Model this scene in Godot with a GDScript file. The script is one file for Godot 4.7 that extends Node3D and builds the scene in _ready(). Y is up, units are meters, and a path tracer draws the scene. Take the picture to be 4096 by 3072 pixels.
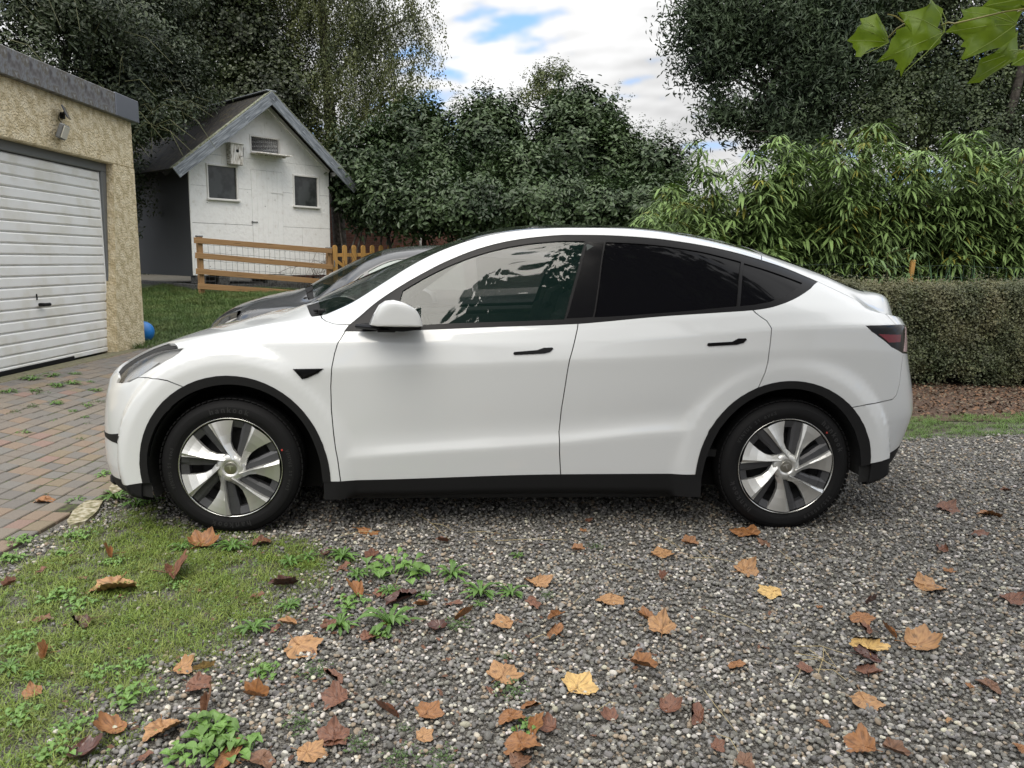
extends Node3D
# A driveway on an overcast autumn day: a white car on gravel, a garage, a pigeon loft, trees and bamboo.
var rng := RandomNumberGenerator.new()
var M := {}
const CAR_AT := Vector3(-1.4819, 0, -4.6896)
const CAR_TURN := 0.06403

# ------------------------------------------------------------------ mesh building
class MB:
	var v := PackedVector3Array()
	var n := PackedVector3Array()
	var uv := PackedVector2Array()
	var c := PackedColorArray()
	var ix := PackedInt32Array()
	var colored := false
	func vert(p: Vector3, nn: Vector3, t := Vector2.ZERO, col := Color.WHITE) -> int:
		v.append(p); n.append(nn); uv.append(t); c.append(col)
		return v.size() - 1
	func tri_i(a: int, b: int, d: int):      # counter-clockwise seen from outside
		ix.append(a); ix.append(d); ix.append(b)
	func tri(a: Vector3, b: Vector3, d: Vector3, col := Color.WHITE):
		var nn := (b - a).cross(d - a).normalized()
		var k := vert(a, nn, Vector2(a.x, a.y), col)
		vert(b, nn, Vector2(b.x, b.y), col); vert(d, nn, Vector2(d.x, d.y), col)
		tri_i(k, k + 1, k + 2)
	func quad(a: Vector3, b: Vector3, d: Vector3, e: Vector3, col := Color.WHITE):
		var nn := (d - a).cross(e - b).normalized()
		var k := vert(a, nn, Vector2(0, 0), col)
		vert(b, nn, Vector2(a.distance_to(b), 0), col); vert(d, nn, Vector2(a.distance_to(b), b.distance_to(d)), col); vert(e, nn, Vector2(0, b.distance_to(d)), col)
		tri_i(k, k + 1, k + 2); tri_i(k, k + 2, k + 3)
	func box(center: Vector3, size: Vector3, b := Basis.IDENTITY, ch := 0.0, col := Color.WHITE):
		# a box whose edges are chamfered by ch
		var h := size * 0.5
		var k := minf(ch, minf(h.x, minf(h.y, h.z)) * 0.9)
		var P := func(x: float, y: float, z: float) -> Vector3: return center + b * Vector3(x, y, z)
		for ax in 3:
			for sg in [-1.0, 1.0]:
				var u := (ax + 1) % 3
				var w := (ax + 2) % 3
				var q := []
				for st in [[-1, -1], [1, -1], [1, 1], [-1, 1]]:
					var p := Vector3.ZERO
					p[ax] = sg * h[ax]; p[u] = st[0] * (h[u] - k); p[w] = st[1] * (h[w] - k)
					q.append(center + b * p)
				if sg > 0: quad(q[0], q[1], q[2], q[3], col)
				else: quad(q[3], q[2], q[1], q[0], col)
		if k > 0.0:
			for ax in 3:
				var u := (ax + 1) % 3
				var w := (ax + 2) % 3
				for su in [-1.0, 1.0]:
					for sw in [-1.0, 1.0]:
						var q := []
						for e in [[-1, 0], [1, 0], [1, 1], [-1, 1]]:
							var p := Vector3.ZERO
							p[ax] = e[0] * (h[ax] - k)
							p[u] = su * (h[u] - (k if e[1] == 1 else 0.0)); p[w] = sw * (h[w] - (0.0 if e[1] == 1 else k))
							q.append(center + b * p)
						if su * sw > 0: quad(q[0], q[1], q[2], q[3], col)
						else: quad(q[3], q[2], q[1], q[0], col)
			for sx in [-1.0, 1.0]:
				for sy in [-1.0, 1.0]:
					for sz in [-1.0, 1.0]:
						var a: Vector3 = P.call(sx * h.x, sy * (h.y - k), sz * (h.z - k))
						var d: Vector3 = P.call(sx * (h.x - k), sy * h.y, sz * (h.z - k))
						var e: Vector3 = P.call(sx * (h.x - k), sy * (h.y - k), sz * h.z)
						if sx * sy * sz > 0: tri(a, d, e, col)
						else: tri(a, e, d, col)
	func bar(a: Vector3, b: Vector3, wx: float, wy: float, ch := 0.0, up := Vector3.UP, col := Color.WHITE):
		var d := b - a
		var z := d.normalized()
		if absf(z.dot(up)) > 0.98: up = Vector3.RIGHT
		var x := up.cross(z).normalized()
		var y := z.cross(x)
		box((a + b) * 0.5, Vector3(wx, wy, d.length()), Basis(x, y, z), ch, col)
	func tube(path: Array, radii: Array, sides := 6, col := Color.WHITE, caps := true):
		var m := path.size()
		var first := v.size()
		var x := Vector3.RIGHT
		for i in m:
			var d: Vector3 = (path[mini(i + 1, m - 1)] - path[maxi(i - 1, 0)]).normalized()
			if i == 0: x = d.cross(Vector3.UP if absf(d.y) < 0.9 else Vector3.RIGHT).normalized()
			x = (x - d * x.dot(d)).normalized()
			var y := d.cross(x)
			for k in sides + 1:
				var a := TAU * k / sides
				var o := x * cos(a) + y * sin(a)
				vert(path[i] + o * radii[i], o, Vector2(float(k) / sides, i), col)
		for i in m - 1:
			for k in sides:
				var p := first + i * (sides + 1) + k
				tri_i(p, p + 1, p + sides + 2); tri_i(p, p + sides + 2, p + sides + 1)
		if caps:
			for e in [0, m - 1]:
				var d: Vector3 = (path[1] - path[0]).normalized() * -1.0 if e == 0 else (path[m - 1] - path[m - 2]).normalized()
				var ctr := vert(path[e], d, Vector2.ZERO, col)
				for k in sides:
					var q1 := vert(v[first + e * (sides + 1) + k], d, Vector2.ZERO, col)
					var q2 := vert(v[first + e * (sides + 1) + k + 1], d, Vector2.ZERO, col)
					if e == 0: tri_i(ctr, q2, q1)
					else: tri_i(ctr, q1, q2)
	func lathe(prof: Array, segs: int, axis: Basis, at: Vector3, smooth := true, col := Color.WHITE):
		# prof: Vector2(radius, along); axis.z is the axle, axis.x and axis.y span the disc
		var first := v.size()
		var m := prof.size()
		for i in m:
			var t: Vector2 = (prof[mini(i + 1, m - 1)] - prof[maxi(i - 1, 0)]).normalized()
			var nr := Vector2(t.y, -t.x)
			for k in segs + 1:
				var a := TAU * k / segs
				var o := axis.x * cos(a) + axis.y * sin(a)
				vert(at + o * prof[i].x + axis.z * prof[i].y, (o * nr.x + axis.z * nr.y).normalized(), Vector2(float(k) / segs, float(i) / m), col)
		for i in m - 1:
			for k in segs:
				var p := first + i * (segs + 1) + k
				tri_i(p, p + 1, p + segs + 2); tri_i(p, p + segs + 2, p + segs + 1)
	func slab(poly: PackedVector2Array, tf: Transform3D, depth: float, col := Color.WHITE, ch := 0.0):
		# a flat outline (counter-clockwise) in the xy plane of tf, its front at z = 0, its back at z = -depth
		var p := poly
		if Geometry2D.is_polygon_clockwise(p): p.reverse()
		var f := p
		if ch > 0.0:
			var o := Geometry2D.offset_polygon(p, -ch)
			if o.size() == 1 and o[0].size() == p.size(): f = o[0]
		var t := Geometry2D.triangulate_polygon(f)
		for i in range(0, t.size(), 3):
			var a := f[t[i]]; var b := f[t[i + 1]]; var d := f[t[i + 2]]
			if (b - a).cross(d - a) < 0:
				var e := b; b = d; d = e
			tri(tf * Vector3(a.x, a.y, 0), tf * Vector3(b.x, b.y, 0), tf * Vector3(d.x, d.y, 0), col)
			tri(tf * Vector3(a.x, a.y, -depth), tf * Vector3(d.x, d.y, -depth), tf * Vector3(b.x, b.y, -depth), col)
		for i in f.size():
			var a := f[i]; var b := f[(i + 1) % f.size()]
			quad(tf * Vector3(a.x, a.y, -depth), tf * Vector3(b.x, b.y, -depth), tf * Vector3(b.x, b.y, 0), tf * Vector3(a.x, a.y, 0), col)
	func mesh() -> ArrayMesh:
		var m := ArrayMesh.new()
		if ix.is_empty(): return m
		var a := []
		a.resize(Mesh.ARRAY_MAX)
		a[Mesh.ARRAY_VERTEX] = v; a[Mesh.ARRAY_NORMAL] = n; a[Mesh.ARRAY_TEX_UV] = uv; a[Mesh.ARRAY_INDEX] = ix
		if colored: a[Mesh.ARRAY_COLOR] = c
		m.add_surface_from_arrays(Mesh.PRIMITIVE_TRIANGLES, a)
		return m

var used := {}
func numbered(s: String, parent: Node) -> String:
	var key := str(parent.get_instance_id()) + s
	var k: int = used.get(key, 0)
	used[key] = k + 1
	return s if k == 0 else "%s_%03d" % [s, k]
func part(called: String, mesh: Mesh, mat: Material, parent: Node) -> MeshInstance3D:
	var o := MeshInstance3D.new()
	o.name = numbered(called, parent)
	o.mesh = mesh
	o.material_override = mat
	parent.add_child(o, true)
	return o
func thing(called: String, label: String, category: String, at := Vector3.ZERO, turn := 0.0, group := "") -> Node3D:
	var o := Node3D.new()
	o.name = numbered(called, self)
	add_child(o, true)
	o.position = at; o.rotation.y = turn
	tag(o, label, category, group)
	return o
func tag(o: Node, label: String, category := "", group := "", kind := ""):
	if label: o.set_meta("label", label)
	if category: o.set_meta("category", category)
	if group: o.set_meta("group", group)
	if kind: o.set_meta("kind", kind)
func scatter(called: String, mesh: Mesh, mat: Material, parent: Node, xf: Array, cols := [], kind := "stuff") -> MultiMeshInstance3D:
	var mm := MultiMesh.new()
	mm.transform_format = MultiMesh.TRANSFORM_3D
	mm.use_colors = not cols.is_empty()
	mm.mesh = mesh
	mm.instance_count = xf.size()
	for i in xf.size():
		mm.set_instance_transform(i, xf[i])
		if mm.use_colors: mm.set_instance_color(i, cols[i])
	var o := MultiMeshInstance3D.new()
	o.name = numbered(called, parent)
	o.multimesh = mm
	o.material_override = mat
	if kind: o.set_meta("kind", kind)
	parent.add_child(o, true)
	return o
func lin(r: float, g: float, b: float, a := 1.0) -> Color:   # a real-world base colour
	return Color(r, g, b, a).linear_to_srgb() if a == 1.0 else Color(Color(r, g, b).linear_to_srgb(), a)
func mat(r: float, g: float, b: float, rough := 0.6, metal := 0.0) -> StandardMaterial3D:
	var m := StandardMaterial3D.new()
	m.albedo_color = lin(r, g, b); m.roughness = rough; m.metallic = metal
	return m
func noise_tex(freq: float, ramp: Array, size := 512, octaves := 5, sd := 1, type := FastNoiseLite.TYPE_SIMPLEX_SMOOTH, as_normal := false, bump := 4.0) -> NoiseTexture2D:
	var f := FastNoiseLite.new()
	f.noise_type = type; f.frequency = freq; f.fractal_octaves = octaves; f.seed = sd
	var t := NoiseTexture2D.new()
	t.width = size; t.height = size; t.seamless = true; t.noise = f
	if ramp:
		var g := Gradient.new()
		var off := PackedFloat32Array(); var cs := PackedColorArray()
		for k in ramp: off.append(k[0]); cs.append(k[1])
		g.offsets = off; g.colors = cs
		t.color_ramp = g
	t.as_normal_map = as_normal; t.bump_strength = bump
	return t
func tri_tex(m: StandardMaterial3D, scale: float, world := false) -> StandardMaterial3D:
	m.uv1_triplanar = true; m.uv1_world_triplanar = world; m.uv1_scale = Vector3.ONE * scale
	return m
func P2(a: Array) -> PackedVector2Array:
	var p := PackedVector2Array()
	for i in range(0, a.size(), 2): p.append(Vector2(a[i], a[i + 1]))
	return p
func smooth(a: float, b: float, x: float) -> float:
	return smoothstep(a, b, x) if b > a else 1.0 - smoothstep(b, a, x)
# ------------------------------------------------------------------ lie of the land
func height(x: float, z: float) -> float:
	var left := 0.27 * smooth(-2.45, -4.75, x)
	var back := 0.54 * smooth(-8.8, -16.5, z) * smooth(4.0, -8.0, x)
	var right := 0.10 * smooth(-8.0, -14.0, z) * smooth(0.0, 4.0, x)
	return left + back + right
func on(x: float, z: float, dy := 0.0) -> Vector3:
	return Vector3(x, height(x, z) + dy, z)
const LEAVES := [   # x | z | width | shape | colour | what it is
	"-1.68|-3.08|0.201|wavy|tan|large tan maple leaf spread on the grass, its lobes raised at both sides",
	"-1.49|-3.21|0.172|fold|red|red-brown leaf folded lengthwise on the grass right of the large tan leaf",
	"-1.88|-3.41|0.106|fold|orange|orange folded leaf on grass between the paving edge and the front tyre",
	"-1.51|-3.56|0.135|cup|orange|curled-up orange leaf standing on grass in front of the front tyre",
	"-1.24|-3.60|0.120|wavy|red|torn red-brown leaf on weeds just right below the front tyre",
	"-0.88|-3.46|0.062|cup|dark|upright dark red curled leaf beside the big green weed rosettes",
	"-2.10|-3.22|0.058|scrap|red|small rust leaf scrap in the grass at the far left edge",
	"-1.87|-3.16|0.050|scrap|red|small flat dark leaf in grass left of the folded red-brown leaf",
	"-2.13|-3.07|0.055|fold|red|dull red leaf half hidden in weeds at the left edge",
	"-1.63|-2.74|0.093|roll|dark|dark rolled leaf lying in the middle of the grass",
	"-1.63|-2.50|0.080|fold|orange|flat pointed rust leaf on grass at the left",
	"-1.82|-2.78|0.069|scrap|red|thin curled rust leaf above the dark rolled leaf in grass",
	"-1.52|-2.25|0.057|wavy|orange|pale rust leaf on grass low at the left edge",
	"-0.84|-2.75|0.068|fold|tan|tan folded leaf standing at the grass edge beside small weeds",
	"-0.88|-2.71|0.055|scrap|red|reddish scrap of leaf left of the standing tan leaf",
	"-0.76|-2.59|0.147|flat|tan|large pale tan maple leaf flat on gravel at the grass edge, stem pointing left",
	"-0.69|-2.72|0.055|fold|red|small red-brown leaf above the large pale tan leaf on gravel",
	"-0.96|-3.11|0.104|fold|dark|narrow dark red leaf lying across the grass edge",
	"-1.06|-3.01|0.061|scrap|red|small torn rust leaf near the gravel edge in thin grass",
	"-1.12|-2.42|0.083|wavy|tan|tan leaf with a dark stain on top of a small heap by the grass edge",
	"-1.04|-2.42|0.061|fold|pale|yellow-tan leaf half under the stained leaf in the small heap",
	"-1.03|-2.32|0.096|wavy|red|wet red-brown leaf at the bottom of the small heap of three",
	"-1.17|-2.08|0.092|cup|orange|orange leaf curled into a cup low in the grass",
	"-1.03|-2.09|0.121|wavy|tan|large tan leaf with dark ribs left of the bright green plantain patch",
	"-0.94|-2.19|0.106|fold|brown|brown folded leaf lying on top of the green plantain patch",
	"-0.81|-2.26|0.083|fold|orange|orange-brown torn leaf right above the plantain patch",
	"-1.21|-1.97|0.092|cup|dark|dark curled leaf at the bottom edge of the grass",
	"-1.03|-1.95|0.055|scrap|red|reddish leaf on soil at the bottom edge under the plantain patch",
	"-0.78|-1.95|0.087|roll|orange|orange-brown leaf rolled at the bottom edge right of the plantain patch",
	"-0.69|-1.95|0.091|wavy|brown|crumpled brown leaves matted at the bottom edge of the gravel",
	"-0.57|-1.98|0.101|flat|tan|light tan leaf with fine veins at the bottom edge",
	"-0.51|-2.05|0.095|wavy|red|red-brown wrinkled leaf behind the light tan leaf at the bottom",
	"-0.54|-2.25|0.099|wavy|red|ragged red-orange leaf on gravel under the large pale tan leaf",
	"-0.58|-2.38|0.065|roll|red|thin red-brown stick-like rolled leaf on gravel",
	"-0.64|-3.03|0.109|fold|orange|orange leaf with an upturned edge right of the weed rosettes row",
	"-0.45|-3.00|0.115|roll|dark|dark maroon twisted leaf among the weed rosettes",
	"-0.54|-3.02|0.075|scrap|red|rust leaf flat on gravel left of the maroon twisted leaf",
	"-0.35|-2.93|0.059|fold|orange|small orange leaf under the maroon twisted leaf",
	"-0.24|-2.95|0.086|scrap|red|dull red leaf mat below the second weed rosette",
	"-0.18|-2.84|0.083|fold|orange|orange-brown leaf upright on thin creeping weed",
	"-0.28|-2.75|0.075|cup|dark|dark red leaf beside thin creeping weed on gravel",
	"-0.53|-2.66|0.072|wavy|red|red-brown rounded leaf below the lower weed rosettes",
	"-0.48|-2.79|0.057|scrap|orange|small orange leaf lying on the lower weed rosettes",
	"-0.01|-2.79|0.120|flat|tan|tan square-edged leaf on gravel below the middle of the car",
	"0.19|-2.85|0.071|fold|orange|orange leaf with folded lobe right of the square-edged tan leaf",
	"0.18|-2.71|0.074|roll|orange|curled orange leaf right below the folded-lobe leaf",
	"0.12|-3.16|0.127|wavy|tan|tan leaf at the right end of the weed rosettes",
	"0.11|-2.96|0.107|scrap|red|thin rust leaf under the leaf at the end of the rosettes",
	"0.43|-3.02|0.129|flat|tan|broad tan leaf with straight veins on open gravel",
	"0.73|-3.52|0.125|flat|tan|tan leaf below the rear door, a smaller scrap behind it",
	"0.69|-3.24|0.058|fold|red|small reddish leaf on gravel below the tan leaf under the rear door",
	"0.33|-3.56|0.055|fold|orange|small orange-brown leaf on gravel below the sill",
	"-0.33|-3.65|0.061|fold|red|small red-brown leaf on gravel in front of the front door",
	"-0.74|-3.80|0.143|scrap|orange|matted orange leaf pressed into gravel behind the front tyre",
	"-0.77|-3.32|0.074|scrap|red|rust leaf under the first weed rosette",
	"-0.65|-3.42|0.069|fold|red|curled rust leaf touching the top of the big weed rosette",
	"0.55|-2.83|0.077|fold|orange|crinkled orange leaf overlapped by a tan one on open gravel",
	"0.59|-2.75|0.112|wavy|tan|tan leaf with spotted blade overlapping a crinkled orange one",
	"0.46|-2.49|0.085|fold|orange|fan-shaped orange leaf on gravel right of the pale yellow leaf",
	"-0.02|-2.40|0.132|flat|tan|wide tan leaf with a dark spot beside small creeping weed",
	"-0.06|-2.32|0.048|scrap|red|small red-brown leaf under the wide spotted tan leaf",
	"0.23|-2.34|0.129|flat|pale|pale yellow maple leaf with pointed lobes and long stem on gravel",
	"-0.25|-2.18|0.101|flat|orange|orange-brown leaf with toothed edge alone on the gravel",
	"-0.37|-2.18|0.086|fold|red|dark orange folded leaf left of the toothed leaf",
	"-0.25|-2.06|0.062|flat|tan|small pale tan leaf below the toothed orange-brown leaf",
	"-0.51|-2.05|0.086|wavy|red|red-brown wrinkled leaf at the lower edge with torn side",
	"0.01|-2.17|0.090|wavy|orange|orange leaf with turned edge at the head of a cluster of four",
	"0.08|-2.12|0.074|fold|orange|light orange leaf standing in the middle of the cluster of four",
	"0.13|-2.12|0.059|cup|red|glossy red-brown leaf on the side of the cluster of four",
	"0.04|-2.04|0.114|wavy|orange|large orange leaf at the bottom of the cluster of four",
	"0.32|-2.17|0.050|cup|red|small dark rust leaf on gravel under the pale yellow leaf",
	"0.08|-2.23|0.046|roll|orange|slim orange leaf above the cluster of four",
	"0.03|-1.95|0.068|wavy|brown|brown leaf cut by the lower edge below the cluster of four",
	"0.39|-3.83|0.051|scrap|orange|tiny orange leaf in the half shade under the sill",
	"0.42|-4.00|0.062|scrap|red|tiny red-brown leaf in shade beneath the car",
	"1.25|-3.83|0.171|flat|orange|orange lobed leaf beside the rear tyre",
	"1.29|-3.69|0.125|scrap|brown|brown ragged leaf touching the lobed orange leaf beside the rear tyre",
	"0.90|-3.67|0.067|fold|orange|small tan leaf on gravel left of the rear tyre",
	"1.08|-3.34|0.122|wavy|tan|tan crinkled leaf on gravel below the rear tyre",
	"1.14|-3.11|0.118|flat|pale|yellow-tan leaf on gravel further below the rear tyre",
	"1.84|-3.20|0.149|wavy|tan|tan ridged leaf on gravel behind the car",
	"2.54|-4.28|0.124|wavy|red|brown leaf behind the rear bumper on gravel",
	"2.75|-4.20|0.126|wavy|orange|orange-brown leaf beside the brown leaf behind the rear bumper",
	"2.52|-3.89|0.122|scrap|red|ragged rust leaf below the pair behind the rear bumper",
	"3.14|-4.67|0.056|fold|red|small reddish leaf on gravel near the far grass strip",
	"2.17|-3.66|0.084|roll|red|curled dark red leaf on gravel behind the car",
	"2.05|-3.36|0.062|scrap|orange|small orange leaf scrap above the tan ridged leaf",
	"2.13|-3.07|0.098|wavy|red|red-brown leaf near the right edge of gravel",
	"1.52|-3.02|0.071|fold|dark|glossy dark red leaf folded on gravel",
	"1.29|-2.97|0.033|scrap|orange|tiny light orange leaf left of the glossy dark red leaf",
	"1.41|-2.88|0.107|flat|orange|orange maple leaf with small lobes under the glossy dark red leaf",
	"1.39|-2.77|0.055|roll|red|small curled rust leaf under the small-lobed maple leaf",
	"1.47|-2.75|0.068|fold|orange|orange leaf joined to a crumpled tan one",
	"1.53|-2.67|0.119|cup|tan|crumpled tan leaf with upturned edge on gravel",
	"1.33|-2.63|0.111|roll|pale|yellow-brown twisted leaf over straw on gravel",
	"1.29|-2.58|0.077|roll|dark|dark twisted leaf half under the yellow-brown twisted leaf",
	"1.25|-2.46|0.074|roll|red|wet narrow red leaf under the two twisted leaves",
	"1.04|-2.47|0.065|flat|red|rounded rust leaf beside the dry straw",
	"0.80|-2.50|0.072|flat|orange|orange oval leaf beside a dark stone on gravel",
	"1.16|-2.29|0.115|flat|tan|tan triangular leaf with a long stem on gravel",
	"1.63|-2.38|0.083|wavy|brown|brown torn leaf near the lower right",
	"1.56|-2.38|0.036|scrap|orange|small orange scrap left of the brown torn leaf",
	"0.51|-2.23|0.067|cup|red|glossy dark orange leaf folded to a point on gravel",
	"0.59|-2.18|0.077|roll|red|twisted red-brown leaf beside the pointed glossy leaf",
	"0.97|-2.16|0.049|wavy|orange|small light orange leaf alone at the lower middle",
	"1.05|-2.04|0.114|wavy|orange|large orange-brown leaf at the bottom edge of the gravel",
	"1.12|-2.03|0.062|fold|brown|brown folded leaf leaning on the large one at the bottom",
	"1.37|-2.18|0.036|scrap|tan|pale tan leaf scrap beside a black stick",
	"0.61|-2.03|0.046|wavy|red|muted pinkish leaf half sunk in gravel near the bottom",
	"1.51|-2.05|0.047|wavy|orange|orange leaf cut by the right edge near the bottom",
	"0.67|-1.96|0.055|wavy|brown|brown leaf at the bottom edge under the muted pinkish leaf",
	"-2.66|-4.19|0.120|wavy|orange|crumpled orange leaf lying on the brick paving",
]
const WEEDS := [
	"-0.52|-3.25|0.262|plantain|biggest bright green weed clump on gravel behind the front tyre",
	"-0.26|-3.24|0.167|dandelion|toothed green weed right of the biggest weed clump",
	"-0.12|-3.06|0.158|dandelion|dense pointed weed rosette at the right end of the weed row",
	"0.01|-3.06|0.124|dandelion|flat green weed touching the tan leaf at the end of the weed row",
	"-0.79|-3.43|0.145|dandelion|leafy weed next to the upright dark red leaf by the grass",
	"-0.65|-2.94|0.126|plantain|broad-leaved weed on the upper left of the lower weed group",
	"-0.65|-2.75|0.137|dandelion|spiky weed with long leaves at the left of the lower weed group",
	"-0.46|-2.77|0.207|dandelion|wide weed with toothed leaves at the right of the lower weed group",
	"-0.51|-3.06|0.103|dandelion|",
	"-0.35|-3.02|0.075|dandelion|",
	"-0.48|-2.68|0.091|plantain|",
	"-0.12|-2.95|0.060|dandelion|",
	"-0.42|-3.25|0.102|dandelion|",
	"-0.68|-3.23|0.108|dandelion|",
	"-0.20|-2.76|0.106|creeper|thin dark creeping weed between two red-brown leaves",
	"0.01|-2.32|0.101|creeper|small dark green creeper growing over the wide spotted tan leaf",
	"-0.01|-2.54|0.052|creeper|",
	"0.16|-3.05|0.062|creeper|",
	"0.04|-3.48|0.070|dandelion|",
	"-0.43|-2.03|0.080|creeper|",
	"-0.30|-1.97|0.092|creeper|",
	"-0.18|-1.97|0.087|creeper|",
	"-0.31|-2.11|0.044|creeper|",
	"0.43|-3.62|0.072|creeper|",
	"-0.40|-2.36|0.032|creeper|",
	"0.06|-2.12|0.074|plantain|green plantain leaves under the cluster of four orange leaves",
	"-1.86|-2.96|0.126|plantain|",
	"-1.43|-3.10|0.076|plantain|pale green weed touching the folded red-brown leaf in grass",
	"-1.28|-2.45|0.084|plantain|",
	"-1.37|-2.38|0.093|plantain|",
	"-1.21|-2.25|0.119|plantain|grey-green weed with wide leaves beside the heap of three leaves",
	"-0.83|-2.41|0.110|plantain|round-leaved green weed alone on the gravel edge",
	"-0.66|-2.42|0.100|creeper|",
	"-0.87|-2.06|0.201|plantain|large bright green plantain patch at the bottom of the picture",
	"-0.79|-2.00|0.154|plantain|lower right half of the bright plantain patch at the bottom",
	"-0.89|-1.97|0.138|plantain|lower left half of the bright plantain patch at the bottom",
	"-1.35|-3.53|0.149|dandelion|green weed beside the curled-up orange leaf near the front tyre",
	"-0.89|-2.91|0.105|dandelion|",
	"-0.97|-2.71|0.129|dandelion|spreading weed at the grass edge left of the standing tan leaf",
	"-1.74|-2.53|0.086|plantain|",
	"-1.79|-2.64|0.090|plantain|",
	"-1.73|-2.89|0.104|plantain|",
	"-1.82|-3.33|0.089|plantain|",
	"-0.63|-2.12|0.093|creeper|",
	"-1.28|-1.96|0.100|plantain|",
	"-1.70|-2.41|0.099|dandelion|",
	"-1.59|-2.36|0.070|dandelion|",
	"-1.49|-2.14|0.099|plantain|",
	"-1.31|-2.08|0.082|plantain|",
	"-1.28|-2.12|0.064|plantain|",
	"-2.39|-3.57|0.127|plantain|",
	"-2.31|-3.35|0.127|plantain|",
	"-2.11|-3.42|0.091|plantain|",
	"-2.17|-3.65|0.122|plantain|",
	"-1.59|-3.52|0.102|dandelion|",
	"-0.95|-3.42|0.099|dandelion|",
	"-1.02|-3.36|0.112|dandelion|",
	"-0.81|-3.47|0.085|dandelion|",
	"-2.60|-4.74|0.116|plantain|dark green weed growing under the front bumper beside the paving",
	"-2.29|-4.26|0.182|dandelion|large dark weed between the paving stones and the front tyre",
	"-2.12|-4.16|0.151|dandelion|",
	"-2.07|-4.23|0.139|dandelion|",
	"-4.11|-6.79|0.131|dandelion|j",
	"-4.07|-6.97|0.123|dandelion|j",
	"-3.81|-6.87|0.099|dandelion|j",
	"-3.87|-6.03|0.107|creeper|j",
	"-3.87|-5.81|0.094|creeper|j",
	"-3.79|-6.23|0.110|dandelion|j",
	"-3.60|-6.34|0.092|dandelion|j",
	"-3.44|-6.01|0.058|dandelion|j",
	"-3.52|-5.36|0.078|dandelion|j",
	"-3.55|-5.78|0.056|dandelion|j",
	"-4.42|-6.92|0.144|dandelion|j",
	"-4.37|-7.17|0.126|dandelion|j",
	"-4.26|-6.35|0.112|dandelion|j",
	"-4.15|-6.52|0.084|dandelion|j",
	"-4.01|-7.14|0.069|dandelion|j",
	"-3.60|-6.53|0.095|creeper|j",
	"-3.35|-5.85|0.066|creeper|j",
	"-3.18|-5.44|0.079|creeper|j",
	"-3.59|-6.11|0.069|dandelion|j",
	"-2.49|-4.21|0.083|dandelion|j",
	"-2.55|-4.44|0.044|dandelion|j",
	"-4.28|-7.37|0.094|dandelion|j",
	"-4.08|-6.47|0.114|creeper|j",
]
const STRAW := [[0.79, -3.73, 0.84, -3.60], [0.85, -3.47, 1.06, -3.43], [0.92, -3.60, 0.94, -3.28], [0.79, -2.93, 0.97, -2.72], [0.65, -2.33, 0.69, -2.10], [0.63, -2.09, 0.67, -1.98], [1.05, -2.63, 1.24, -2.56], [1.04, -2.58, 1.15, -2.48], [1.16, -2.62, 1.15, -2.48], [1.07, -2.47, 1.15, -2.39], [1.05, -2.53, 1.11, -2.52], [0.96, -2.38, 1.02, -2.47], [1.07, -2.44, 1.16, -2.62], [1.33, -3.60, 1.34, -3.34], [1.10, -2.61, 1.13, -2.51], [-0.53, -4.08, -0.30, -3.66], [-0.43, -3.91, -0.29, -3.79], [-0.24, -3.77, -0.05, -3.76], [-0.08, -3.66, 0.29, -3.68], [-0.63, -3.34, -0.52, -3.52], [0.27, -2.97, 0.32, -3.07], [0.28, -2.20, 0.35, -2.24], [-0.49, -3.10, -0.48, -3.21], [0.48, -3.38, 0.57, -3.34], [0.75, -3.79, 0.82, -3.63], [0.08, -2.65, 0.15, -2.66], [-0.86, -3.70, -0.68, -3.75]]
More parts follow.
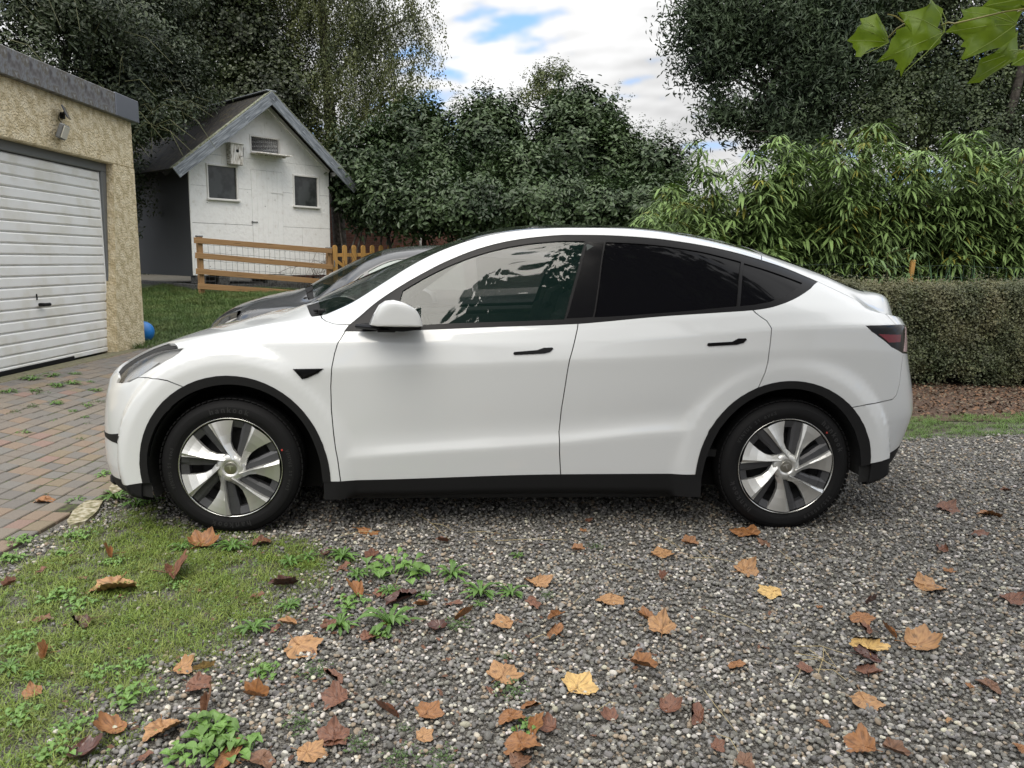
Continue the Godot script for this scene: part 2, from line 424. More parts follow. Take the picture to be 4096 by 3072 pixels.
const TWIG := [   # distance, outline (x, y), tilts, rib ends, leaf base
	[-1.75, [0.714, 1.886, 0.732, 1.904, 0.736, 1.915, 0.745, 1.922, 0.743, 1.935, 0.756, 1.937, 0.774, 1.943, 0.783, 1.932, 0.790, 1.919, 0.799, 1.908, 0.803, 1.896, 0.805, 1.884, 0.795, 1.879, 0.783, 1.875, 0.770, 1.873, 0.758, 1.865, 0.749, 1.854, 0.737, 1.855, 0.738, 1.866, 0.728, 1.874, 0.730, 1.883], 0.0, 0.0, [0, 2, 4, 6, 16], 11],
	[-1.70, [0.765, 1.833, 0.780, 1.855, 0.787, 1.877, 0.798, 1.888, 0.796, 1.896, 0.816, 1.904, 0.808, 1.921, 0.799, 1.933, 0.820, 1.936, 0.836, 1.937, 0.852, 1.941, 0.861, 1.949, 0.869, 1.963, 0.880, 1.952, 0.896, 1.942, 0.893, 1.925, 0.890, 1.906, 0.898, 1.893, 0.893, 1.872, 0.880, 1.861, 0.857, 1.856, 0.843, 1.850, 0.833, 1.831, 0.826, 1.818, 0.822, 1.805, 0.818, 1.821, 0.808, 1.819, 0.810, 1.832, 0.796, 1.839, 0.783, 1.836], 0.0, 0.0, [0, 7, 12, 14, 24], 17],
	[-1.62, [0.859, 1.871, 0.874, 1.886, 0.889, 1.898, 0.884, 1.913, 0.899, 1.916, 0.911, 1.922, 0.942, 1.919, 0.971, 1.914, 1.006, 1.911, 1.001, 1.888, 0.999, 1.864, 0.979, 1.846, 0.958, 1.840, 0.940, 1.834, 0.921, 1.827, 0.903, 1.820, 0.898, 1.823, 0.903, 1.842, 0.888, 1.842, 0.902, 1.857, 0.883, 1.867], 0.0, 0.0, [0, 3, 6, 15], 9],
	[-1.68, [0.947, 1.787, 0.957, 1.803, 0.966, 1.825, 0.969, 1.837, 0.994, 1.847, 1.009, 1.862, 1.024, 1.875, 1.041, 1.893, 1.044, 1.878, 1.052, 1.854, 1.041, 1.835, 1.011, 1.816, 0.996, 1.806, 0.975, 1.790], 0.0, 0.0, [0, 2, 4, 13], 9],
	[-1.55, [0.887, 1.898, 0.900, 1.911, 0.911, 1.919, 0.970, 1.926, 1.001, 1.915, 1.010, 1.893, 0.985, 1.876, 0.971, 1.892, 0.938, 1.893], 0.0, 0.0, [0, 1, 2], 4],
	[-1.75, [1.073, 1.840, 1.090, 1.866, 1.105, 1.879, 1.142, 1.886, 1.151, 1.867, 1.123, 1.847, 1.100, 1.842], 0.0, 0.0, [0, 1], 3],
]
const STALKS := [
	[0.804, 1.894, -1.750, 0.812, 1.908, -1.700],
	[0.809, 1.911, -1.700, 0.775, 1.926, -1.700],
	[0.890, 1.906, -1.700, 0.874, 1.886, -1.620],
	[0.874, 1.886, -1.620, 0.999, 1.888, -1.500],
	[1.047, 1.860, -1.680, 1.074, 1.854, -1.600],
	[0.997, 1.910, -1.620, 0.971, 1.882, -1.500],
]
func materials():
	var f := SystemFont.new()
	f.font_names = PackedStringArray(["Droid Sans"]); f.font_weight = 700
	M.font = f
	var m := mat(0.60, 0.615, 0.62, 0.35); m.clearcoat_enabled = true; m.clearcoat = 1.0; m.clearcoat_roughness = 0.03; M.white_paint = m
	M.rubber = mat(0.009, 0.009, 0.0095, 0.7)
	M.tyre_print = mat(0.017, 0.017, 0.018, 0.5)
	M.alloy = mat(0.62, 0.62, 0.60, 0.25, 1.0)
	M.wheel_silver = mat(0.66, 0.66, 0.64, 0.36, 0.75)
	M.wheel_dark = mat(0.055, 0.056, 0.06, 0.38, 0.2)
	M.dark_metal = mat(0.02, 0.02, 0.021, 0.6, 0.3)
	M.brushed = mat(0.42, 0.41, 0.37, 0.3, 1.0)
	M.emblem = mat(0.75, 0.75, 0.74, 0.3, 1.0)
	M.black_plastic = mat(0.012, 0.012, 0.0125, 0.6)
	M.black_trim = mat(0.010, 0.010, 0.011, 0.32)
	m = mat(0.006, 0.006, 0.007, 0.12); M.black_gloss = m
	M.black_inside = mat(0.008, 0.008, 0.008, 0.9)
	M.cabin = mat(0.018, 0.019, 0.020, 0.75)
	M.cabin_grey = mat(0.05, 0.058, 0.055, 0.7)
	M.red_paint = mat(0.35, 0.03, 0.02, 0.6)
	M.red_lens = mat(0.16, 0.012, 0.022, 0.2)
	M.pale_lens = mat(0.55, 0.40, 0.40, 0.15)
	M.lamp_inside = mat(0.34, 0.34, 0.335, 0.4, 0.1)
	M.mirror = mat(0.8, 0.8, 0.8, 0.03, 1.0)
	M.glass_front = glass(0.008, 0.018, 0.016, 0.62)
	M.glass_rear = mat(0.004, 0.004, 0.005, 0.04)
	M.glass_screen = glass(0.010, 0.018, 0.016, 0.55)
	M.glass_roof = mat(0.006, 0.007, 0.008, 0.05)
	M.lens = glass(0.5, 0.5, 0.5, 0.08)
	for k in ["rubber", "black_plastic", "black_trim", "glass_rear", "glass_roof"]: M[k].metallic_specular = 0.27
	M.black_gloss.metallic_specular = 0.35
func glass(r: float, g: float, b: float, a: float) -> StandardMaterial3D:
	var m := mat(r, g, b, 0.02)
	m.albedo_color = Color(m.albedo_color, a)
	m.transparency = BaseMaterial3D.TRANSPARENCY_ALPHA
	return m
func more_materials():
	M.zinc_plain = mat(0.20, 0.205, 0.21, 0.5, 0.4)
	M.zinc_new = mat(0.17, 0.18, 0.21, 0.42, 0.45)
	M.grey_metal = mat(0.16, 0.165, 0.165, 0.55, 0.3)
	var dw := mat(1, 1, 1, 0.5)
	dw.albedo_texture = noise_tex(0.006, [[0.2, lin(0.72, 0.705, 0.65)], [0.5, lin(0.79, 0.785, 0.76)], [0.9, lin(0.82, 0.82, 0.80)]], 512, 6, 81); tri_tex(dw, 0.7, true)
	M.door_white = dw
	M.lamp_lens = mat(0.55, 0.53, 0.45, 0.2)
	M.solar = mat(0.04, 0.045, 0.06, 0.2)
	var wb := mat(1, 1, 1, 0.6)
	wb.albedo_texture = noise_tex(0.012, [[0.0, lin(0.62, 0.60, 0.55)], [0.18, lin(0.76, 0.755, 0.735)], [0.6, lin(0.80, 0.80, 0.78)], [1.0, lin(0.79, 0.79, 0.77)]], 512, 6, 91)
	var peel := FastNoiseLite.new()
	wb.detail_enabled = true; wb.detail_blend_mode = BaseMaterial3D.BLEND_MODE_MIX
	wb.detail_albedo = noise_tex(0.02, [[0.0, Color(0.16, 0.15, 0.13, 1)], [0.075, Color(0.22, 0.2, 0.18, 1)], [0.09, Color(1, 1, 1, 0)], [1.0, Color(1, 1, 1, 0)]], 512, 6, 93)
	tri_tex(wb, 0.9); wb.uv2_triplanar = true; wb.uv2_scale = Vector3.ONE * 0.8; wb.detail_uv_layer = BaseMaterial3D.DETAIL_UV_2
	wb.heightmap_enabled = true; wb.heightmap_scale = 0.4; wb.heightmap_texture = noise_tex(0.03, [], 512, 5, 92)
	M.white_boards = wb
	M.white_wood = mat(0.70, 0.69, 0.66, 0.6)
	M.slate_wall = mat(0.030, 0.033, 0.038, 0.7)
	M.dark_wood = mat(0.022, 0.020, 0.018, 0.9)
	var sw := mat(1, 1, 1, 0.75)
	sw.albedo_texture = streaks([[0.0, lin(0.14, 0.12, 0.09)], [0.3, lin(0.45, 0.42, 0.36)], [0.55, lin(0.66, 0.64, 0.60)], [1.0, lin(0.72, 0.71, 0.68)]], 101); sw.uv1_scale = Vector3(2.5, 2.5, 1)
	M.stained_wood = sw
	var dg := mat(0.05, 0.055, 0.055, 0.12)
	dg.albedo_texture = noise_tex(0.01, [[0.2, lin(0.5, 0.5, 0.5)], [0.8, lin(1.6, 1.6, 1.55)]], 256, 4, 105); tri_tex(dg, 1.0)
	M.dusty_glass = dg
	M.shingle = []
	for k in 3:
		var s := mat(1, 1, 1, 0.9)
		s.albedo_texture = noise_tex(0.02, [[0.2, lin(0.008, 0.008, 0.008)], [0.5, lin(0.020, 0.018, 0.018)], [0.68, lin(0.035, 0.030, 0.026)], [0.80, lin(0.05, 0.052, 0.018)], [0.9, lin(0.08, 0.045, 0.02)]], 256, 5, 110 + k); tri_tex(s, 1.1 + 0.2 * k)
		M.shingle.append(s)
	var zv := mat(1, 1, 1, 0.5, 0.4)
	zv.albedo_texture = streaks([[0.0, lin(0.09, 0.10, 0.11)], [0.5, lin(0.20, 0.22, 0.24)], [1.0, lin(0.33, 0.35, 0.37)]], 121); zv.uv1_scale = Vector3(3, 1.2, 1)
	M.zinc_verge = zv
	var mz := mat(1, 1, 1, 0.8)
	mz.albedo_texture = noise_tex(0.03, [[0.2, lin(0.07, 0.09, 0.03)], [0.5, lin(0.16, 0.17, 0.11)], [0.8, lin(0.28, 0.29, 0.27)]], 256, 5, 122); tri_tex(mz, 1.6)
	M.mossy_zinc = mz
	var bl := mat(1, 1, 1, 0.95)
	bl.albedo_texture = noise_tex(0.04, [[0.2, lin(0.03, 0.03, 0.03)], [0.5, lin(0.065, 0.065, 0.064)], [0.8, lin(0.10, 0.10, 0.097)]], 256, 5, 130); tri_tex(bl, 1.6)
	M.block = bl
	M.fence_wood = []; M.gate_wood = []
	for k in 3:
		M.fence_wood.append(wood([0.20, 0.105, 0.040], [0.36, 0.215, 0.095], 140 + k))
		M.gate_wood.append(wood([0.30, 0.155, 0.040], [0.50, 0.29, 0.085], 150 + k))
	M.wire = mat(0.16, 0.165, 0.17, 0.5, 0.5)
	M.green_wire = mat(0.07, 0.10, 0.085, 0.5, 0.3)
	M.blue = mat(0.015, 0.16, 0.47, 0.35)
	var bw := mat(1, 1, 1, 0.9)
	var im := Image.create(256, 256, false, Image.FORMAT_RGB8)
	for y in 256:
		for x in 256:
			var r := y / 16; var c := (x + (16 if r % 2 else 0)) / 32
			var h := float(hash(Vector2i(r, c % 8)) % 1000) / 1000.0
			var mortar := y % 16 < 3 or (x + (16 if r % 2 else 0)) % 32 < 3
			im.set_pixel(x, y, lin(0.13, 0.10, 0.08) if mortar else lin(0.10 + 0.09 * h, 0.042 + 0.03 * h, 0.030 + 0.02 * h))
	bw.albedo_texture = ImageTexture.create_from_image(im); tri_tex(bw, 0.9)
	M.brick_wall = bw
	var gp := mat(0.020, 0.022, 0.026, 0.45, 0.2); gp.clearcoat_enabled = true; gp.clearcoat = 1.0; gp.clearcoat_roughness = 0.06
	gp.heightmap_enabled = true; gp.heightmap_scale = 0.12; gp.heightmap_texture = noise_tex(0.16, [[0.55, Color.BLACK], [0.75, Color.WHITE]], 512, 2, 160); tri_tex(gp, 2.2)
	M.grey_paint = gp
	M.lamp_chrome = mat(0.68, 0.68, 0.67, 0.4, 0.15)
	M.glass_pale = glass(0.22, 0.27, 0.25, 0.85)
func wood(a: Array, b: Array, sd: int) -> StandardMaterial3D:
	var f := FastNoiseLite.new(); f.seed = sd; f.frequency = 0.02; f.fractal_octaves = 4
	var im := Image.create(256, 256, false, Image.FORMAT_RGB8)
	var kn := [Vector2(60 + sd % 5 * 20, 80), Vector2(190, 170), Vector2(120, 230)]
	for y in 256:
		for x in 256:
			var d := 0.0
			for k in kn: d += exp(-Vector2((x - k.x) * 0.10, (y - k.y) * 0.05).length_squared())
			var t := clampf(0.5 + 0.5 * sin(x * 0.16 + 5.0 * f.get_noise_2d(x * 1.4, y * 0.14) + 6.0 * d) * 0.45 + 0.6 * f.get_noise_2d(x * 3.0 + 90.0, y * 0.3), 0, 1)
			var c := Color(lerpf(a[0], b[0], t), lerpf(a[1], b[1], t), lerpf(a[2], b[2], t))
			if d > 0.55: c = c * lerpf(1.0, 0.35, clampf((d - 0.55) * 3.0, 0, 1))
			im.set_pixel(x, y, Color(c.r, c.g, c.b).linear_to_srgb())
	var m := mat(1, 1, 1, 0.65)
	m.albedo_texture = ImageTexture.create_from_image(im); m.uv1_scale = Vector3(6, 0.6, 1)
	return m
func sky_and_light():
	var cam := Camera3D.new()
	cam.name = "camera"
	var pitch := 0.15956; var roll := 0.0144
	var fwd := Vector3(0, -sin(pitch), -cos(pitch)); var up0 := Vector3(0, cos(pitch), -sin(pitch))
	var right := Vector3.RIGHT * cos(roll) + up0 * sin(roll); var up := up0 * cos(roll) - Vector3.RIGHT * sin(roll)
	cam.transform = Transform3D(Basis(right, up, -fwd), Vector3(0, 1.4048, 0))
	cam.fov = rad_to_deg(2 * atan(1536.0 / 3050.7)); cam.near = 0.05; cam.far = 400
	add_child(cam)
	cam.current = true
	var e := Environment.new()
	e.background_mode = Environment.BG_SKY
	var sm := PanoramaSkyMaterial.new()
	sm.panorama = cloud_picture()
	var sk := Sky.new(); sk.sky_material = sm
	e.sky = sk
	e.background_energy_multiplier = 1.0
	e.tonemap_mode = Environment.TONE_MAPPER_LINEAR
	e.tonemap_exposure = 1.82
	e.sdfgi_enabled = true; e.ssao_enabled = true; e.ssil_enabled = true
	var we := WorldEnvironment.new(); we.name = "surroundings"; we.environment = e
	add_child(we)
	var sun := DirectionalLight3D.new()
	sun.name = "sun"
	sun.light_energy = 0.5; sun.light_angular_distance = 45.0; sun.light_color = Color(1.0, 0.97, 0.92); sun.shadow_enabled = true
	sun.rotation = Vector3(deg_to_rad(-58), deg_to_rad(-12), 0)
	add_child(sun)

func cloud_picture() -> ImageTexture:
	# a broken sheet of cloud with blue showing through; brighter overhead, as overcast skies are
	var w := 2048; var h := 1024
	var a := FastNoiseLite.new(); a.noise_type = FastNoiseLite.TYPE_SIMPLEX_SMOOTH; a.frequency = 1.0; a.fractal_octaves = 5; a.seed = 7
	var b := FastNoiseLite.new(); b.noise_type = FastNoiseLite.TYPE_SIMPLEX_SMOOTH; b.frequency = 1.0; b.fractal_octaves = 3; b.seed = 21
	var px := PackedFloat32Array()
	px.resize(w * h * 3)
	for y in h:
		var el := PI / 2 - PI * (y + 0.5) / h
		var sy := sin(el); var cy := cos(el)
		for x in w:
			var k := (y * w + x) * 3
			if el <= 0.0:
				px[k] = 0.22; px[k + 1] = 0.21; px[k + 2] = 0.19
				continue
			var az := TAU * ((x + 0.5) / w - 0.5)
			var s := 1.0 / (sy + 0.12)
			var p := Vector2(sin(az), cos(az)) * cy * s
			var n := a.get_noise_2d(p.x * 1.7 + p.y * 0.6, p.y * 1.15)
			var g := b.get_noise_2d(p.x * 0.55 + 3.0, p.y * 0.42 - 1.0)
			var rip := a.get_noise_2d(p.x * 3.2 + p.y * 2.0 + 9.0, p.y * 5.0)
			var cover := smoothstep(-0.40, -0.05, n * 0.8 + g * 0.9 + rip * 0.40 + 0.19)
			var lum := (0.80 + 0.26 * n + 0.20 * rip - 0.10 * g) * (0.36 + 1.25 * sy)
			var blue := Vector3(0.16, 0.34, 0.66).lerp(Vector3(0.42, 0.52, 0.66), pow(1.0 - sy, 5.0))
			var col := blue.lerp(Vector3(lum * 1.0, lum, lum * 1.0), cover)
			px[k] = maxf(col.x, 0.05); px[k + 1] = maxf(col.y, 0.05); px[k + 2] = maxf(col.z, 0.05)
	return ImageTexture.create_from_image(Image.create_from_data(w, h, false, Image.FORMAT_RGBF, px.to_byte_array()))

func _ready():
	rng.seed = 11
	sky_and_light()
	materials()
	build_all()
# ------------------------------------------------------------------ car bodies
class Surf:
	# A car body as cross-sections: 13 levels from the sill (0) over belt (8), window rail (9) and roof edge (10) to the centre line (12), along s from the nose (-1) to the tail (4).
	var V := []; var W := []; var UF := []; var UR := []; var RK := []
	var ufs := -0.28; var urs := 3.3; var flares := []; var flare_w := 0.958
	var ss := PackedFloat32Array(); var tn := 8; var nt := 97
	var G := PackedVector3Array(); var N := PackedVector3Array()
	static func curve(xs: Array, ys: Array) -> Array:
		var n := xs.size(); var m := []
		m.resize(n); m.fill(0.0)
		for i in range(1, n - 1):
			var h0: float = xs[i] - xs[i - 1]; var h1: float = xs[i + 1] - xs[i]
			var d0: float = (ys[i] - ys[i - 1]) / h0; var d1: float = (ys[i + 1] - ys[i]) / h1
			if d0 * d1 > 0: m[i] = (3.0 * (h0 + h1)) / ((2 * h1 + h0) / d0 + (h1 + 2 * h0) / d1)
		m[0] = (ys[1] - ys[0]) / (xs[1] - xs[0]); m[n - 1] = (ys[n - 1] - ys[n - 2]) / (xs[n - 1] - xs[n - 2])
		return [xs, ys, m]
	static func at(c: Array, x: float) -> float:
		var xs: Array = c[0]; var n := xs.size()
		x = clampf(x, xs[0], xs[n - 1])
		var i := clampi(xs.bsearch(x, false) - 1, 0, n - 2)
		var h: float = xs[i + 1] - xs[i]; var t: float = (x - xs[i]) / h; var t2 := t * t; var t3 := t2 * t
		return c[1][i] * (2 * t3 - 3 * t2 + 1) + c[2][i] * h * (t3 - 2 * t2 + t) + c[1][i + 1] * (3 * t2 - 2 * t3) + c[2][i + 1] * h * (t3 - t2)
	func level(k: int, s: float) -> Vector3:     # (u, height, half width)
		var u := s; var f := 1.0
		if s < ufs:
			var a := minf((ufs - s) / (ufs + 1.0), 1.0) * PI / 2
			u = ufs - (ufs - UF[k]) * pow(sin(a), 2 / 2.3); f = pow(maxf(cos(a), 0), 2 / 2.5)
		elif s > urs:
			var a := minf((s - urs) / (4.0 - urs), 1.0) * PI / 2
			u = urs + (UR[k] - urs) * pow(sin(a), 2 / 2.3); f = pow(maxf(cos(a), 0), 2 / 2.5)
		if k == 11:
			var v9 := Surf.at(V[10], u)
			return Vector3(u, v9 + (Surf.at(V[12], u) - v9) * 0.8, Surf.at(W[10], u) * 0.52 * f)
		return Vector3(u, Surf.at(V[k], u), Surf.at(W[k], u) * f if k < 12 else 0.0)
	func point(L: Array, t: float) -> Vector3:
		var k := clampi(roundi(t), 0, 12); var d := t - k
		var p0: Vector3 = L[k]; var pm: Vector3 = L[maxi(k - 1, 0)]; var pp: Vector3 = L[mini(k + 1, 12)]
		var r: float = 0.0 if k == 0 or k == 12 else RK[k]
		var q: Vector3
		if absf(d) < r:
			var x := (d + r) / (2 * r)
			q = (p0 + (pm - p0) * r) * (1 - x) * (1 - x) + 2 * p0 * x * (1 - x) + (p0 + (pp - p0) * r) * x * x
		elif d >= 0: q = p0 + (pp - p0) * d
		else: q = p0 - (pm - p0) * d
		for fl in flares:
			var rr := Vector2(q.x - fl.x, q.y - fl.y).length()
			if rr < 0.62:
				var w := flare_w - 0.30 * maxf(0, rr - 0.535) - 0.02 * maxf(0, 0.5 - rr)
				var m := 0.5 * (q.z + w + sqrt((q.z - w) * (q.z - w) + 0.000036))
				q.z += (m - q.z) * clampf((q.z - 0.80) / 0.06, 0, 1) * clampf((0.62 - rr) / 0.03, 0, 1)
		return q
	func build():
		for i in 48: ss.append(-1.0 + (ufs + 1.0) * i / 48.0)
		var m := int((urs - ufs) / 0.025)
		for i in m: ss.append(ufs + (urs - ufs) * i / m)
		for i in 49: ss.append(urs + (4.0 - urs) * i / 48.0)
		for s in ss:
			var L := []
			for k in 13: L.append(level(k, s))
			for j in nt: G.append(point(L, float(j) / tn))
		N.resize(G.size())
		for i in ss.size():
			for j in nt:
				var a: Vector3 = G[mini(i + 1, ss.size() - 1) * nt + j] - G[maxi(i - 1, 0) * nt + j]
				var b: Vector3 = G[i * nt + mini(j + 1, nt - 1)] - G[i * nt + maxi(j - 1, 0)]
				var q := Vector3(a.x, a.y, a.z).cross(b)
				N[i * nt + j] = q.normalized() if q.length() > 1e-9 else Vector3(-1 if i < 50 else 1, 0, 0)
	func sample(p: Vector2) -> Array:            # bilinear: [point, normal] in (u, height, width)
		var i := clampi(ss.bsearch(p.x, false) - 1, 0, ss.size() - 2)
		var f := clampf((p.x - ss[i]) / (ss[i + 1] - ss[i]), 0, 1)
		var y := clampf(p.y * tn, 0, nt - 1.001); var j := int(y); var g := y - j
		var a := i * nt + j; var b := a + nt
		return [G[a].lerp(G[b], f).lerp(G[a + 1].lerp(G[b + 1], f), g), N[a].lerp(N[b], f).lerp(N[a + 1].lerp(N[b + 1], f), g).normalized()]
	func gap(line: PackedVector2Array, half: float) -> Array:     # strips round a seam, half a gap wide on each side
		var out := []
		for i in line.size() - 1:
			var a := line[i]; var b := line[i + 1]; var m := (a + b) * 0.5
			var e := 0.01
			var sa := ((sample(m + Vector2(e, 0))[0] - sample(m - Vector2(e, 0))[0]) as Vector3).length() / (2 * e)
			var ta := ((sample(m + Vector2(0, e * 4))[0] - sample(m - Vector2(0, e * 4))[0]) as Vector3).length() / (8 * e)
			var d := Vector2((b.x - a.x) * sa, (b.y - a.y) * ta).normalized()
			var o := Vector2(-d.y / sa, d.x / ta) * half
			var x := Vector2(d.x / sa, d.y / ta) * half
			out.append(PackedVector2Array([a - x - o, b + x - o, b + x + o, a - x + o]))
		return out
	static func place(q: Vector3, side: float, lift: float, nn: Vector3) -> Vector3:   # car axes: x back, y up, z out to the near side
		return Vector3(q.x + nn.x * lift, q.y + nn.y * lift, (q.z + nn.z * lift) * side)
	func skin(mb: MB, poly: PackedVector2Array, lift := 0.0, fold := 0.012, side := 1.0):
		var cells := {}
		var ns := ss.size()
		for i in poly.size():
			var a := poly[i]; var b := poly[(i + 1) % poly.size()]
			var st := ceili(maxf(absf(b.x - a.x) / 0.004, absf(b.y - a.y) / 0.04)) + 1
			for k in st + 1:
				var p := a.lerp(b, float(k) / st)
				var ci := clampi(ss.bsearch(p.x, false) - 1, 0, ns - 2); var cj := clampi(int(p.y * tn), 0, nt - 2)
				cells[Vector2i(ci, cj)] = true
		var lo := poly[0]; var hi := poly[0]
		for p in poly: lo = lo.min(p); hi = hi.max(p)
		var i0 := clampi(ss.bsearch(lo.x, false) - 1, 0, ns - 2); var i1 := clampi(ss.bsearch(hi.x, false), 0, ns - 2)
		var j0 := clampi(int(lo.y * tn), 0, nt - 2); var j1 := clampi(int(hi.y * tn) + 1, 0, nt - 2)
		var known := {}
		for i in range(i0, i1 + 1):
			for j in range(j0, j1 + 1):
				var r := PackedVector2Array([Vector2(ss[i], float(j) / tn), Vector2(ss[i + 1], float(j) / tn), Vector2(ss[i + 1], float(j + 1) / tn), Vector2(ss[i], float(j + 1) / tn)])
				if cells.has(Vector2i(i, j)):
					for piece in Geometry2D.intersect_polygons(poly, r):
						var t := Geometry2D.triangulate_polygon(piece)
						if t.is_empty(): continue
						var at := []
						for p in piece: at.append(add(mb, p, lift, side))
						for k in range(0, t.size(), 3): tri3(mb, at[t[k]], at[t[k + 1]], at[t[k + 2]])
				elif Geometry2D.is_point_in_polygon((r[0] + r[2]) * 0.5, poly):
					var at := []
					for c in [Vector2i(i, j), Vector2i(i + 1, j), Vector2i(i + 1, j + 1), Vector2i(i, j + 1)]:
						if not known.has(c):
							var q := G[c.x * nt + c.y]; var nn := N[c.x * nt + c.y]
							known[c] = mb.vert(Surf.place(q, side, lift, nn), Vector3(nn.x, nn.y, nn.z * side), Vector2(q.x, q.y))
						at.append(known[c])
					tri3(mb, at[0], at[1], at[2]); tri3(mb, at[0], at[2], at[3])
		if fold > 0.0:
			for i in poly.size():
				var a := poly[i]; var b := poly[(i + 1) % poly.size()]
				var st := ceili(maxf(absf(b.x - a.x) / 0.025, absf(b.y - a.y) / 0.25))
				for k in st:
					var p := sample(a.lerp(b, float(k) / st)); var q := sample(a.lerp(b, float(k + 1) / st))
					mb.quad(Surf.place(p[0], side, lift, p[1]), Surf.place(q[0], side, lift, q[1]), Surf.place(q[0], side, lift - fold, q[1]), Surf.place(p[0], side, lift - fold, p[1]))
	func add(mb: MB, p: Vector2, lift: float, side: float) -> int:
		var q := sample(p)
		return mb.vert(Surf.place(q[0], side, lift, q[1]), Vector3(q[1].x, q[1].y, q[1].z * side), Vector2(q[0].x, q[0].y))
	func tri3(mb: MB, a: int, b: int, d: int):
		var f := (mb.v[b] - mb.v[a]).cross(mb.v[d] - mb.v[a])
		if f.dot(mb.n[a] + mb.n[b] + mb.n[d]) >= 0: mb.tri_i(a, b, d)
		else: mb.tri_i(a, d, b)

func cut(polys: Array, knives: Array) -> Array:
	for k in knives:
		var next := []
		for p in polys:
			for q in Geometry2D.clip_polygons(p, k):
				if not Geometry2D.is_polygon_clockwise(q): next.append(q)
		polys = next
	return polys
func with(polys: Array, p: Vector2) -> PackedVector2Array:
	for q in polys:
		if Geometry2D.is_point_in_polygon(p, q): return q
	push_warning("no piece at %s" % p)
	return PackedVector2Array()
func white_car_surface() -> Surf:
	var S := Surf.new()
	S.V.append(Surf.curve([-0.88, -0.5, 0, 3, 3.25, 3.5, 3.85], [0.13, 0.12, 0.14, 0.14, 0.2, 0.25, 0.36]))   # under
	S.W.append(Surf.curve([-0.88, 3.85], [0.8, 0.8]))
	S.V.append(Surf.curve([-0.88, -0.6, -0.4, 0.4, 1.7, 2.5, 3, 3.25, 3.5, 3.85], [0.17, 0.18, 0.21, 0.2, 0.215, 0.205, 0.22, 0.265, 0.315, 0.42]))   # sill
	S.W.append(Surf.curve([-0.88, -0.3, 0.4, 2.5, 3.85], [0.88, 0.9, 0.925, 0.925, 0.88]))
	S.V.append(Surf.curve([-0.88, -0.6, -0.4, 0.55, 1.69, 2.4, 3, 3.25, 3.5, 3.85], [0.23, 0.25, 0.28, 0.279, 0.305, 0.304, 0.31, 0.345, 0.4, 0.48]))   # sill_top
	S.W.append(Surf.curve([-0.88, -0.3, 0.4, 2.5, 3.3, 3.85], [0.895, 0.92, 0.937, 0.938, 0.915, 0.9]))
	S.V.append(Surf.curve([-0.88, -0.4, 0.2, 0.79, 1.67, 2.235, 2.9, 3.5, 3.85], [0.3, 0.33, 0.37, 0.418, 0.478, 0.535, 0.56, 0.55, 0.54]))   # low_crease
	S.W.append(Surf.curve([-0.88, -0.3, 0.4, 0.9, 2.2, 2.6, 3.3, 3.85], [0.9, 0.925, 0.945, 0.954, 0.955, 0.95, 0.93, 0.91]))
	S.V.append(Surf.curve([-0.88, -0.4, 0.2, 0.79, 1.67, 2.235, 2.9, 3.5, 3.85], [0.37, 0.4, 0.44, 0.49, 0.55, 0.605, 0.63, 0.61, 0.6]))   # hollow
	S.W.append(Surf.curve([-0.88, -0.3, 0.4, 0.9, 2.2, 2.6, 3.3, 3.85], [0.905, 0.928, 0.941, 0.934, 0.935, 0.943, 0.933, 0.915]))
	S.V.append(Surf.curve([-0.88, -0.4, 0.2, 1.67, 2.9, 3.5, 3.85], [0.52, 0.6, 0.66, 0.72, 0.76, 0.73, 0.67]))   # middle
	S.W.append(Surf.curve([-0.88, -0.3, 0.4, 0.9, 2.2, 2.6, 3.3, 3.85], [0.905, 0.93, 0.947, 0.948, 0.949, 0.948, 0.935, 0.91]))
	S.V.append(Surf.curve([-0.88, -0.7, -0.55, -0.3, 0, 0.7, 1.736, 2.5, 2.9, 3.2, 3.5, 3.85], [0.62, 0.68, 0.745, 0.8, 0.83, 0.865, 0.911, 0.948, 0.965, 0.965, 0.94, 0.85]))   # handle_crease
	S.W.append(Surf.curve([-0.88, -0.5, -0.3, 0, 0.6, 1.2, 2.4, 2.9, 3.3, 3.85], [0.88, 0.895, 0.915, 0.94, 0.955, 0.958, 0.958, 0.953, 0.935, 0.89]))
	S.V.append(Surf.curve([-0.88, -0.76, -0.65, -0.55, -0.45, -0.3, 0, 0.54, 1.36, 1.75, 2.18, 2.485, 2.75, 3.25, 3.5, 3.85], [0.665, 0.735, 0.79, 0.84, 0.895, 0.955, 0.98, 0.99, 0.99, 1, 1.028, 1.056, 1.08, 1.1, 1.095, 1.02]))   # shoulder
	S.W.append(Surf.curve([-0.88, -0.5, -0.3, 0, 0.5, 1, 1.8, 2.4, 2.9, 3.3, 3.85], [0.83, 0.85, 0.875, 0.9, 0.925, 0.938, 0.939, 0.944, 0.943, 0.925, 0.86]))
	S.V.append(Surf.curve([-0.88, -0.76, -0.65, -0.55, -0.45, -0.35, -0.13, 0, 0.45, 0.58, 0.97, 1.756, 2.23, 2.68, 2.9, 3.2, 3.5, 3.85], [0.69, 0.765, 0.82, 0.87, 0.918, 0.957, 0.993, 1.01, 1.037, 1.044, 1.055, 1.093, 1.139, 1.171, 1.182, 1.18, 1.15, 1.07]))   # belt
	S.W.append(Surf.curve([-0.88, -0.5, -0.3, 0, 0.5, 1, 1.8, 2.4, 2.9, 3.3, 3.85], [0.76, 0.79, 0.83, 0.862, 0.895, 0.91, 0.912, 0.91, 0.895, 0.85, 0.78]))
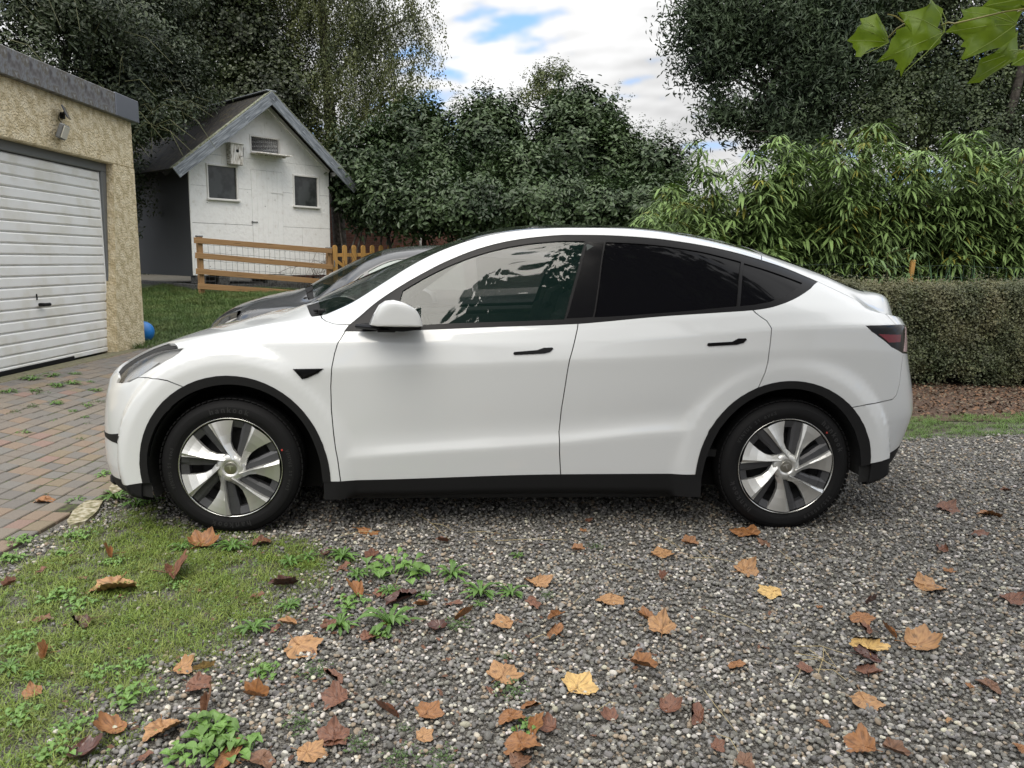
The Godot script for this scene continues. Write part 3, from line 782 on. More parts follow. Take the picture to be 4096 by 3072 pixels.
	S.V.append(Surf.curve([-0.88, -0.76, -0.65, -0.55, -0.45, -0.33, -0.13, 0.03, 0.187, 0.36, 0.46, 0.52, 0.577, 0.622, 0.735, 0.84, 0.959, 1.1, 1.265, 1.42, 1.578, 1.725, 1.9, 2.089, 2.28, 2.454, 2.62, 2.766, 2.9, 2.994, 3.065, 3.173, 3.284, 3.383, 3.514, 3.7, 3.85], [0.7, 0.775, 0.831, 0.88, 0.927, 0.966, 1.006, 1.03, 1.058, 1.071, 1.078, 1.085, 1.095, 1.115, 1.192, 1.262, 1.333, 1.408, 1.472, 1.512, 1.538, 1.55, 1.551, 1.544, 1.527, 1.504, 1.471, 1.433, 1.388, 1.351, 1.321, 1.271, 1.219, 1.161, 1.1, 1.06, 1.03]))   # rail
	S.W.append(Surf.curve([-0.88, -0.55, -0.3, 0, 0.3, 0.5, 0.577, 0.622, 0.735, 0.959, 1.265, 1.578, 2.089, 2.454, 2.766, 2.994, 3.065, 3.2, 3.383, 3.514, 3.85], [0.72, 0.75, 0.79, 0.825, 0.845, 0.86, 0.865, 0.85, 0.79, 0.735, 0.69, 0.663, 0.663, 0.675, 0.7, 0.735, 0.752, 0.772, 0.78, 0.77, 0.7]))
	S.V.append(Surf.curve([-0.88, -0.76, -0.65, -0.55, -0.45, -0.33, -0.13, 0.03, 0.187, 0.36, 0.44, 0.504, 0.593, 0.683, 0.774, 0.88, 0.994, 1.11, 1.266, 1.424, 1.583, 1.75, 2, 2.196, 2.385, 2.576, 2.815, 2.97, 3.17, 3.465, 3.6, 3.68, 3.76], [0.705, 0.782, 0.838, 0.887, 0.932, 0.972, 1.014, 1.043, 1.075, 1.097, 1.105, 1.131, 1.175, 1.233, 1.294, 1.364, 1.428, 1.479, 1.53, 1.562, 1.579, 1.587, 1.589, 1.581, 1.557, 1.522, 1.464, 1.418, 1.355, 1.255, 1.245, 1.22, 1.16]))   # edge
	S.W.append(Surf.curve([-0.88, -0.55, -0.33, 0, 0.187, 0.36, 0.44, 0.6, 0.774, 0.994, 1.27, 1.7, 2.4, 2.8, 3.46, 3.76], [0.66, 0.7, 0.75, 0.785, 0.79, 0.78, 0.765, 0.745, 0.715, 0.67, 0.615, 0.6, 0.6, 0.59, 0.6, 0.58]))
	S.V.append([]); S.W.append([])
	S.V.append(Surf.curve([-0.88, -0.815, -0.76, -0.68, -0.596, -0.518, -0.44, -0.286, -0.13, 0, 0.159, 0.22, 0.4, 0.7, 1.144, 1.279, 1.459, 1.69, 2, 2.2, 2.53, 2.8, 3.1, 3.465, 3.6, 3.7, 3.76], [0.7, 0.762, 0.8, 0.845, 0.885, 0.921, 0.951, 1.004, 1.043, 1.08, 1.112, 1.135, 1.225, 1.365, 1.535, 1.577, 1.611, 1.629, 1.63, 1.622, 1.588, 1.533, 1.44, 1.295, 1.265, 1.235, 1.18]))   # centre
	S.W.append(Surf.curve([-1, 4], [0, 0]))
	S.UF = [-0.78, -0.83, -0.852, -0.87, -0.872, -0.862, -0.85, -0.837, -0.827, -0.82, -0.815, -0.8, -0.79]; S.UR = [3.7, 3.76, 3.8, 3.84, 3.855, 3.845, 3.78, 3.755, 3.75, 3.755, 3.76, 3.765, 3.765]
	S.RK = [0.3, 0.25, 0.2, 0.07, 0.4, 0.45, 0.08, 0.1, 0.25, 0.5, 0.3, 0.5, 0.5]
	S.flares = [Vector2(0.02, 0.355), Vector2(2.868, 0.352)]
	S.build()
	return S
func arc_points(cx: float, cy: float, r: float, a0: float, a1: float, n: int) -> PackedVector2Array:
	var p := PackedVector2Array()
	for i in n + 1:
		var a := lerpf(a0, a1, float(i) / n)
		p.append(Vector2(cx + r * cos(a), cy + r * sin(a)))
	return p

func wheel(car: Node3D, u: float, side: float, turn: float, words: Array, dot: float):
	var w := Node3D.new()
	w.name = numbered("wheel", car)
	car.add_child(w, true)
	w.position = Vector3(u, 0.348, 0.945 * side)
	var z := Vector3(0, 0, side)
	var ax := Basis(Vector3(1, 0, 0), Vector3(0, 1, 0), z)
	# tyre
	var t := MB.new()
	t.lathe([Vector2(0.245, -0.20), Vector2(0.30, -0.215), Vector2(0.335, -0.205), Vector2(0.350, -0.18), Vector2(0.3545, -0.14), Vector2(0.355, -0.085), Vector2(0.3545, -0.055), Vector2(0.351, -0.036), Vector2(0.344, -0.020), Vector2(0.330, -0.006), Vector2(0.318, -0.001), Vector2(0.317, 0.0015), Vector2(0.300, 0.003), Vector2(0.285, 0.002), Vector2(0.284, 0.0005), Vector2(0.270, -0.003), Vector2(0.262, -0.010), Vector2(0.257, -0.020)], 96, ax, Vector3.ZERO)
	for k in 72:                                      # tread blocks on the shoulder
		var a := TAU * k / 72.0
		var o := Vector3(cos(a), sin(a), 0)
		var tg := Vector3(-sin(a), cos(a), 0)
		t.box(o * 0.3475 + z * -0.040, Vector3(0.006, 0.0235, 0.042), Basis(o, tg, Vector3(0, 0, 1)).rotated(tg, 0.45 * side), 0.001)
		t.box(o * 0.3535 + z * -0.115, Vector3(0.006, 0.022, 0.05), Basis(o, tg, Vector3(0, 0, 1)), 0.001)
	part("tyre", t.mesh(), M.rubber, w)
	var rg := MB.new()
	rg.lathe([Vector2(0.262, -0.022), Vector2(0.2605, -0.005), Vector2(0.2585, -0.003), Vector2(0.2545, -0.004), Vector2(0.2525, -0.010), Vector2(0.251, -0.03)], 96, ax, Vector3.ZERO)
	part("rim", rg.mesh(), M.alloy, w)
	var bk := MB.new()
	bk.lathe([Vector2(0.253, -0.012), Vector2(0.25, -0.10), Vector2(0.20, -0.13), Vector2(0.17, -0.105), Vector2(0.165, -0.10), Vector2(0.06, -0.10), Vector2(0.0, -0.10)], 64, ax, Vector3.ZERO)
	part("brake_disc", bk.mesh(), M.dark_metal, w)
	var R := 0.2515
	var pt := func(deg: float, r: float, h: float) -> Vector3:
		var a := deg_to_rad(90.0 - deg - turn)
		return Vector3(cos(a) * r * R, sin(a) * r * R, h * side)
	for k in 7:
		var d := 360.0 / 7.0 * k
		var blades := MB.new(); var spokes := MB.new()
		# silver blade: a straight ridge on one side, a curved edge on the other
		var ridge := [[-24.0, 1.0], [-22.2, 0.86], [-19.4, 0.68], [-14.8, 0.48], [-9.0, 0.36], [0.0, 0.255], [12.0, 0.19]]
		var far := [[5.0, 1.0], [3.6, 0.86], [2.0, 0.70], [1.6, 0.52], [8.0, 0.385], [26.0, 0.31], [52.0, 0.24]]
		for i in 6:
			var cols := 6
			for j in cols:
				var q := []
				for e in [[i, j], [i + 1, j], [i + 1, j + 1], [i, j + 1]]:
					var f := float(e[1]) / cols
					var a: Array = ridge[e[0]]; var b: Array = far[e[0]]
					var hr: float = 0.004 - 0.010 * (1.0 - a[1]) + 0.011 * sin(clampf((1.0 - a[1]) * 3.2, 0, PI * 0.5))
					var hf: float = -0.008 - 0.004 * (1.0 - a[1])
					var hh := lerpf(hr + 0.006, hf, pow((f - 0.17) / 0.83, 0.8)) if f > 0.17 else lerpf(hr - 0.007, hr + 0.006, f / 0.17)
					q.append(pt.call(lerpf(a[0], b[0], f) + d, lerpf(a[1], b[1], f) * (0.985 if e[0] == 0 else 1.0), hh))
				if side > 0: blades.quad(q[0], q[1], q[2], q[3])
				else: blades.quad(q[3], q[2], q[1], q[0])
			for edge in 2:                           # the thickness of both edges
				var a: Array = (ridge if edge == 0 else far)[i]; var b: Array = (ridge if edge == 0 else far)[i + 1]
				var h0: float = (0.004 - 0.010 * (1.0 - a[1]) + 0.011 * sin(clampf((1.0 - a[1]) * 3.2, 0, PI * 0.5))) - 0.002 if edge == 0 else -0.010 - 0.004 * (1.0 - ridge[i][1])
				var h1: float = (0.004 - 0.010 * (1.0 - b[1]) + 0.011 * sin(clampf((1.0 - b[1]) * 3.2, 0, PI * 0.5))) - 0.002 if edge == 0 else -0.010 - 0.004 * (1.0 - ridge[i + 1][1])
				blades.quad(pt.call(a[0] + d, a[1] * (0.985 if i == 0 else 1.0), h0), pt.call(b[0] + d, b[1], h1), pt.call(b[0] + d, b[1], h1 - 0.02), pt.call(a[0] + d, a[1] * (0.985 if i == 0 else 1.0), h0 - 0.02))
		# dark spoke beside the next ridge, and the dark bridge along the rim
		var lft := [[16.0, 1.0], [16.2, 0.84], [17.2, 0.62], [19.5, 0.37], [30.0, 0.26]]
		var rgt := [[27.6, 0.995], [29.0, 0.84], [33.8, 0.62], [40.0, 0.37], [48.0, 0.26]]
		for i in 4:
			for j in 3:
				var q := []
				for e in [[i, j], [i + 1, j], [i + 1, j + 1], [i, j + 1]]:
					var f := float(e[1]) / 3
					q.append(pt.call(lerpf(lft[e[0]][0], rgt[e[0]][0], f) + d, lerpf(lft[e[0]][1], rgt[e[0]][1], f) * 0.985, lerpf(-0.014, -0.009, f) - 0.006 * i / 4.0 + (-0.008 if e[1] == 0 else 0.0)))
				if side > 0: spokes.quad(q[0], q[1], q[2], q[3])
				else: spokes.quad(q[3], q[2], q[1], q[0])
			spokes.quad(pt.call(lft[i][0] + d, lft[i][1] * 0.985, -0.022), pt.call(lft[i + 1][0] + d, lft[i + 1][1] * 0.985, -0.026), pt.call(lft[i + 1][0] + d, lft[i + 1][1] * 0.985, -0.06), pt.call(lft[i][0] + d, lft[i][1] * 0.985, -0.06))
		for j in 4:
			var a0 := lerpf(4.5, 17.0, j / 4.0) + d; var a1 := lerpf(4.5, 17.0, (j + 1) / 4.0) + d
			var q := [pt.call(a0, 0.985, -0.012), pt.call(a0, 0.84, -0.024), pt.call(a1, 0.84, -0.024), pt.call(a1, 0.985, -0.012)]
			if side > 0: spokes.quad(q[0], q[1], q[2], q[3])
			else: spokes.quad(q[3], q[2], q[1], q[0])
			spokes.quad(q[1], q[2], q[2] - z * 0.035, q[1] - z * 0.035)
		part("blade", blades.mesh(), M.wheel_silver, w)
		part("spoke", spokes.mesh(), M.wheel_dark, w)
	var hb := MB.new()
	hb.lathe([Vector2(0.078, -0.03), Vector2(0.072, -0.004), Vector2(0.060, 0.003), Vector2(0.047, 0.005), Vector2(0.040, 0.0055), Vector2(0.037, 0.001), Vector2(0.032, -0.001)], 48, ax, Vector3.ZERO)
	part("hub", hb.mesh(), M.wheel_silver, w)
	var cp := MB.new()
	cp.lathe([Vector2(0.0325, -0.004), Vector2(0.0318, 0.001), Vector2(0.029, 0.003), Vector2(0.0, 0.0042)], 40, ax, Vector3.ZERO)
	var cap := part("centre_cap", cp.mesh(), M.brushed, w)
	var em := MB.new()                                # the maker's emblem: a curved bar over a tapering stem
	var er := deg_to_rad(-turn * 2.0)
	em.slab(P2([-0.016, 0.011, -0.008, 0.0145, 0.0, 0.0155, 0.008, 0.0145, 0.016, 0.011, 0.014, 0.0085, 0.006, 0.011, 0.003, -0.004, 0.0, -0.016, -0.003, -0.004, -0.006, 0.011, -0.014, 0.0085]), Transform3D(Basis(z, er) * Basis(Vector3(side, 0, 0), Vector3(0, 1, 0), z), z * 0.0047), 0.0012)
	part("emblem", em.mesh(), M.emblem, cap)
	for wd in words:                                  # raised lettering round the sidewall: [text, middle angle, size, degrees per letter]
		for i in wd[0].length():
			if wd[0][i] == " ": continue
			var deg: float = wd[1] + (i - (wd[0].length() - 1) * 0.5) * wd[3]
			var a := deg_to_rad(90.0 - deg)
			var o := Vector3(cos(a), sin(a), 0)
			var tm := TextMesh.new()
			tm.text = wd[0][i]; tm.font = M.font; tm.font_size = 48; tm.pixel_size = wd[2] / 48.0; tm.depth = 0.0016
			var l := part("letter", tm, M.tyre_print, w)
			l.transform = Transform3D(Basis(Vector3(0, 0, 1), a - PI / 2) if side > 0 else Basis(Vector3(0, 1, 0), PI) * Basis(Vector3(0, 0, 1), -(a - PI / 2)), o * 0.300 + z * 0.0031)
	if dot > -900:
		var a := deg_to_rad(90.0 - dot)
		var dm := MB.new()
		dm.lathe([Vector2(0.0055, 0.0), Vector2(0.005, 0.001), Vector2(0, 0.001)], 16, Basis(Vector3(1, 0, 0), Vector3(0, 1, 0), z), Vector3(cos(a), sin(a), 0) * 0.277 + z * 0.0009)
		part("red_dot", dm.mesh(), M.red_paint, w)

func rounded(p: PackedVector2Array) -> PackedVector2Array:       # a smooth line through the same points
	var out := PackedVector2Array()
	var n := p.size()
	for i in n:
		var a := p[(i + n - 1) % n]; var b := p[i]; var c := p[(i + 1) % n]; var d := p[(i + 2) % n]
		out.append(b)
		var m := Vector2(1.0, 0.12)
		if ((c - b) * m).length() > 0.03:
			var u := ((b - a) * m).normalized(); var v := ((c - b) * m).normalized(); var w := ((d - c) * m).normalized()
			if u.dot(v) > 0.8 and v.dot(w) > 0.8:
				for t in [0.33, 0.67]: out.append(b.cubic_interpolate(c, b - (c - b).length() * (b - a).normalized(), c + (c - b).length() * (d - c).normalized(), t))
	return out
func slabs(poly: PackedVector2Array, at: Array) -> Array:
	var out := []
	for i in at.size() - 1: out.append_array(Geometry2D.intersect_polygons(poly, P2([at[i], -1, at[i + 1], -1, at[i + 1], 13, at[i], 13])))
	return out

func white_car():
	var S := white_car_surface()
	var car := thing("parked_car", "white five-door electric hatchback parked side-on on the gravel, nearest car", "car", CAR_AT, CAR_TURN)
	var dlo := P2([0.575, 8.0, 0.671, 7.923, 0.970, 7.909, 1.356, 7.915, 1.756, 7.90, 1.877, 7.907, 2.228, 7.914, 2.494, 7.917, 2.683, 7.938, 2.767, 7.993, 2.864, 8.138, 2.951, 8.358, 3.023, 8.667, 3.09, 9.179, 3.017, 9.215, 2.929, 9.26, 2.782, 9.25, 2.65, 9.268, 2.463, 9.268, 2.278, 9.27, 2.093, 9.27, 1.909, 9.275, 1.73, 9.275, 1.579, 9.265, 1.421, 9.255, 1.265, 9.231, 1.111, 9.198, 0.959, 9.172, 0.846, 9.15, 0.735, 9.09, 0.665, 8.917, 0.596, 8.501])
	var fglass := P2([0.861, 8.944, 0.96, 8.997, 1.073, 9.022, 1.188, 9.046, 1.304, 9.068, 1.421, 9.085, 1.577, 9.093, 1.718, 9.093, 1.815, 9.085, 1.822, 9.06, 1.772, 8.599, 1.718, 8.248, 1.69, 8.013, 1.488, 8.02, 1.264, 8.034, 0.966, 8.062, 0.818, 8.089])
	var rglass := P2([1.933, 9.066, 2.088, 9.064, 2.272, 9.058, 2.455, 9.029, 2.663, 8.954, 2.592, 8.056, 2.363, 8.01, 2.23, 7.998, 2.036, 8.0, 1.846, 8.018, 1.887, 8.468])
	var qglass := P2([2.678, 8.933, 2.817, 8.88, 2.941, 8.825, 2.986, 8.80, 2.955, 8.593, 2.875, 8.312, 2.773, 8.146, 2.679, 8.08, 2.608, 8.058])
	var fo := P2([-0.382, 0.3, -0.381, 2.052, -0.382, 3.026, -0.383, 3.720, -0.380, 4.125, -0.374, 4.399, -0.364, 4.633, -0.351, 4.857, -0.334, 5.069, -0.315, 5.263, -0.295, 5.438, -0.272, 5.592, -0.231, 5.720, -0.187, 5.824, -0.142, 5.902, -0.094, 5.954, -0.045, 5.980, 0.004, 5.978, 0.053, 5.946, 0.101, 5.889, 0.148, 5.805, 0.193, 5.696, 0.236, 5.564, 0.276, 5.411, 0.314, 5.242, 0.348, 5.063, 0.379, 4.875, 0.406, 4.681, 0.431, 4.483, 0.451, 4.269, 0.469, 3.990, 0.482, 3.512, 0.493, 2.893, 0.500, 2.462, 0.503, 2.007, 0.504, 0.3])
	var fi := P2([-0.353, 0.2, -0.352, 2.013, -0.355, 2.949, -0.356, 3.652, -0.354, 4.076, -0.347, 4.350, -0.336, 4.571, -0.323, 4.778, -0.306, 4.970, -0.289, 5.144, -0.266, 5.298, -0.229, 5.431, -0.190, 5.542, -0.148, 5.628, -0.104, 5.690, -0.060, 5.728, -0.015, 5.740, 0.031, 5.728, 0.075, 5.690, 0.119, 5.628, 0.161, 5.543, 0.201, 5.436, 0.239, 5.310, 0.275, 5.170, 0.307, 5.018, 0.337, 4.858, 0.363, 4.690, 0.386, 4.518, 0.405, 4.338, 0.422, 4.121, 0.436, 3.822, 0.447, 3.291, 0.455, 2.799, 0.460, 2.405, 0.464, 1.983, 0.465, 0.2])
	var ro := P2([2.395, 0.3, 2.396, 2.022, 2.401, 2.235, 2.409, 2.419, 2.419, 2.597, 2.433, 2.769, 2.450, 2.933, 2.470, 3.309, 2.493, 3.799, 2.520, 4.136, 2.549, 4.390, 2.581, 4.602, 2.616, 4.780, 2.654, 4.924, 2.693, 5.038, 2.734, 5.124, 2.777, 5.186, 2.820, 5.225, 2.865, 5.243, 2.909, 5.240, 2.954, 5.215, 2.998, 5.169, 3.041, 5.101, 3.083, 5.007, 3.123, 4.886, 3.161, 4.731, 3.197, 4.531, 3.229, 4.286, 3.259, 3.961, 3.284, 3.451, 3.302, 2.939, 3.312, 2.717, 3.319, 2.481, 3.324, 2.236, 3.325, 1.945, 3.326, 0.3])
	var ri := P2([2.430, 0.2, 2.431, 1.994, 2.438, 2.199, 2.446, 2.365, 2.458, 2.525, 2.471, 2.678, 2.486, 2.825, 2.504, 2.969, 2.524, 3.344, 2.547, 3.769, 2.573, 4.072, 2.601, 4.302, 2.631, 4.488, 2.664, 4.648, 2.699, 4.777, 2.736, 4.876, 2.775, 4.949, 2.815, 4.996, 2.855, 5.019, 2.896, 5.019, 2.937, 4.995, 2.978, 4.946, 3.017, 4.873, 3.055, 4.771, 3.091, 4.636, 3.125, 4.463, 3.156, 4.256, 3.185, 3.984, 3.210, 3.585, 3.232, 3.056, 3.250, 2.842, 3.265, 2.655, 3.277, 2.458, 3.285, 2.253, 3.290, 2.020, 3.291, 0.2])
	var head := P2([-0.552, 6.442, -0.525, 6.711, -0.48, 6.887, -0.416, 6.95, -0.363, 6.955, -0.313, 6.93, -0.273, 6.925, -0.218, 6.926, -0.244, 6.773, -0.282, 6.63, -0.315, 6.494, -0.357, 6.385, -0.406, 6.242, -0.447, 6.145, -0.501, 6.226])
	var tail := P2([3.265, 7.016, 3.359, 7.067, 3.446, 7.11, 3.498, 7.11, 3.612, 7.06, 3.70, 7.0, 3.71, 6.45, 3.66, 6.15, 3.56, 6.08, 3.495, 6.068, 3.402, 6.245, 3.327, 6.606])
	dlo = rounded(dlo)
	# each seam starts at the rim of what is cut so far, so that no cut leaves a hole
	var knives := [fo, ro]
	for q in [P2([0.43, 10.1, 0.475, 9.263, 0.52, 8.843, 0.61, 8.52]), P2([-0.33, 10.1, -0.30, 8.4, -0.25, 6.88]), P2([-0.60, 10.1, -0.60, 7.6, -0.53, 6.58])]: knives.append_array(S.gap(q, 0.0026))
	knives.append(head)
	for q in [P2([-0.199, 5.74, -0.26, 5.915, -0.307, 6.066, -0.406, 6.242, -0.426, 6.22]), P2([0.554, 1.9, 0.528, 4.005, 0.513, 4.901, 0.513, 5.51, 0.521, 6.111, 0.534, 6.61, 0.56, 7.279, 0.585, 8.08]),
			P2([1.688, 1.9, 1.676, 2.721, 1.672, 3.793, 1.681, 4.621, 1.704, 5.639, 1.73, 6.614, 1.761, 7.96]), P2([2.70, 5.0, 2.736, 5.504, 2.747, 5.732, 2.755, 6.389, 2.76, 7.015, 2.739, 7.417, 2.665, 8.0]),
			P2([3.20, 4.36, 3.317, 4.583, 3.411, 4.768, 3.431, 4.891, 3.46, 5.35, 3.475, 5.694, 3.51, 6.14])]: knives.append_array(S.gap(q, 0.0026))
	knives.append(tail)
	for q in [P2([3.446, 7.0, 3.371, 8.70, 3.302, 9.024, 3.193, 9.089, 3.06, 9.17]), P2([2.822, 10.1, 2.785, 9.18]), P2([3.65, 6.4, 3.80, 6.0, 4.1, 5.6])]: knives.append_array(S.gap(q, 0.0026))
	knives.append(dlo)
	var pieces := cut([P2([-1, 2, 4, 2, 4, 10, -1, 10])], knives)
	var low := P2([-1, 0, 4, 0, 4, 1.97, -1, 1.97])
	var band := cut([fo], [low, fi]); var band2 := cut([ro], [low, ri])
	var trim := cut(slabs(dlo, [0.0, 1.3, 2.25, 2.8, 4.0]), [fglass, rglass, qglass])
	var shell := cut(slabs(P2([-1, 0.7, 4, 0.7, 4, 10, -1, 10]), [-1.0, -0.38, 1.3, 3.5, 4.0]), [dlo, fi, ri, head])
	for side in [1.0, -1.0]:
		for e in [["front_wing", Vector2(0.3, 7.0)], ["front_door", Vector2(1.0, 5.0)], ["rear_door", Vector2(2.2, 6.0)], ["rear_quarter", Vector2(3.0, 7.0)], ["roof_rail", Vector2(1.2, 9.6)]]:
			var b := MB.new()
			S.skin(b, with(pieces, e[1]), 0.0, 0.012, side)
			var o := part(e[0], b.mesh(), M.white_paint, car)
			if e[0] == "front_door" or e[0] == "rear_door":
				var h := MB.new()
				var hp := P2([1.428, 6.484, 1.433, 6.582, 1.55, 6.655, 1.583, 6.769, 1.626, 6.776, 1.632, 6.701, 1.616, 6.53, 1.588, 6.457, 1.436, 6.422]) if e[0] == "front_door" else P2([2.422, 6.468, 2.428, 6.571, 2.554, 6.557, 2.585, 6.682, 2.625, 6.663, 2.63, 6.6, 2.612, 6.46, 2.577, 6.405, 2.431, 6.414])
				S.skin(h, hp, 0.0035, 0.006, side)
				part("door_handle", h.mesh(), M.black_gloss, o)
			if e[0] == "front_wing":
				var h := MB.new()
				S.skin(h, P2([0.328, 6.076, 0.48, 6.055, 0.454, 5.928, 0.4, 5.796, 0.373, 5.768]), 0.004, 0.008, side)
				S.skin(h, P2([0.345, 6.055, 0.46, 6.04, 0.44, 5.95, 0.405, 5.90, 0.385, 5.82]), 0.012, 0.014, side)
				part("side_camera", h.mesh(), M.black_gloss, o)
		for e in [[band, "front_arch_trim"], [band2, "rear_arch_trim"]]:
			var b := MB.new()
			for q in e[0]:
				if not Geometry2D.is_polygon_clockwise(q): S.skin(b, q, 0.005, 0.03, side)
			part(e[1], b.mesh(), M.black_plastic, car)
		var sl := MB.new()
		S.skin(sl, P2([0.468, 0.75, 2.43, 0.75, 2.43, 1.97, 0.468, 1.97]), 0.002, 0.02, side)
		part("sill", sl.mesh(), M.black_plastic, car)
		var tr := MB.new()
		for q in trim:
			if not Geometry2D.is_polygon_clockwise(q): S.skin(tr, q, -0.003, 0.010, side)
		var win := part("window_trim", tr.mesh(), M.black_trim, car)
		var pil := MB.new()
		S.skin(pil, P2([1.838, 9.07, 1.922, 9.05, 1.88, 8.47, 1.838, 8.03, 1.703, 8.03, 1.733, 8.25, 1.787, 8.6]), -0.001, 0.004, side)
		part("pillar_panel", pil.mesh(), M.black_gloss, win)
		for e in [[fglass, M.glass_front, "front_window"], [rglass, M.glass_rear, "rear_window"], [qglass, M.glass_rear, "quarter_window"]]:
			var b := MB.new()
			S.skin(b, e[0], -0.009, 0.0, side)
			part(e[2], b.mesh(), e[1], car)
		var hl := MB.new()
		S.skin(hl, head, -0.03, 0.0, side)
		var hp2 := part("headlight", hl.mesh(), M.lamp_inside, car)
		var hl2 := MB.new()
		for q in Geometry2D.offset_polygon(head, -0.006): S.skin(hl2, q, 0.0, 0.03, side)
		part("lens", hl2.mesh(), M.lens, hp2)
		var hl3 := MB.new()
		S.skin(hl3, P2([-0.50, 6.36, -0.42, 6.36, -0.33, 6.62, -0.36, 6.74, -0.46, 6.62]), -0.022, 0.012, side)
		part("lamp_unit", hl3.mesh(), M.alloy, hp2)
		var tl := MB.new()
		S.skin(tl, tail, -0.001, 0.02, side)
		var tp := part("tail_light", tl.mesh(), M.black_gloss, car)
		var t2 := MB.new()
		S.skin(t2, P2([3.327, 6.695, 3.483, 6.696, 3.473, 6.45, 3.383, 6.408]), 0.001, 0.003, side)
		part("red_reflector", t2.mesh(), M.red_lens, tp)
		var t3 := MB.new()
		S.skin(t3, P2([3.56, 7.0, 3.62, 6.96, 3.635, 6.77, 3.60, 6.43, 3.56, 6.14, 3.51, 6.14, 3.545, 6.585]), 0.001, 0.003, side)
		part("light_bar", t3.mesh(), M.pale_lens, tp)
	# pieces that run across the car
	for e in [["front_bumper", Vector2(-0.6, 4.0), M.white_paint], ["tailgate", Vector2(3.6, 8.5), M.white_paint], ["rear_bumper", Vector2(3.5, 4.0), M.white_paint]]:
		var b := MB.new()
		for side in [1.0, -1.0]:
			S.skin(b, with(pieces, e[1]), 0.0, 0.012, side)
			if e[0] == "tailgate": S.skin(b, P2([2.826, 10, 2.81, 12, 4, 12, 4, 10]), 0.0, 0.01, side)
			if e[0] == "front_bumper": S.skin(b, P2([-1, 10, -0.605, 10, -0.60, 12, -1, 12]), 0.0, 0.01, side)
		var o := part(e[0], b.mesh(), e[2], car)
		var d := MB.new()
		for side in [1.0, -1.0]:
			if e[0] == "front_bumper":
				S.skin(d, P2([-0.72, 4.54, -0.58, 4.57, -0.463, 4.65, -0.50, 4.31, -0.575, 4.36, -0.669, 4.42]), 0.002, 0.006, side)
				S.skin(d, P2([-1, 0.3, -0.40, 0.3, -0.385, 1.97, -1, 1.97]), 0.0, 0.02, side)
			elif e[0] == "rear_bumper": S.skin(d, P2([3.33, 0.3, 4, 0.3, 4, 1.97, 3.33, 1.97]), 0.001, 0.02, side)
			else: S.skin(d, P2([2.87, 10.2, 2.86, 12, 3.40, 12, 3.43, 10.2]), 0.003, 0.006, side)
		part("rear_glass" if e[0] == "tailgate" else "lower_valance", d.mesh(), M.glass_rear if e[0] == "tailgate" else M.black_plastic, o)
	for e in [["bonnet", P2([-0.598, 10, -0.59, 12, 0.15, 12, 0.27, 11.2, 0.39, 10]), M.white_paint, 0.0], ["cowl", P2([0.392, 10, 0.27, 11.2, 0.15, 12, 0.235, 12, 0.34, 11.2, 0.442, 10]), M.black_plastic, -0.02], ["windscreen", P2([0.446, 10, 0.34, 11.2, 0.238, 12, 1.13, 12, 1.18, 10]), M.glass_screen, -0.003], ["glass_roof", P2([1.186, 10, 1.136, 12, 2.80, 12, 2.818, 10]), M.glass_roof, -0.001]]:
		var b := MB.new()
		for side in [1.0, -1.0]: S.skin(b, e[1], e[3], 0.01, side)
		var o := part(e[0], b.mesh(), e[2], car)
		if e[0] == "cowl":
			var wp := MB.new()
			wp.tube([Vector3(0.42, 1.118, 0.60), Vector3(0.36, 1.128, 0.45), Vector3(0.335, 1.135, 0.0)], [0.010, 0.009, 0.006], 6)
			wp.box(Vector3(0.425, 1.125, 0.66), Vector3(0.035, 0.03, 0.05), Basis(Vector3.UP, 0.3), 0.006)
			wp.box(Vector3(0.405, 1.13, 0.62), Vector3(0.06, 0.014, 0.03), Basis(Vector3.UP, 0.6), 0.004)
			wp.tube([Vector3(0.40, 1.13, 0.50), Vector3(0.33, 1.142, -0.1), Vector3(0.36, 1.135, -0.5)], [0.009, 0.008, 0.006], 6)
			part("wiper", wp.mesh(), M.black_plastic, o)
	# dark structure behind the gaps, wheel wells, floor
	var inn := MB.new()
	for side in [1.0, -1.0]:
		for q in shell:
			if not Geometry2D.is_polygon_clockwise(q): S.skin(inn, q, -0.014, 0.0, side)
		for c in [[0.0, 0.02], [2.868, 0.0]]:
			var prof := arc_points(c[0] + 0.03 if c[0] < 1 else c[0], 0.34, 0.437, deg_to_rad(-22 if c[0] < 1 else -6), deg_to_rad(200 if c[0] < 1 else 190), 32)
			for i in prof.size() - 1:
				inn.quad(Vector3(prof[i].x, prof[i].y, 0.93 * side), Vector3(prof[i + 1].x, prof[i + 1].y, 0.93 * side), Vector3(prof[i + 1].x, prof[i + 1].y, 0.60 * side), Vector3(prof[i].x, prof[i].y, 0.60 * side))
			inn.box(Vector3(c[0], 0.46, 0.60 * side), Vector3(0.96, 0.62, 0.01))
	inn.box(Vector3(1.45, 0.195, 0), Vector3(1.94, 0.07, 1.76), Basis.IDENTITY, 0.02)
	inn.box(Vector3(-0.56, 0.205, 0), Vector3(0.36, 0.07, 1.3), Basis.IDENTITY, 0.02)
	inn.box(Vector3(3.45, 0.28, 0), Vector3(0.36, 0.08, 1.3), Basis.IDENTITY, 0.02)
	inn.box(Vector3(0.0, 0.36, 0), Vector3(0.9, 0.3, 1.15)); inn.box(Vector3(2.87, 0.36, 0), Vector3(0.9, 0.3, 1.15))
	part("underbody", inn.mesh(), M.black_inside, car)
	# cabin
	var fl := MB.new()
	fl.box(Vector3(1.75, 0.40, 0), Vector3(2.6, 0.04, 1.7)); fl.box(Vector3(0.62, 0.62, 0), Vector3(0.06, 0.5, 1.66))
	part("cabin_floor", fl.mesh(), M.cabin, car)
	var db := MB.new()
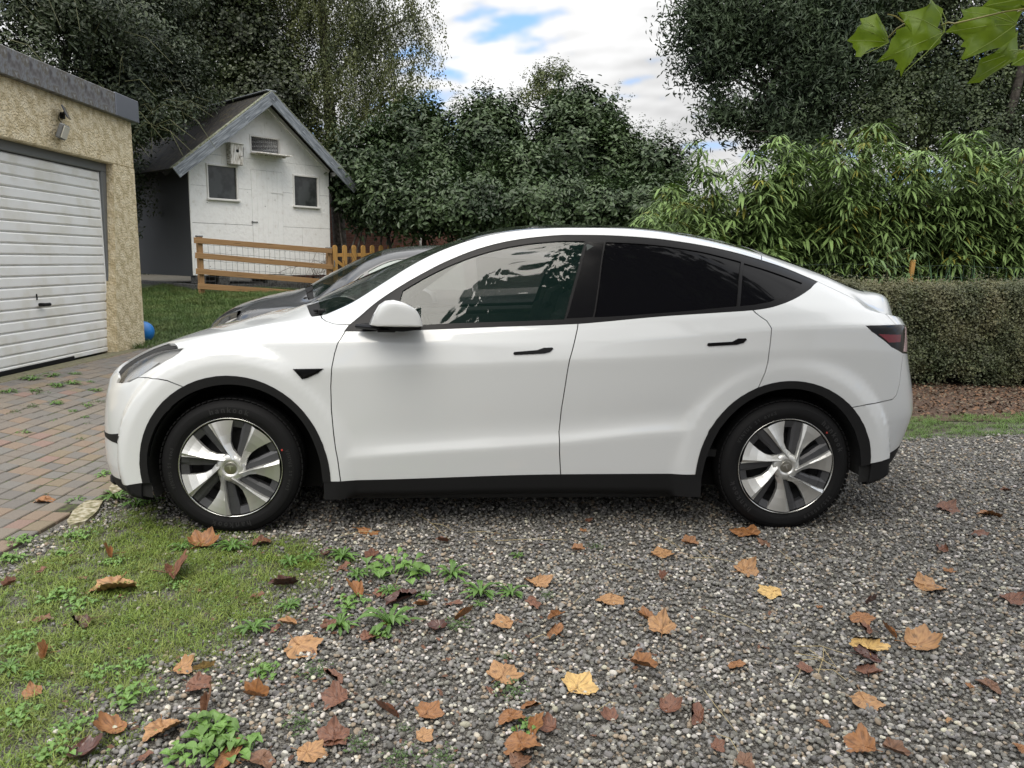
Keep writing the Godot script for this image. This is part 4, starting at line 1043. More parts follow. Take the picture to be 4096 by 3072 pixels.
	db.box(Vector3(0.62, 0.965, 0), Vector3(0.50, 0.14, 1.55), Basis(Vector3(0, 0, 1), 0.06), 0.05)
	db.box(Vector3(0.80, 1.0, 0), Vector3(0.02, 0.19, 0.32), Basis(Vector3(0, 0, 1), -0.12), 0.008)
	part("dashboard", db.mesh(), M.cabin_grey, car)
	var sw := MB.new()
	var sb := Basis(Vector3(0, 0, 1), 0.42)
	var ring := []; var rad := []
	for i in 33:
		ring.append(Vector3(0.985, 0.985, 0.38) + sb * Vector3(0, sin(TAU * i / 32) * 0.17, cos(TAU * i / 32) * 0.18)); rad.append(0.014)
	sw.tube(ring, rad, 8, Color.WHITE, false)
	sw.tube([Vector3(0.985, 0.985, 0.38), Vector3(0.78, 0.91, 0.38)], [0.05, 0.045], 10)
	sw.box(Vector3(0.985, 0.985, 0.38), Vector3(0.03, 0.05, 0.34), sb, 0.01)
	part("steering_wheel", sw.mesh(), M.cabin_grey, car)
	for zz in [0.38, -0.38]:
		var st := MB.new()
		st.box(Vector3(1.42, 0.62, zz), Vector3(0.52, 0.16, 0.50), Basis(Vector3(0, 0, 1), 0.12), 0.06)
		st.box(Vector3(1.74, 0.93, zz), Vector3(0.15, 0.66, 0.48), Basis(Vector3(0, 0, 1), -0.30), 0.06)
		for e in [0.19, -0.19]: st.box(Vector3(1.68, 0.90, zz + e), Vector3(0.16, 0.50, 0.09), Basis(Vector3(0, 0, 1), -0.30), 0.04)
		st.box(Vector3(1.855, 1.335, zz), Vector3(0.11, 0.19, 0.26), Basis(Vector3(0, 0, 1), -0.22), 0.045)
		part("seat", st.mesh(), M.cabin, car)
	var rs := MB.new()
	rs.box(Vector3(2.42, 0.66, 0), Vector3(0.5, 0.18, 1.35), Basis(Vector3(0, 0, 1), 0.1), 0.06)
	rs.box(Vector3(2.75, 0.98, 0), Vector3(0.15, 0.64, 1.35), Basis(Vector3(0, 0, 1), -0.35), 0.06)
	part("rear_seat", rs.mesh(), M.cabin, car)
	for side in [1.0, -1.0]:
		var dp := MB.new()
		dp.box(Vector3(1.25, 0.82, 0.865 * side), Vector3(1.15, 0.42, 0.05), Basis(Vector3(0, 0, 1), 0.03), 0.02)
		dp.box(Vector3(1.25, 1.045, 0.868 * side), Vector3(1.2, 0.05, 0.07), Basis(Vector3(0, 0, 1), 0.04), 0.02)
		dp.box(Vector3(2.25, 0.90, 0.865 * side), Vector3(0.85, 0.5, 0.05), Basis(Vector3(0, 0, 1), 0.05), 0.02)
		part("door_card", dp.mesh(), M.cabin_grey, car)
		var bp := MB.new()
		bp.bar(Vector3(1.76, 1.08, 0.85 * side), Vector3(1.86, 1.50, 0.66 * side), 0.09, 0.05, 0.02, Vector3(0, 0, 1))
		bp.bar(Vector3(0.66, 1.06, 0.80 * side), Vector3(1.18, 1.44, 0.645 * side), 0.05, 0.05, 0.02, Vector3(0, 0, 1))
		part("pillar_lining", bp.mesh(), M.cabin_grey, car)
	var hl4 := MB.new()
	hl4.box(Vector3(1.85, 1.545, 0), Vector3(0.9, 0.02, 1.10), Basis.IDENTITY, 0.008)
	hl4.box(Vector3(1.10, 1.42, 0), Vector3(0.03, 0.06, 0.22), Basis(Vector3(0, 0, 1), 0.3), 0.012)
	part("headlining", hl4.mesh(), M.cabin_grey, car)
	# door mirrors
	for side in [1.0, -1.0]:
		var ol := P2([0.715, 1.092, 0.735, 1.135, 0.765, 1.185, 0.795, 1.206, 0.832, 1.212, 0.87, 1.203, 0.91, 1.186, 0.94, 1.168, 0.957, 1.14, 0.968, 1.11, 0.972, 1.087, 0.95, 1.083, 0.84, 1.083, 0.74, 1.085])
		var cx := Vector2(0.85, 1.12)
		var lay := [[0.935, 0.80], [0.955, 0.93], [0.985, 0.985], [1.02, 1.0], [1.055, 0.985], [1.085, 0.93], [1.105, 0.83], [1.118, 0.68], [1.125, 0.45], [1.127, 0.0]]
		var mm := MB.new()
		var np := ol.size()
		for l in lay:
			for i in np + 1:
				var p: Vector2 = cx + (ol[i % np] - cx) * l[1]
				p.x += (1.02 - l[0]) * -0.25 if l[0] > 1.02 else 0.0
				var o := (ol[i % np] - cx).normalized()
				var k: float = clampf((l[0] - 1.03) / 0.095, -0.5, 1.0)
				mm.vert(Vector3(p.x, p.y, l[0] * side), Vector3(o.x * (1.0 - maxf(k, 0)), o.y * (1.0 - maxf(k, 0)), k * side).normalized())
		for l in lay.size() - 1:
			for i in np:
				var a := l * (np + 1) + i
				S.tri3(mm, a, a + 1, a + np + 2); S.tri3(mm, a, a + np + 2, a + np + 1)
		var mo := part("door_mirror", mm.mesh(), M.white_paint, car)
		var mb := MB.new()
		var base := P2([0.72, 1.086, 0.80, 1.078, 0.84, 1.060, 0.88, 1.058, 0.94, 1.066, 0.968, 1.080, 0.972, 1.089, 0.95, 1.084, 0.74, 1.087])
		for l in [[0.955, 0.9], [1.02, 1.0], [1.08, 0.9]]:
			var q := PackedVector2Array()
			for p in base: q.append(cx + (p - cx) * l[1])
			mb.slab(q, Transform3D(Basis.IDENTITY, Vector3(0, -0.002, l[0] * side)), 0.05, Color.WHITE, 0.003)
		mb.bar(Vector3(0.66, 1.075, 0.905 * side), Vector3(0.80, 1.072, 1.0 * side), 0.10, 0.022, 0.008)
		mb.box(Vector3(0.80, 1.064, 0.975 * side), Vector3(0.10, 0.022, 0.12), Basis.IDENTITY, 0.009)
		part("mirror_base", mb.mesh(), M.black_trim, mo)
		var mg := MB.new()
		mg.box(Vector3(0.955, 1.13, 1.02 * side), Vector3(0.006, 0.09, 0.13), Basis(Vector3.UP, -0.12 * side), 0.002)
		part("mirror_glass", mg.mesh(), M.mirror, mo)
	# wheels
	wheel(car, 0.0, 1.0, 0.0, [["hankook", 1.0, 0.036, 5.6], ["VENTUS S1 evo3", 92.0, 0.022, 3.0], ["VENTUS S1 evo3", 270.0, 0.022, 3.0], ["hankook", 181.0, 0.036, 5.6]], 70.0)
	wheel(car, 2.89, 1.0, -10.0, [["hankook", 55.0, 0.036, 5.6], ["VENTUS S1 evo3", 321.0, 0.024, 3.6], ["255/45R19", 140.0, 0.026, 4.0], ["hankook", 236.0, 0.036, 5.6]], 48.0)
	wheel(car, 0.0, -1.0, 12.0, [], -999.0)
	wheel(car, 2.89, -1.0, 31.0, [], -999.0)
# ------------------------------------------------------------------ ground
func sheet(called: String, m: Material, poly: PackedVector2Array, step: float, lift: float) -> MeshInstance3D:
	# a sheet that follows the lie of the land inside an outline (x, z)
	var b := MB.new()
	var lo := poly[0]; var hi := poly[0]
	for p in poly: lo = lo.min(p); hi = hi.max(p)
	var put := func(p: Vector2) -> int:
		var e := 0.05
		var nn := Vector3(height(p.x - e, p.y) - height(p.x + e, p.y), 2 * e, height(p.x, p.y - e) - height(p.x, p.y + e)).normalized()
		return b.vert(on(p.x, p.y, lift), nn, p)
	var nx := ceili((hi.x - lo.x) / step); var nz := ceili((hi.y - lo.y) / step)
	for i in nx:
		for j in nz:
			var a := lo + Vector2(i, j) * step
			var r := PackedVector2Array([a, a + Vector2(step, 0), a + Vector2(step, step), a + Vector2(0, step)])
			for piece in Geometry2D.intersect_polygons(poly, r):
				var t := Geometry2D.triangulate_polygon(piece)
				if t.is_empty(): continue
				var at := []
				for p in piece: at.append(put.call(p))
				for k in range(0, t.size(), 3):
					var f: Vector3 = (b.v[at[t[k + 1]]] - b.v[at[t[k]]]).cross(b.v[at[t[k + 2]]] - b.v[at[t[k]]])
					if f.y > 0: b.tri_i(at[t[k]], at[t[k + 1]], at[t[k + 2]])
					else: b.tri_i(at[t[k]], at[t[k + 2]], at[t[k + 1]])
	var o := part(called, b.mesh(), m, self)
	o.set_meta("kind", "structure")
	return o

const GRASS := [-2.36, -3.1, -2.30, -3.62, -2.22, -4.05, -2.02, -4.24, -1.73, -3.98, -1.33, -3.75, -0.80, -3.60, -0.72, -3.25, -0.86, -2.94, -0.90, -2.65, -0.97, -2.44, -1.09, -2.31, -1.14, -2.18, -1.06, -1.70, -3.2, -1.7, -3.2, -3.1]
var grass_poly: PackedVector2Array
var patchy := FastNoiseLite.new()
func greenness(x: float, z: float) -> float:      # 0 bare gravel .. 1 closed sward
	var p := Vector2(x, z)
	var d := 1e9
	for i in grass_poly.size():
		d = minf(d, Geometry2D.get_closest_point_to_segment(p, grass_poly[i], grass_poly[(i + 1) % grass_poly.size()]).distance_to(p))
	if not Geometry2D.is_point_in_polygon(p, grass_poly): d = -d
	return clampf(smoothstep(-0.16, 0.30, d + 0.20 * patchy.get_noise_2d(x * 3.0, z * 3.0) + 0.10 * patchy.get_noise_2d(x * 11.0, z * 11.0)), 0, 1)

func stones(seed_: int, flat: float, soft: float) -> ArrayMesh:
	var r := RandomNumberGenerator.new(); r.seed = seed_
	var b := MB.new()
	var sph := SphereMesh.new(); sph.radius = 0.5; sph.height = 1.0; sph.radial_segments = 7; sph.rings = 4
	var a := sph.get_mesh_arrays()
	var vs: PackedVector3Array = a[Mesh.ARRAY_VERTEX]; var id: PackedInt32Array = a[Mesh.ARRAY_INDEX]
	var planes := []
	for i in 9: planes.append([Vector3(r.randf_range(-1, 1), r.randf_range(-1, 1), r.randf_range(-1, 1)).normalized(), r.randf_range(0.26, 0.42) if soft < 0.5 else r.randf_range(0.36, 0.46)])
	var w := PackedVector3Array()
	for p in vs:
		var q := p
		for pl in planes:
			var k: float = q.dot(pl[0]) - pl[1]
			if k > 0: q -= pl[0] * k * 0.92
		w.append(Vector3(q.x, q.y * flat, q.z * 0.82))
	var nn := PackedVector3Array(); nn.resize(w.size()); nn.fill(Vector3.ZERO)
	for i in range(0, id.size(), 3):
		var f := (w[id[i + 2]] - w[id[i]]).cross(w[id[i + 1]] - w[id[i]])
		for k in 3: nn[id[i + k]] += f
	if soft < 0.5:
		for i in range(0, id.size(), 3):
			var f := (w[id[i + 2]] - w[id[i]]).cross(w[id[i + 1]] - w[id[i]])
			if f.length() < 1e-6: continue
			for k in 3: b.ix.append(b.vert(w[id[i + k]], (f.normalized() * 0.8 + nn[id[i + k]].normalized() * 0.2).normalized()))
		return b.mesh()
	for i in w.size(): b.vert(w[i], nn[i].normalized())
	b.ix = id
	return b.mesh()

func ground():
	grass_poly = P2(GRASS)
	patchy.frequency = 1.0; patchy.fractal_octaves = 3; patchy.seed = 5
	var far := MB.new()
	var xs := [-150, -60, -30, -18, -12, -9, -7, -6, -5.2, -4.8, -4.4, -4, -3.6, -3.2, -2.9, -2.6, -2.3, -1.5, -0.5, 0.5, 1.5, 2.5, 3.5, 5, 7, 10, 15, 30, 60, 150]
	var zs := [40, 20, 8, 3, 0, -1.5, -3, -4.5, -6, -7, -8, -8.5, -9, -9.5, -10, -10.5, -11, -11.6, -12.3, -13, -13.8, -14.6, -15.4, -16.2, -17, -20, -26, -40, -90, -200]
	for i in xs.size() - 1:
		for j in zs.size() - 1:
			far.quad(on(xs[i], zs[j], -0.012), on(xs[i + 1], zs[j], -0.012), on(xs[i + 1], zs[j + 1], -0.012), on(xs[i], zs[j + 1], -0.012))
	var soil := mat(1, 1, 1, 0.95)
	soil.albedo_texture = noise_tex(0.02, [[0.0, lin(0.030, 0.024, 0.016)], [0.5, lin(0.06, 0.052, 0.036)], [1.0, lin(0.10, 0.09, 0.065)]], 512, 6, 3)
	tri_tex(soil, 0.8, true)
	part("ground", far.mesh(), soil, self).set_meta("kind", "structure")
	# gravel: a bed of fine chippings with loose pebbles lying on it
	var bed := mat(1, 1, 1, 0.9)
	bed.albedo_texture = noise_tex(0.09, [[0.30, lin(0.05, 0.046, 0.040)], [0.5, lin(0.14, 0.130, 0.113)], [0.72, lin(0.26, 0.245, 0.215)]], 1024, 3, 9, FastNoiseLite.TYPE_CELLULAR)
	tri_tex(bed, 1.4, true)
	bed.heightmap_enabled = true; bed.heightmap_scale = 1.0; bed.heightmap_texture = noise_tex(0.09, [], 1024, 3, 9, FastNoiseLite.TYPE_CELLULAR)
	sheet("gravel_drive", bed, P2([-2.4, -0.5, 9.0, -0.5, 9.0, -7.2, 4.6, -6.9, 3.4, -6.3, 2.0, -8.2, -1.8, -8.2, -2.0, -4.4, -2.4, -4.0]), 0.5, -0.006)
	var meshes := [stones(1, 0.62, 0.0), stones(2, 0.75, 0.0), stones(3, 0.5, 0.1), stones(4, 0.66, 0.0), stones(5, 0.7, 1.0), stones(6, 0.55, 1.0)]
	var xf := [[], [], [], [], [], []]; var cs := [[], [], [], [], [], []]
	var drop := func(x: float, z: float, s: float, pale: bool):
		var k := 4 + rng.randi() % 2 if pale and rng.randf() < 0.75 else rng.randi() % 5
		var bas := Basis(Vector3(rng.randf_range(-0.35, 0.35), rng.randf_range(-PI, PI), 0).normalized(), rng.randf_range(-PI, PI)) if rng.randf() < 0.3 else Basis(Vector3.UP, rng.randf_range(-PI, PI)).rotated(Vector3(1, 0, 0), rng.randf_range(-0.4, 0.4))
		xf[k].append(Transform3D(bas.scaled_local(Vector3(s * rng.randf_range(0.8, 1.25), s * rng.randf_range(0.75, 1.1), s)), on(x, z, s * rng.randf_range(0.02, 0.30))))
		var c: Color
		var t := rng.randf()
		if pale:
			var v := rng.randf_range(0.40, 0.72)
			c = Color(v, v * rng.randf_range(0.90, 0.97), v * rng.randf_range(0.72, 0.90))
		elif t < 0.12:
			var v := rng.randf_range(0.22, 0.42)
			c = Color(v, v * 0.80, v * 0.58)
		else:
			var v := 0.11 + 0.20 * pow(rng.randf(), 1.2)
			c = Color(v, v * rng.randf_range(0.94, 0.985), v * rng.randf_range(0.82, 0.95))
		cs[k].append(c)
	# [z from, z to, x from, x to, pebbles per square metre, size]
	for zone in [[-1.6, -2.6, -1.9, 1.9, 5200, 0.0160], [-2.6, -3.6, -2.4, 2.6, 4600, 0.0160], [-3.6, -4.6, -2.4, 3.4, 3600, 0.0165], [-4.6, -5.8, -2.0, 4.4, 2700, 0.018], [-5.8, -7.4, 2.2, 6.2, 2200, 0.019]]:
		var area: float = (zone[0] - zone[1]) * (zone[3] - zone[2])
		for i in int(area * zone[4]):
			var x := rng.randf_range(zone[2], zone[3]); var z := rng.randf_range(zone[1], zone[0])
			if x < -2.34 + 0.03 * sin(z * 9.0): continue
			if absf(x) > -z * 0.70 + 0.15: continue
			if z < -6.2 and z < -6.15 - (x - 3.4) * 0.28 + 0.25 * patchy.get_noise_2d(x * 4.0, 3.0) and x > 2.6: continue
			var g := greenness(x, z)
			if rng.randf() < g * 0.93: continue
			var strip := 0.5 + 0.5 * patchy.get_noise_2d(x * 0.9 + 7.0, z * 1.6)
			drop.call(x, z, zone[5] * exp(rng.randfn(0.0, 0.24)), rng.randf() < 0.08 + 0.12 * strip * smooth(-4.6, -2.6, z))
	var peb := mat(1, 1, 1, 0.72); peb.vertex_color_use_as_albedo = true
	peb.albedo_texture = noise_tex(0.05, [[0.2, Color(0.80, 0.80, 0.80)], [0.8, Color(1, 1, 1)]], 256, 4, 4); tri_tex(peb, 2.0)
	for k in 6: scatter("gravel", meshes[k], peb, self, xf[k], cs[k])
	# mulch of dead leaves under the low hedge
	var mulch := mat(1, 1, 1, 0.95)
	mulch.albedo_texture = noise_tex(0.06, [[0.2, lin(0.025, 0.015, 0.010)], [0.5, lin(0.07, 0.042, 0.028)], [0.8, lin(0.13, 0.08, 0.05)]], 512, 5, 31); tri_tex(mulch, 1.6, true)
	sheet("mulch_bed", mulch, P2([2.0, -7.0, 3.4, -6.9, 9.0, -7.4, 9.0, -10.2, 2.0, -10.2]), 0.6, -0.003)
	var bit := MB.new()
	bit.quad(Vector3(-0.5, 0, 0), Vector3(0, 0.10, 0.28), Vector3(0.5, 0.05, 0), Vector3(0, 0.10, -0.28))
	var bx := []; var bc := []
	for i in 9000:
		var x := rng.randf_range(2.6, 8.0); var z := rng.randf_range(-9.1, -6.9)
		if z > -7.15 - (x - 3.4) * 0.07 + 0.2 * patchy.get_noise_2d(x * 3.0, z * 2.0): continue
		var s := rng.randf_range(0.02, 0.055)
		bx.append(Transform3D(Basis(Vector3(rng.randf_range(-1, 1), 2, rng.randf_range(-1, 1)).normalized(), rng.randf_range(-PI, PI)).rotated(Vector3.RIGHT, rng.randf_range(-0.5, 0.5)).scaled_local(Vector3(s, s, s)), on(x, z, rng.randf_range(0.004, 0.02))))
		var v := rng.randf_range(0.5, 1.6)
		bc.append(Color(0.12 * v, 0.066 * v, 0.036 * v) if rng.randf() < 0.6 else Color(0.10 * v, 0.080 * v, 0.055 * v))
	var bm := mat(1, 1, 1, 0.85); bm.vertex_color_use_as_albedo = true
	scatter("dead_leaf_litter", bit.mesh(), bm, self, bx, bc)

func blade_tuft(seed_: int, n: int, h: float, w: float, lean: float) -> ArrayMesh:
	var r := RandomNumberGenerator.new(); r.seed = seed_
	var b := MB.new()
	for i in n:
		var a := r.randf_range(0, TAU); var o := Vector3(cos(a), 0, sin(a)); var s := Vector3(-sin(a), 0, cos(a))
		var p := Vector3(r.randf_range(-0.03, 0.03), 0, r.randf_range(-0.03, 0.03))
		var hh := h * r.randf_range(0.5, 1.1); var l := lean * r.randf_range(0.3, 1.4) * hh
		var q1 := p + o * l * 0.35 + Vector3.UP * hh * 0.6; var q2 := p + o * l + Vector3.UP * hh * r.randf_range(0.75, 1.0)
		b.quad(p - s * w, p + s * w, q1 + s * w * 0.8, q1 - s * w * 0.8)
		b.tri(q1 - s * w * 0.8, q1 + s * w * 0.8, q2)
	return b.mesh()

func grass():
	var gm := mat(1, 1, 1, 0.6); gm.vertex_color_use_as_albedo = true
	gm.backlight_enabled = true; gm.backlight = Color(0.5, 0.5, 0.4)
	var near := [blade_tuft(1, 13, 0.019, 0.0011, 1.2), blade_tuft(2, 11, 0.025, 0.0012, 1.4), blade_tuft(3, 15, 0.014, 0.0010, 1.1)]
	var x3 := [[], [], []]; var c3 := [[], [], []]
	for i in 26000:
		var x := rng.randf_range(-2.75, -0.4); var z := rng.randf_range(-4.5, -1.6)
		if x < -2.36 and z < -3.15 + 0.08 * sin(x * 20.0): continue
		var g := greenness(x, z)
		if rng.randf() > pow(g, 1.3) * (0.62 + 0.75 * patchy.get_noise_2d(x * 4.0 + 11.0, z * 4.0)): continue
		var s := rng.randf_range(0.6, 1.25) * (0.7 + 0.5 * g)
		var k := rng.randi() % 3
		x3[k].append(Transform3D(Basis(Vector3.UP, rng.randf_range(-PI, PI)).scaled(Vector3(s, s, s)), on(x, z, -0.002)))
		var v := rng.randf_range(0.7, 1.3); var dry := clampf(patchy.get_noise_2d(x * 5.0 + 40.0, z * 5.0) * 0.8 + rng.randf_range(-0.1, 0.35), 0, 1)
		c3[k].append(Color(0.150 * v, 0.215 * v, 0.032 * v).lerp(Color(0.26 * v, 0.23 * v, 0.095 * v), dry * 0.55))
	for k in 3: scatter("grass", near[k], gm, self, x3[k], c3[k])
	# tiny clover and moss leaves between the blades
	var dot := MB.new()
	for a in [0.0, 2.1, 4.2]:
		var o := Vector3(cos(a), 0.15, sin(a)) * 0.5; var s := Vector3(-sin(a), 0.1, cos(a)) * 0.42
		dot.quad(Vector3.ZERO, o * 0.7 - s, o * 1.5, o * 0.7 + s)
	var dx := []; var dc := []
	for i in 9000:
		var x := rng.randf_range(-2.75, -0.3); var z := rng.randf_range(-4.4, -1.6)
		if x < -2.36 and z < -3.15: continue
		if rng.randf() > greenness(x, z) * 0.9: continue
		var s := rng.randf_range(0.005, 0.011)
		dx.append(Transform3D(Basis(Vector3.UP, rng.randf_range(-PI, PI)).rotated(Vector3.RIGHT, rng.randf_range(-0.5, 0.5)).scaled_local(Vector3(s, s, s)), on(x, z, rng.randf_range(0.004, 0.022))))
		var v := rng.randf_range(0.7, 1.4)
		dc.append(Color(0.10 * v, 0.17 * v, 0.040 * v))
	scatter("ground_cover_leaves", dot.mesh(), gm, self, dx, dc)
	# the longer lawn between the garage and the loft
	var turf := mat(0.035, 0.05, 0.015, 0.95)
	sheet("lawn", turf, P2([-9.0, -9.5, -3.4, -8.9, -1.9, -8.0, 2.6, -8.2, 2.6, -14.5, -3.0, -17.5, -9.0, -17.5]), 0.5, -0.004)
	var long := [blade_tuft(11, 14, 0.085, 0.0022, 1.0), blade_tuft(12, 12, 0.11, 0.0022, 1.3)]
	var lx := [[], []]; var lc := [[], []]
	for i in 26000:
		var z := -8.2 - 8.2 * pow(rng.randf(), 0.75); var x := rng.randf_range(-7.2, -0.6)
		if x < -3.5 + 0.10 * sin(z * 5.0) and z > -9.3 - 0.12 * sin(x * 7.0): continue
		if z > -8.6 - 0.25 * (x + 2.0) - 0.2 * sin(x * 5.0) and x > -3.5 and z > -8.9: continue
		var s := rng.randf_range(0.6, 1.2)
		if z < -13.2 and z > -14.6 and x > -5.8: s *= 1.3
		var k := rng.randi() % 2
		lx[k].append(Transform3D(Basis(Vector3.UP, rng.randf_range(-PI, PI)).scaled(Vector3(s, s, s)), on(x, z)))
		var v := rng.randf_range(0.65, 1.25)
		lc[k].append(Color(0.070 * v, 0.125 * v, 0.026 * v).lerp(Color(0.13 * v, 0.16 * v, 0.05 * v), clampf(patchy.get_noise_2d(x * 1.6, z * 1.6) + 0.2, 0, 1)))
	for k in 2: scatter("lawn_grass", long[k], gm, self, lx[k], lc[k])
	# the strip of green beyond the back of the car
	var sx := []; var sc := []
	for i in 7000:
		var x := rng.randf_range(2.8, 7.0); var z := -6.25 - (x - 3.4) * 0.24 - rng.randf_range(-0.1, 0.75)
		if rng.randf() > 0.55 + patchy.get_noise_2d(x * 3.5, z * 3.5) * 0.9 - 0.10 * (x - 3.4): continue
		var s := rng.randf_range(0.6, 1.3)
		sx.append(Transform3D(Basis(Vector3.UP, rng.randf_range(-PI, PI)).scaled(Vector3(s, s * 0.9, s)), on(x, z)))
		var v := rng.randf_range(0.8, 1.4)
		sc.append(Color(0.095 * v, 0.165 * v, 0.032 * v))
	scatter("verge_grass", near[1], gm, self, sx, sc)

func weed_mesh(kind: String, seed_: int) -> ArrayMesh:       # about one metre across, to be scaled
	var r := RandomNumberGenerator.new(); r.seed = seed_
	var b := MB.new(); b.colored = true
	var n := 22 if kind == "dandelion" else (30 if kind == "plantain" else 60)
	for i in n:
		var a := TAU * i / n + r.randf_range(-0.25, 0.25)
		var o := Vector3(cos(a), 0, sin(a)); var s := Vector3(-sin(a), 0, cos(a))
		var v := r.randf_range(0.75, 1.2)
		var col := Color(0.090 * v, 0.180 * v, 0.034 * v)
		if kind == "plantain": col = Color(0.125 * v, 0.235 * v, 0.050 * v)
		if kind == "creeper":
			col = Color(0.065 * v, 0.115 * v, 0.030 * v)
			var p := o * r.randf_range(0.02, 0.5) + Vector3.UP * r.randf_range(0.01, 0.12)
			for k in 3:
				var q := Vector3(r.randf_range(-1, 1), r.randf_range(0.1, 0.7), r.randf_range(-1, 1)).normalized() * 0.07
				var t := Vector3(-q.z, r.randf_range(-0.02, 0.02), q.x) * 0.38
				b.quad(p, p + q * 0.5 - t, p + q, p + q * 0.5 + t, col)
			continue
		var ln := r.randf_range(0.24, 0.54); var up := r.randf_range(0.06, 0.30); var wd := r.randf_range(0.038, 0.06)
		var root := Vector3.ZERO
		if kind == "plantain":
			root = o * r.randf_range(0.0, 0.34); ln = r.randf_range(0.16, 0.27); up = r.randf_range(0.03, 0.22); wd = r.randf_range(0.048, 0.075)
			a = r.randf_range(0, TAU); o = Vector3(cos(a), 0, sin(a)); s = Vector3(-sin(a), 0, cos(a))
		var rows := 7
		var pl := []; var pr := []; var pc := []
		for k in rows + 1:
			var t := float(k) / rows
			var c := root + o * ln * t + Vector3.UP * (up * sin(t * 2.2) * (1.0 - 0.45 * t) * 1.2 + 0.01)
			var w: float
			if kind == "dandelion": w = wd * (0.30 + 0.9 * t) * (1.0 if k % 2 == 1 else 0.62) * (1.0 if t < 0.8 else (1.0 - t) * 5.0 + 0.06)
			else: w = wd * (0.14 if t < 0.3 else sin(clampf((t - 0.22) / 0.78, 0, 1) * PI) * 1.0 + 0.06) * (1.0 if t < 1.0 else 0.05)
			pl.append(c - s * w + Vector3.UP * w * 0.35); pr.append(c + s * w + Vector3.UP * w * 0.35); pc.append(c)
		for k in rows:
			b.quad(pc[k], pc[k + 1], pl[k + 1], pl[k], col)
			b.quad(pr[k], pr[k + 1], pc[k + 1], pc[k], col)
	return b.mesh()

const ORDINALS := ["first", "second", "third", "fourth", "fifth", "sixth", "seventh", "eighth", "ninth", "tenth", "eleventh", "twelfth", "thirteenth", "fourteenth", "fifteenth", "sixteenth", "seventeenth", "eighteenth", "nineteenth", "twentieth", "twenty-first", "twenty-second", "twenty-third", "twenty-fourth"]
func weeds():
	var m := mat(1, 1, 1, 0.45); m.vertex_color_use_as_albedo = true
	m.backlight_enabled = true; m.backlight = Color(0.5, 0.5, 0.35)
	var kinds := {}
	for k in ["dandelion", "plantain", "creeper"]: kinds[k] = [weed_mesh(k, 1), weed_mesh(k, 2), weed_mesh(k, 3)]
	var taken := {}
	for row in WEEDS:
		var q: PackedStringArray = row.split("|")
		var set_: Array = kinds[q[3]]
		var called: String = {"dandelion": "dandelion_plant", "plantain": "plantain_plant", "creeper": "creeping_weed"}[q[3]]
		var o := part(called, set_[rng.randi() % 3], m, self)
		var s := q[2].to_float() * (1.7 if q[4] == "j" else 1.35)
		o.transform = Transform3D(Basis(Vector3.UP, rng.randf_range(-PI, PI)).scaled(Vector3(s, s * (1.0 if q[3] != "dandelion" else 0.9), s)), on(q[0].to_float(), q[1].to_float(), 0.004 if q[4] != "j" else 0.0))
		if q[4] == "j":
			var before := 0
			for row2 in WEEDS:
				var p: PackedStringArray = row2.split("|")
				if p[4] == "j" and p[0].to_float() + 0.0001 * p[1].to_float() < q[0].to_float() + 0.0001 * q[1].to_float(): before += 1
			tag(o, "small green weed in a joint of the brick paving, %s from the garage door" % ORDINALS[before], "weed", "weeds in the joints of the paving")
		elif q[4] == "":
			# say which one by the fallen leaf that lies nearest
			var best := 1e9; var near := ""
			for row2 in LEAVES:
				var p: PackedStringArray = row2.split("|")
				var d := Vector2(p[0].to_float() - q[0].to_float(), p[1].to_float() - q[1].to_float()).length()
				if d < best and not taken.has(p[5] + q[3]): best = d; near = p[5]
			taken[near + q[3]] = true
			var short := near
			for cut_at in [" on ", " in ", " at ", " of ", " below ", " beside ", " near ", " right ", " left ", " lying ", " flat ", " with ", " under ", " behind ", " over ", " among "]:
				var k := short.find(cut_at)
				if k > 12: short = short.substr(0, k)
			var words := {"dandelion": "small toothed weed", "plantain": "small round-leaved weed", "creeper": "small creeping weed"}
			var label: String = "%s growing beside the %s" % [words[q[3]], short]
			if taken.has(label): label = "%s growing beside the %s" % [words[q[3]], " ".join(PackedStringArray(Array(near.split(" ")).slice(0, 9)))]
			taken[label] = true
			tag(o, label, "weed", "small weeds among grass and gravel")
		else: tag(o, q[4], "weed", "weeds on the gravel and grass")

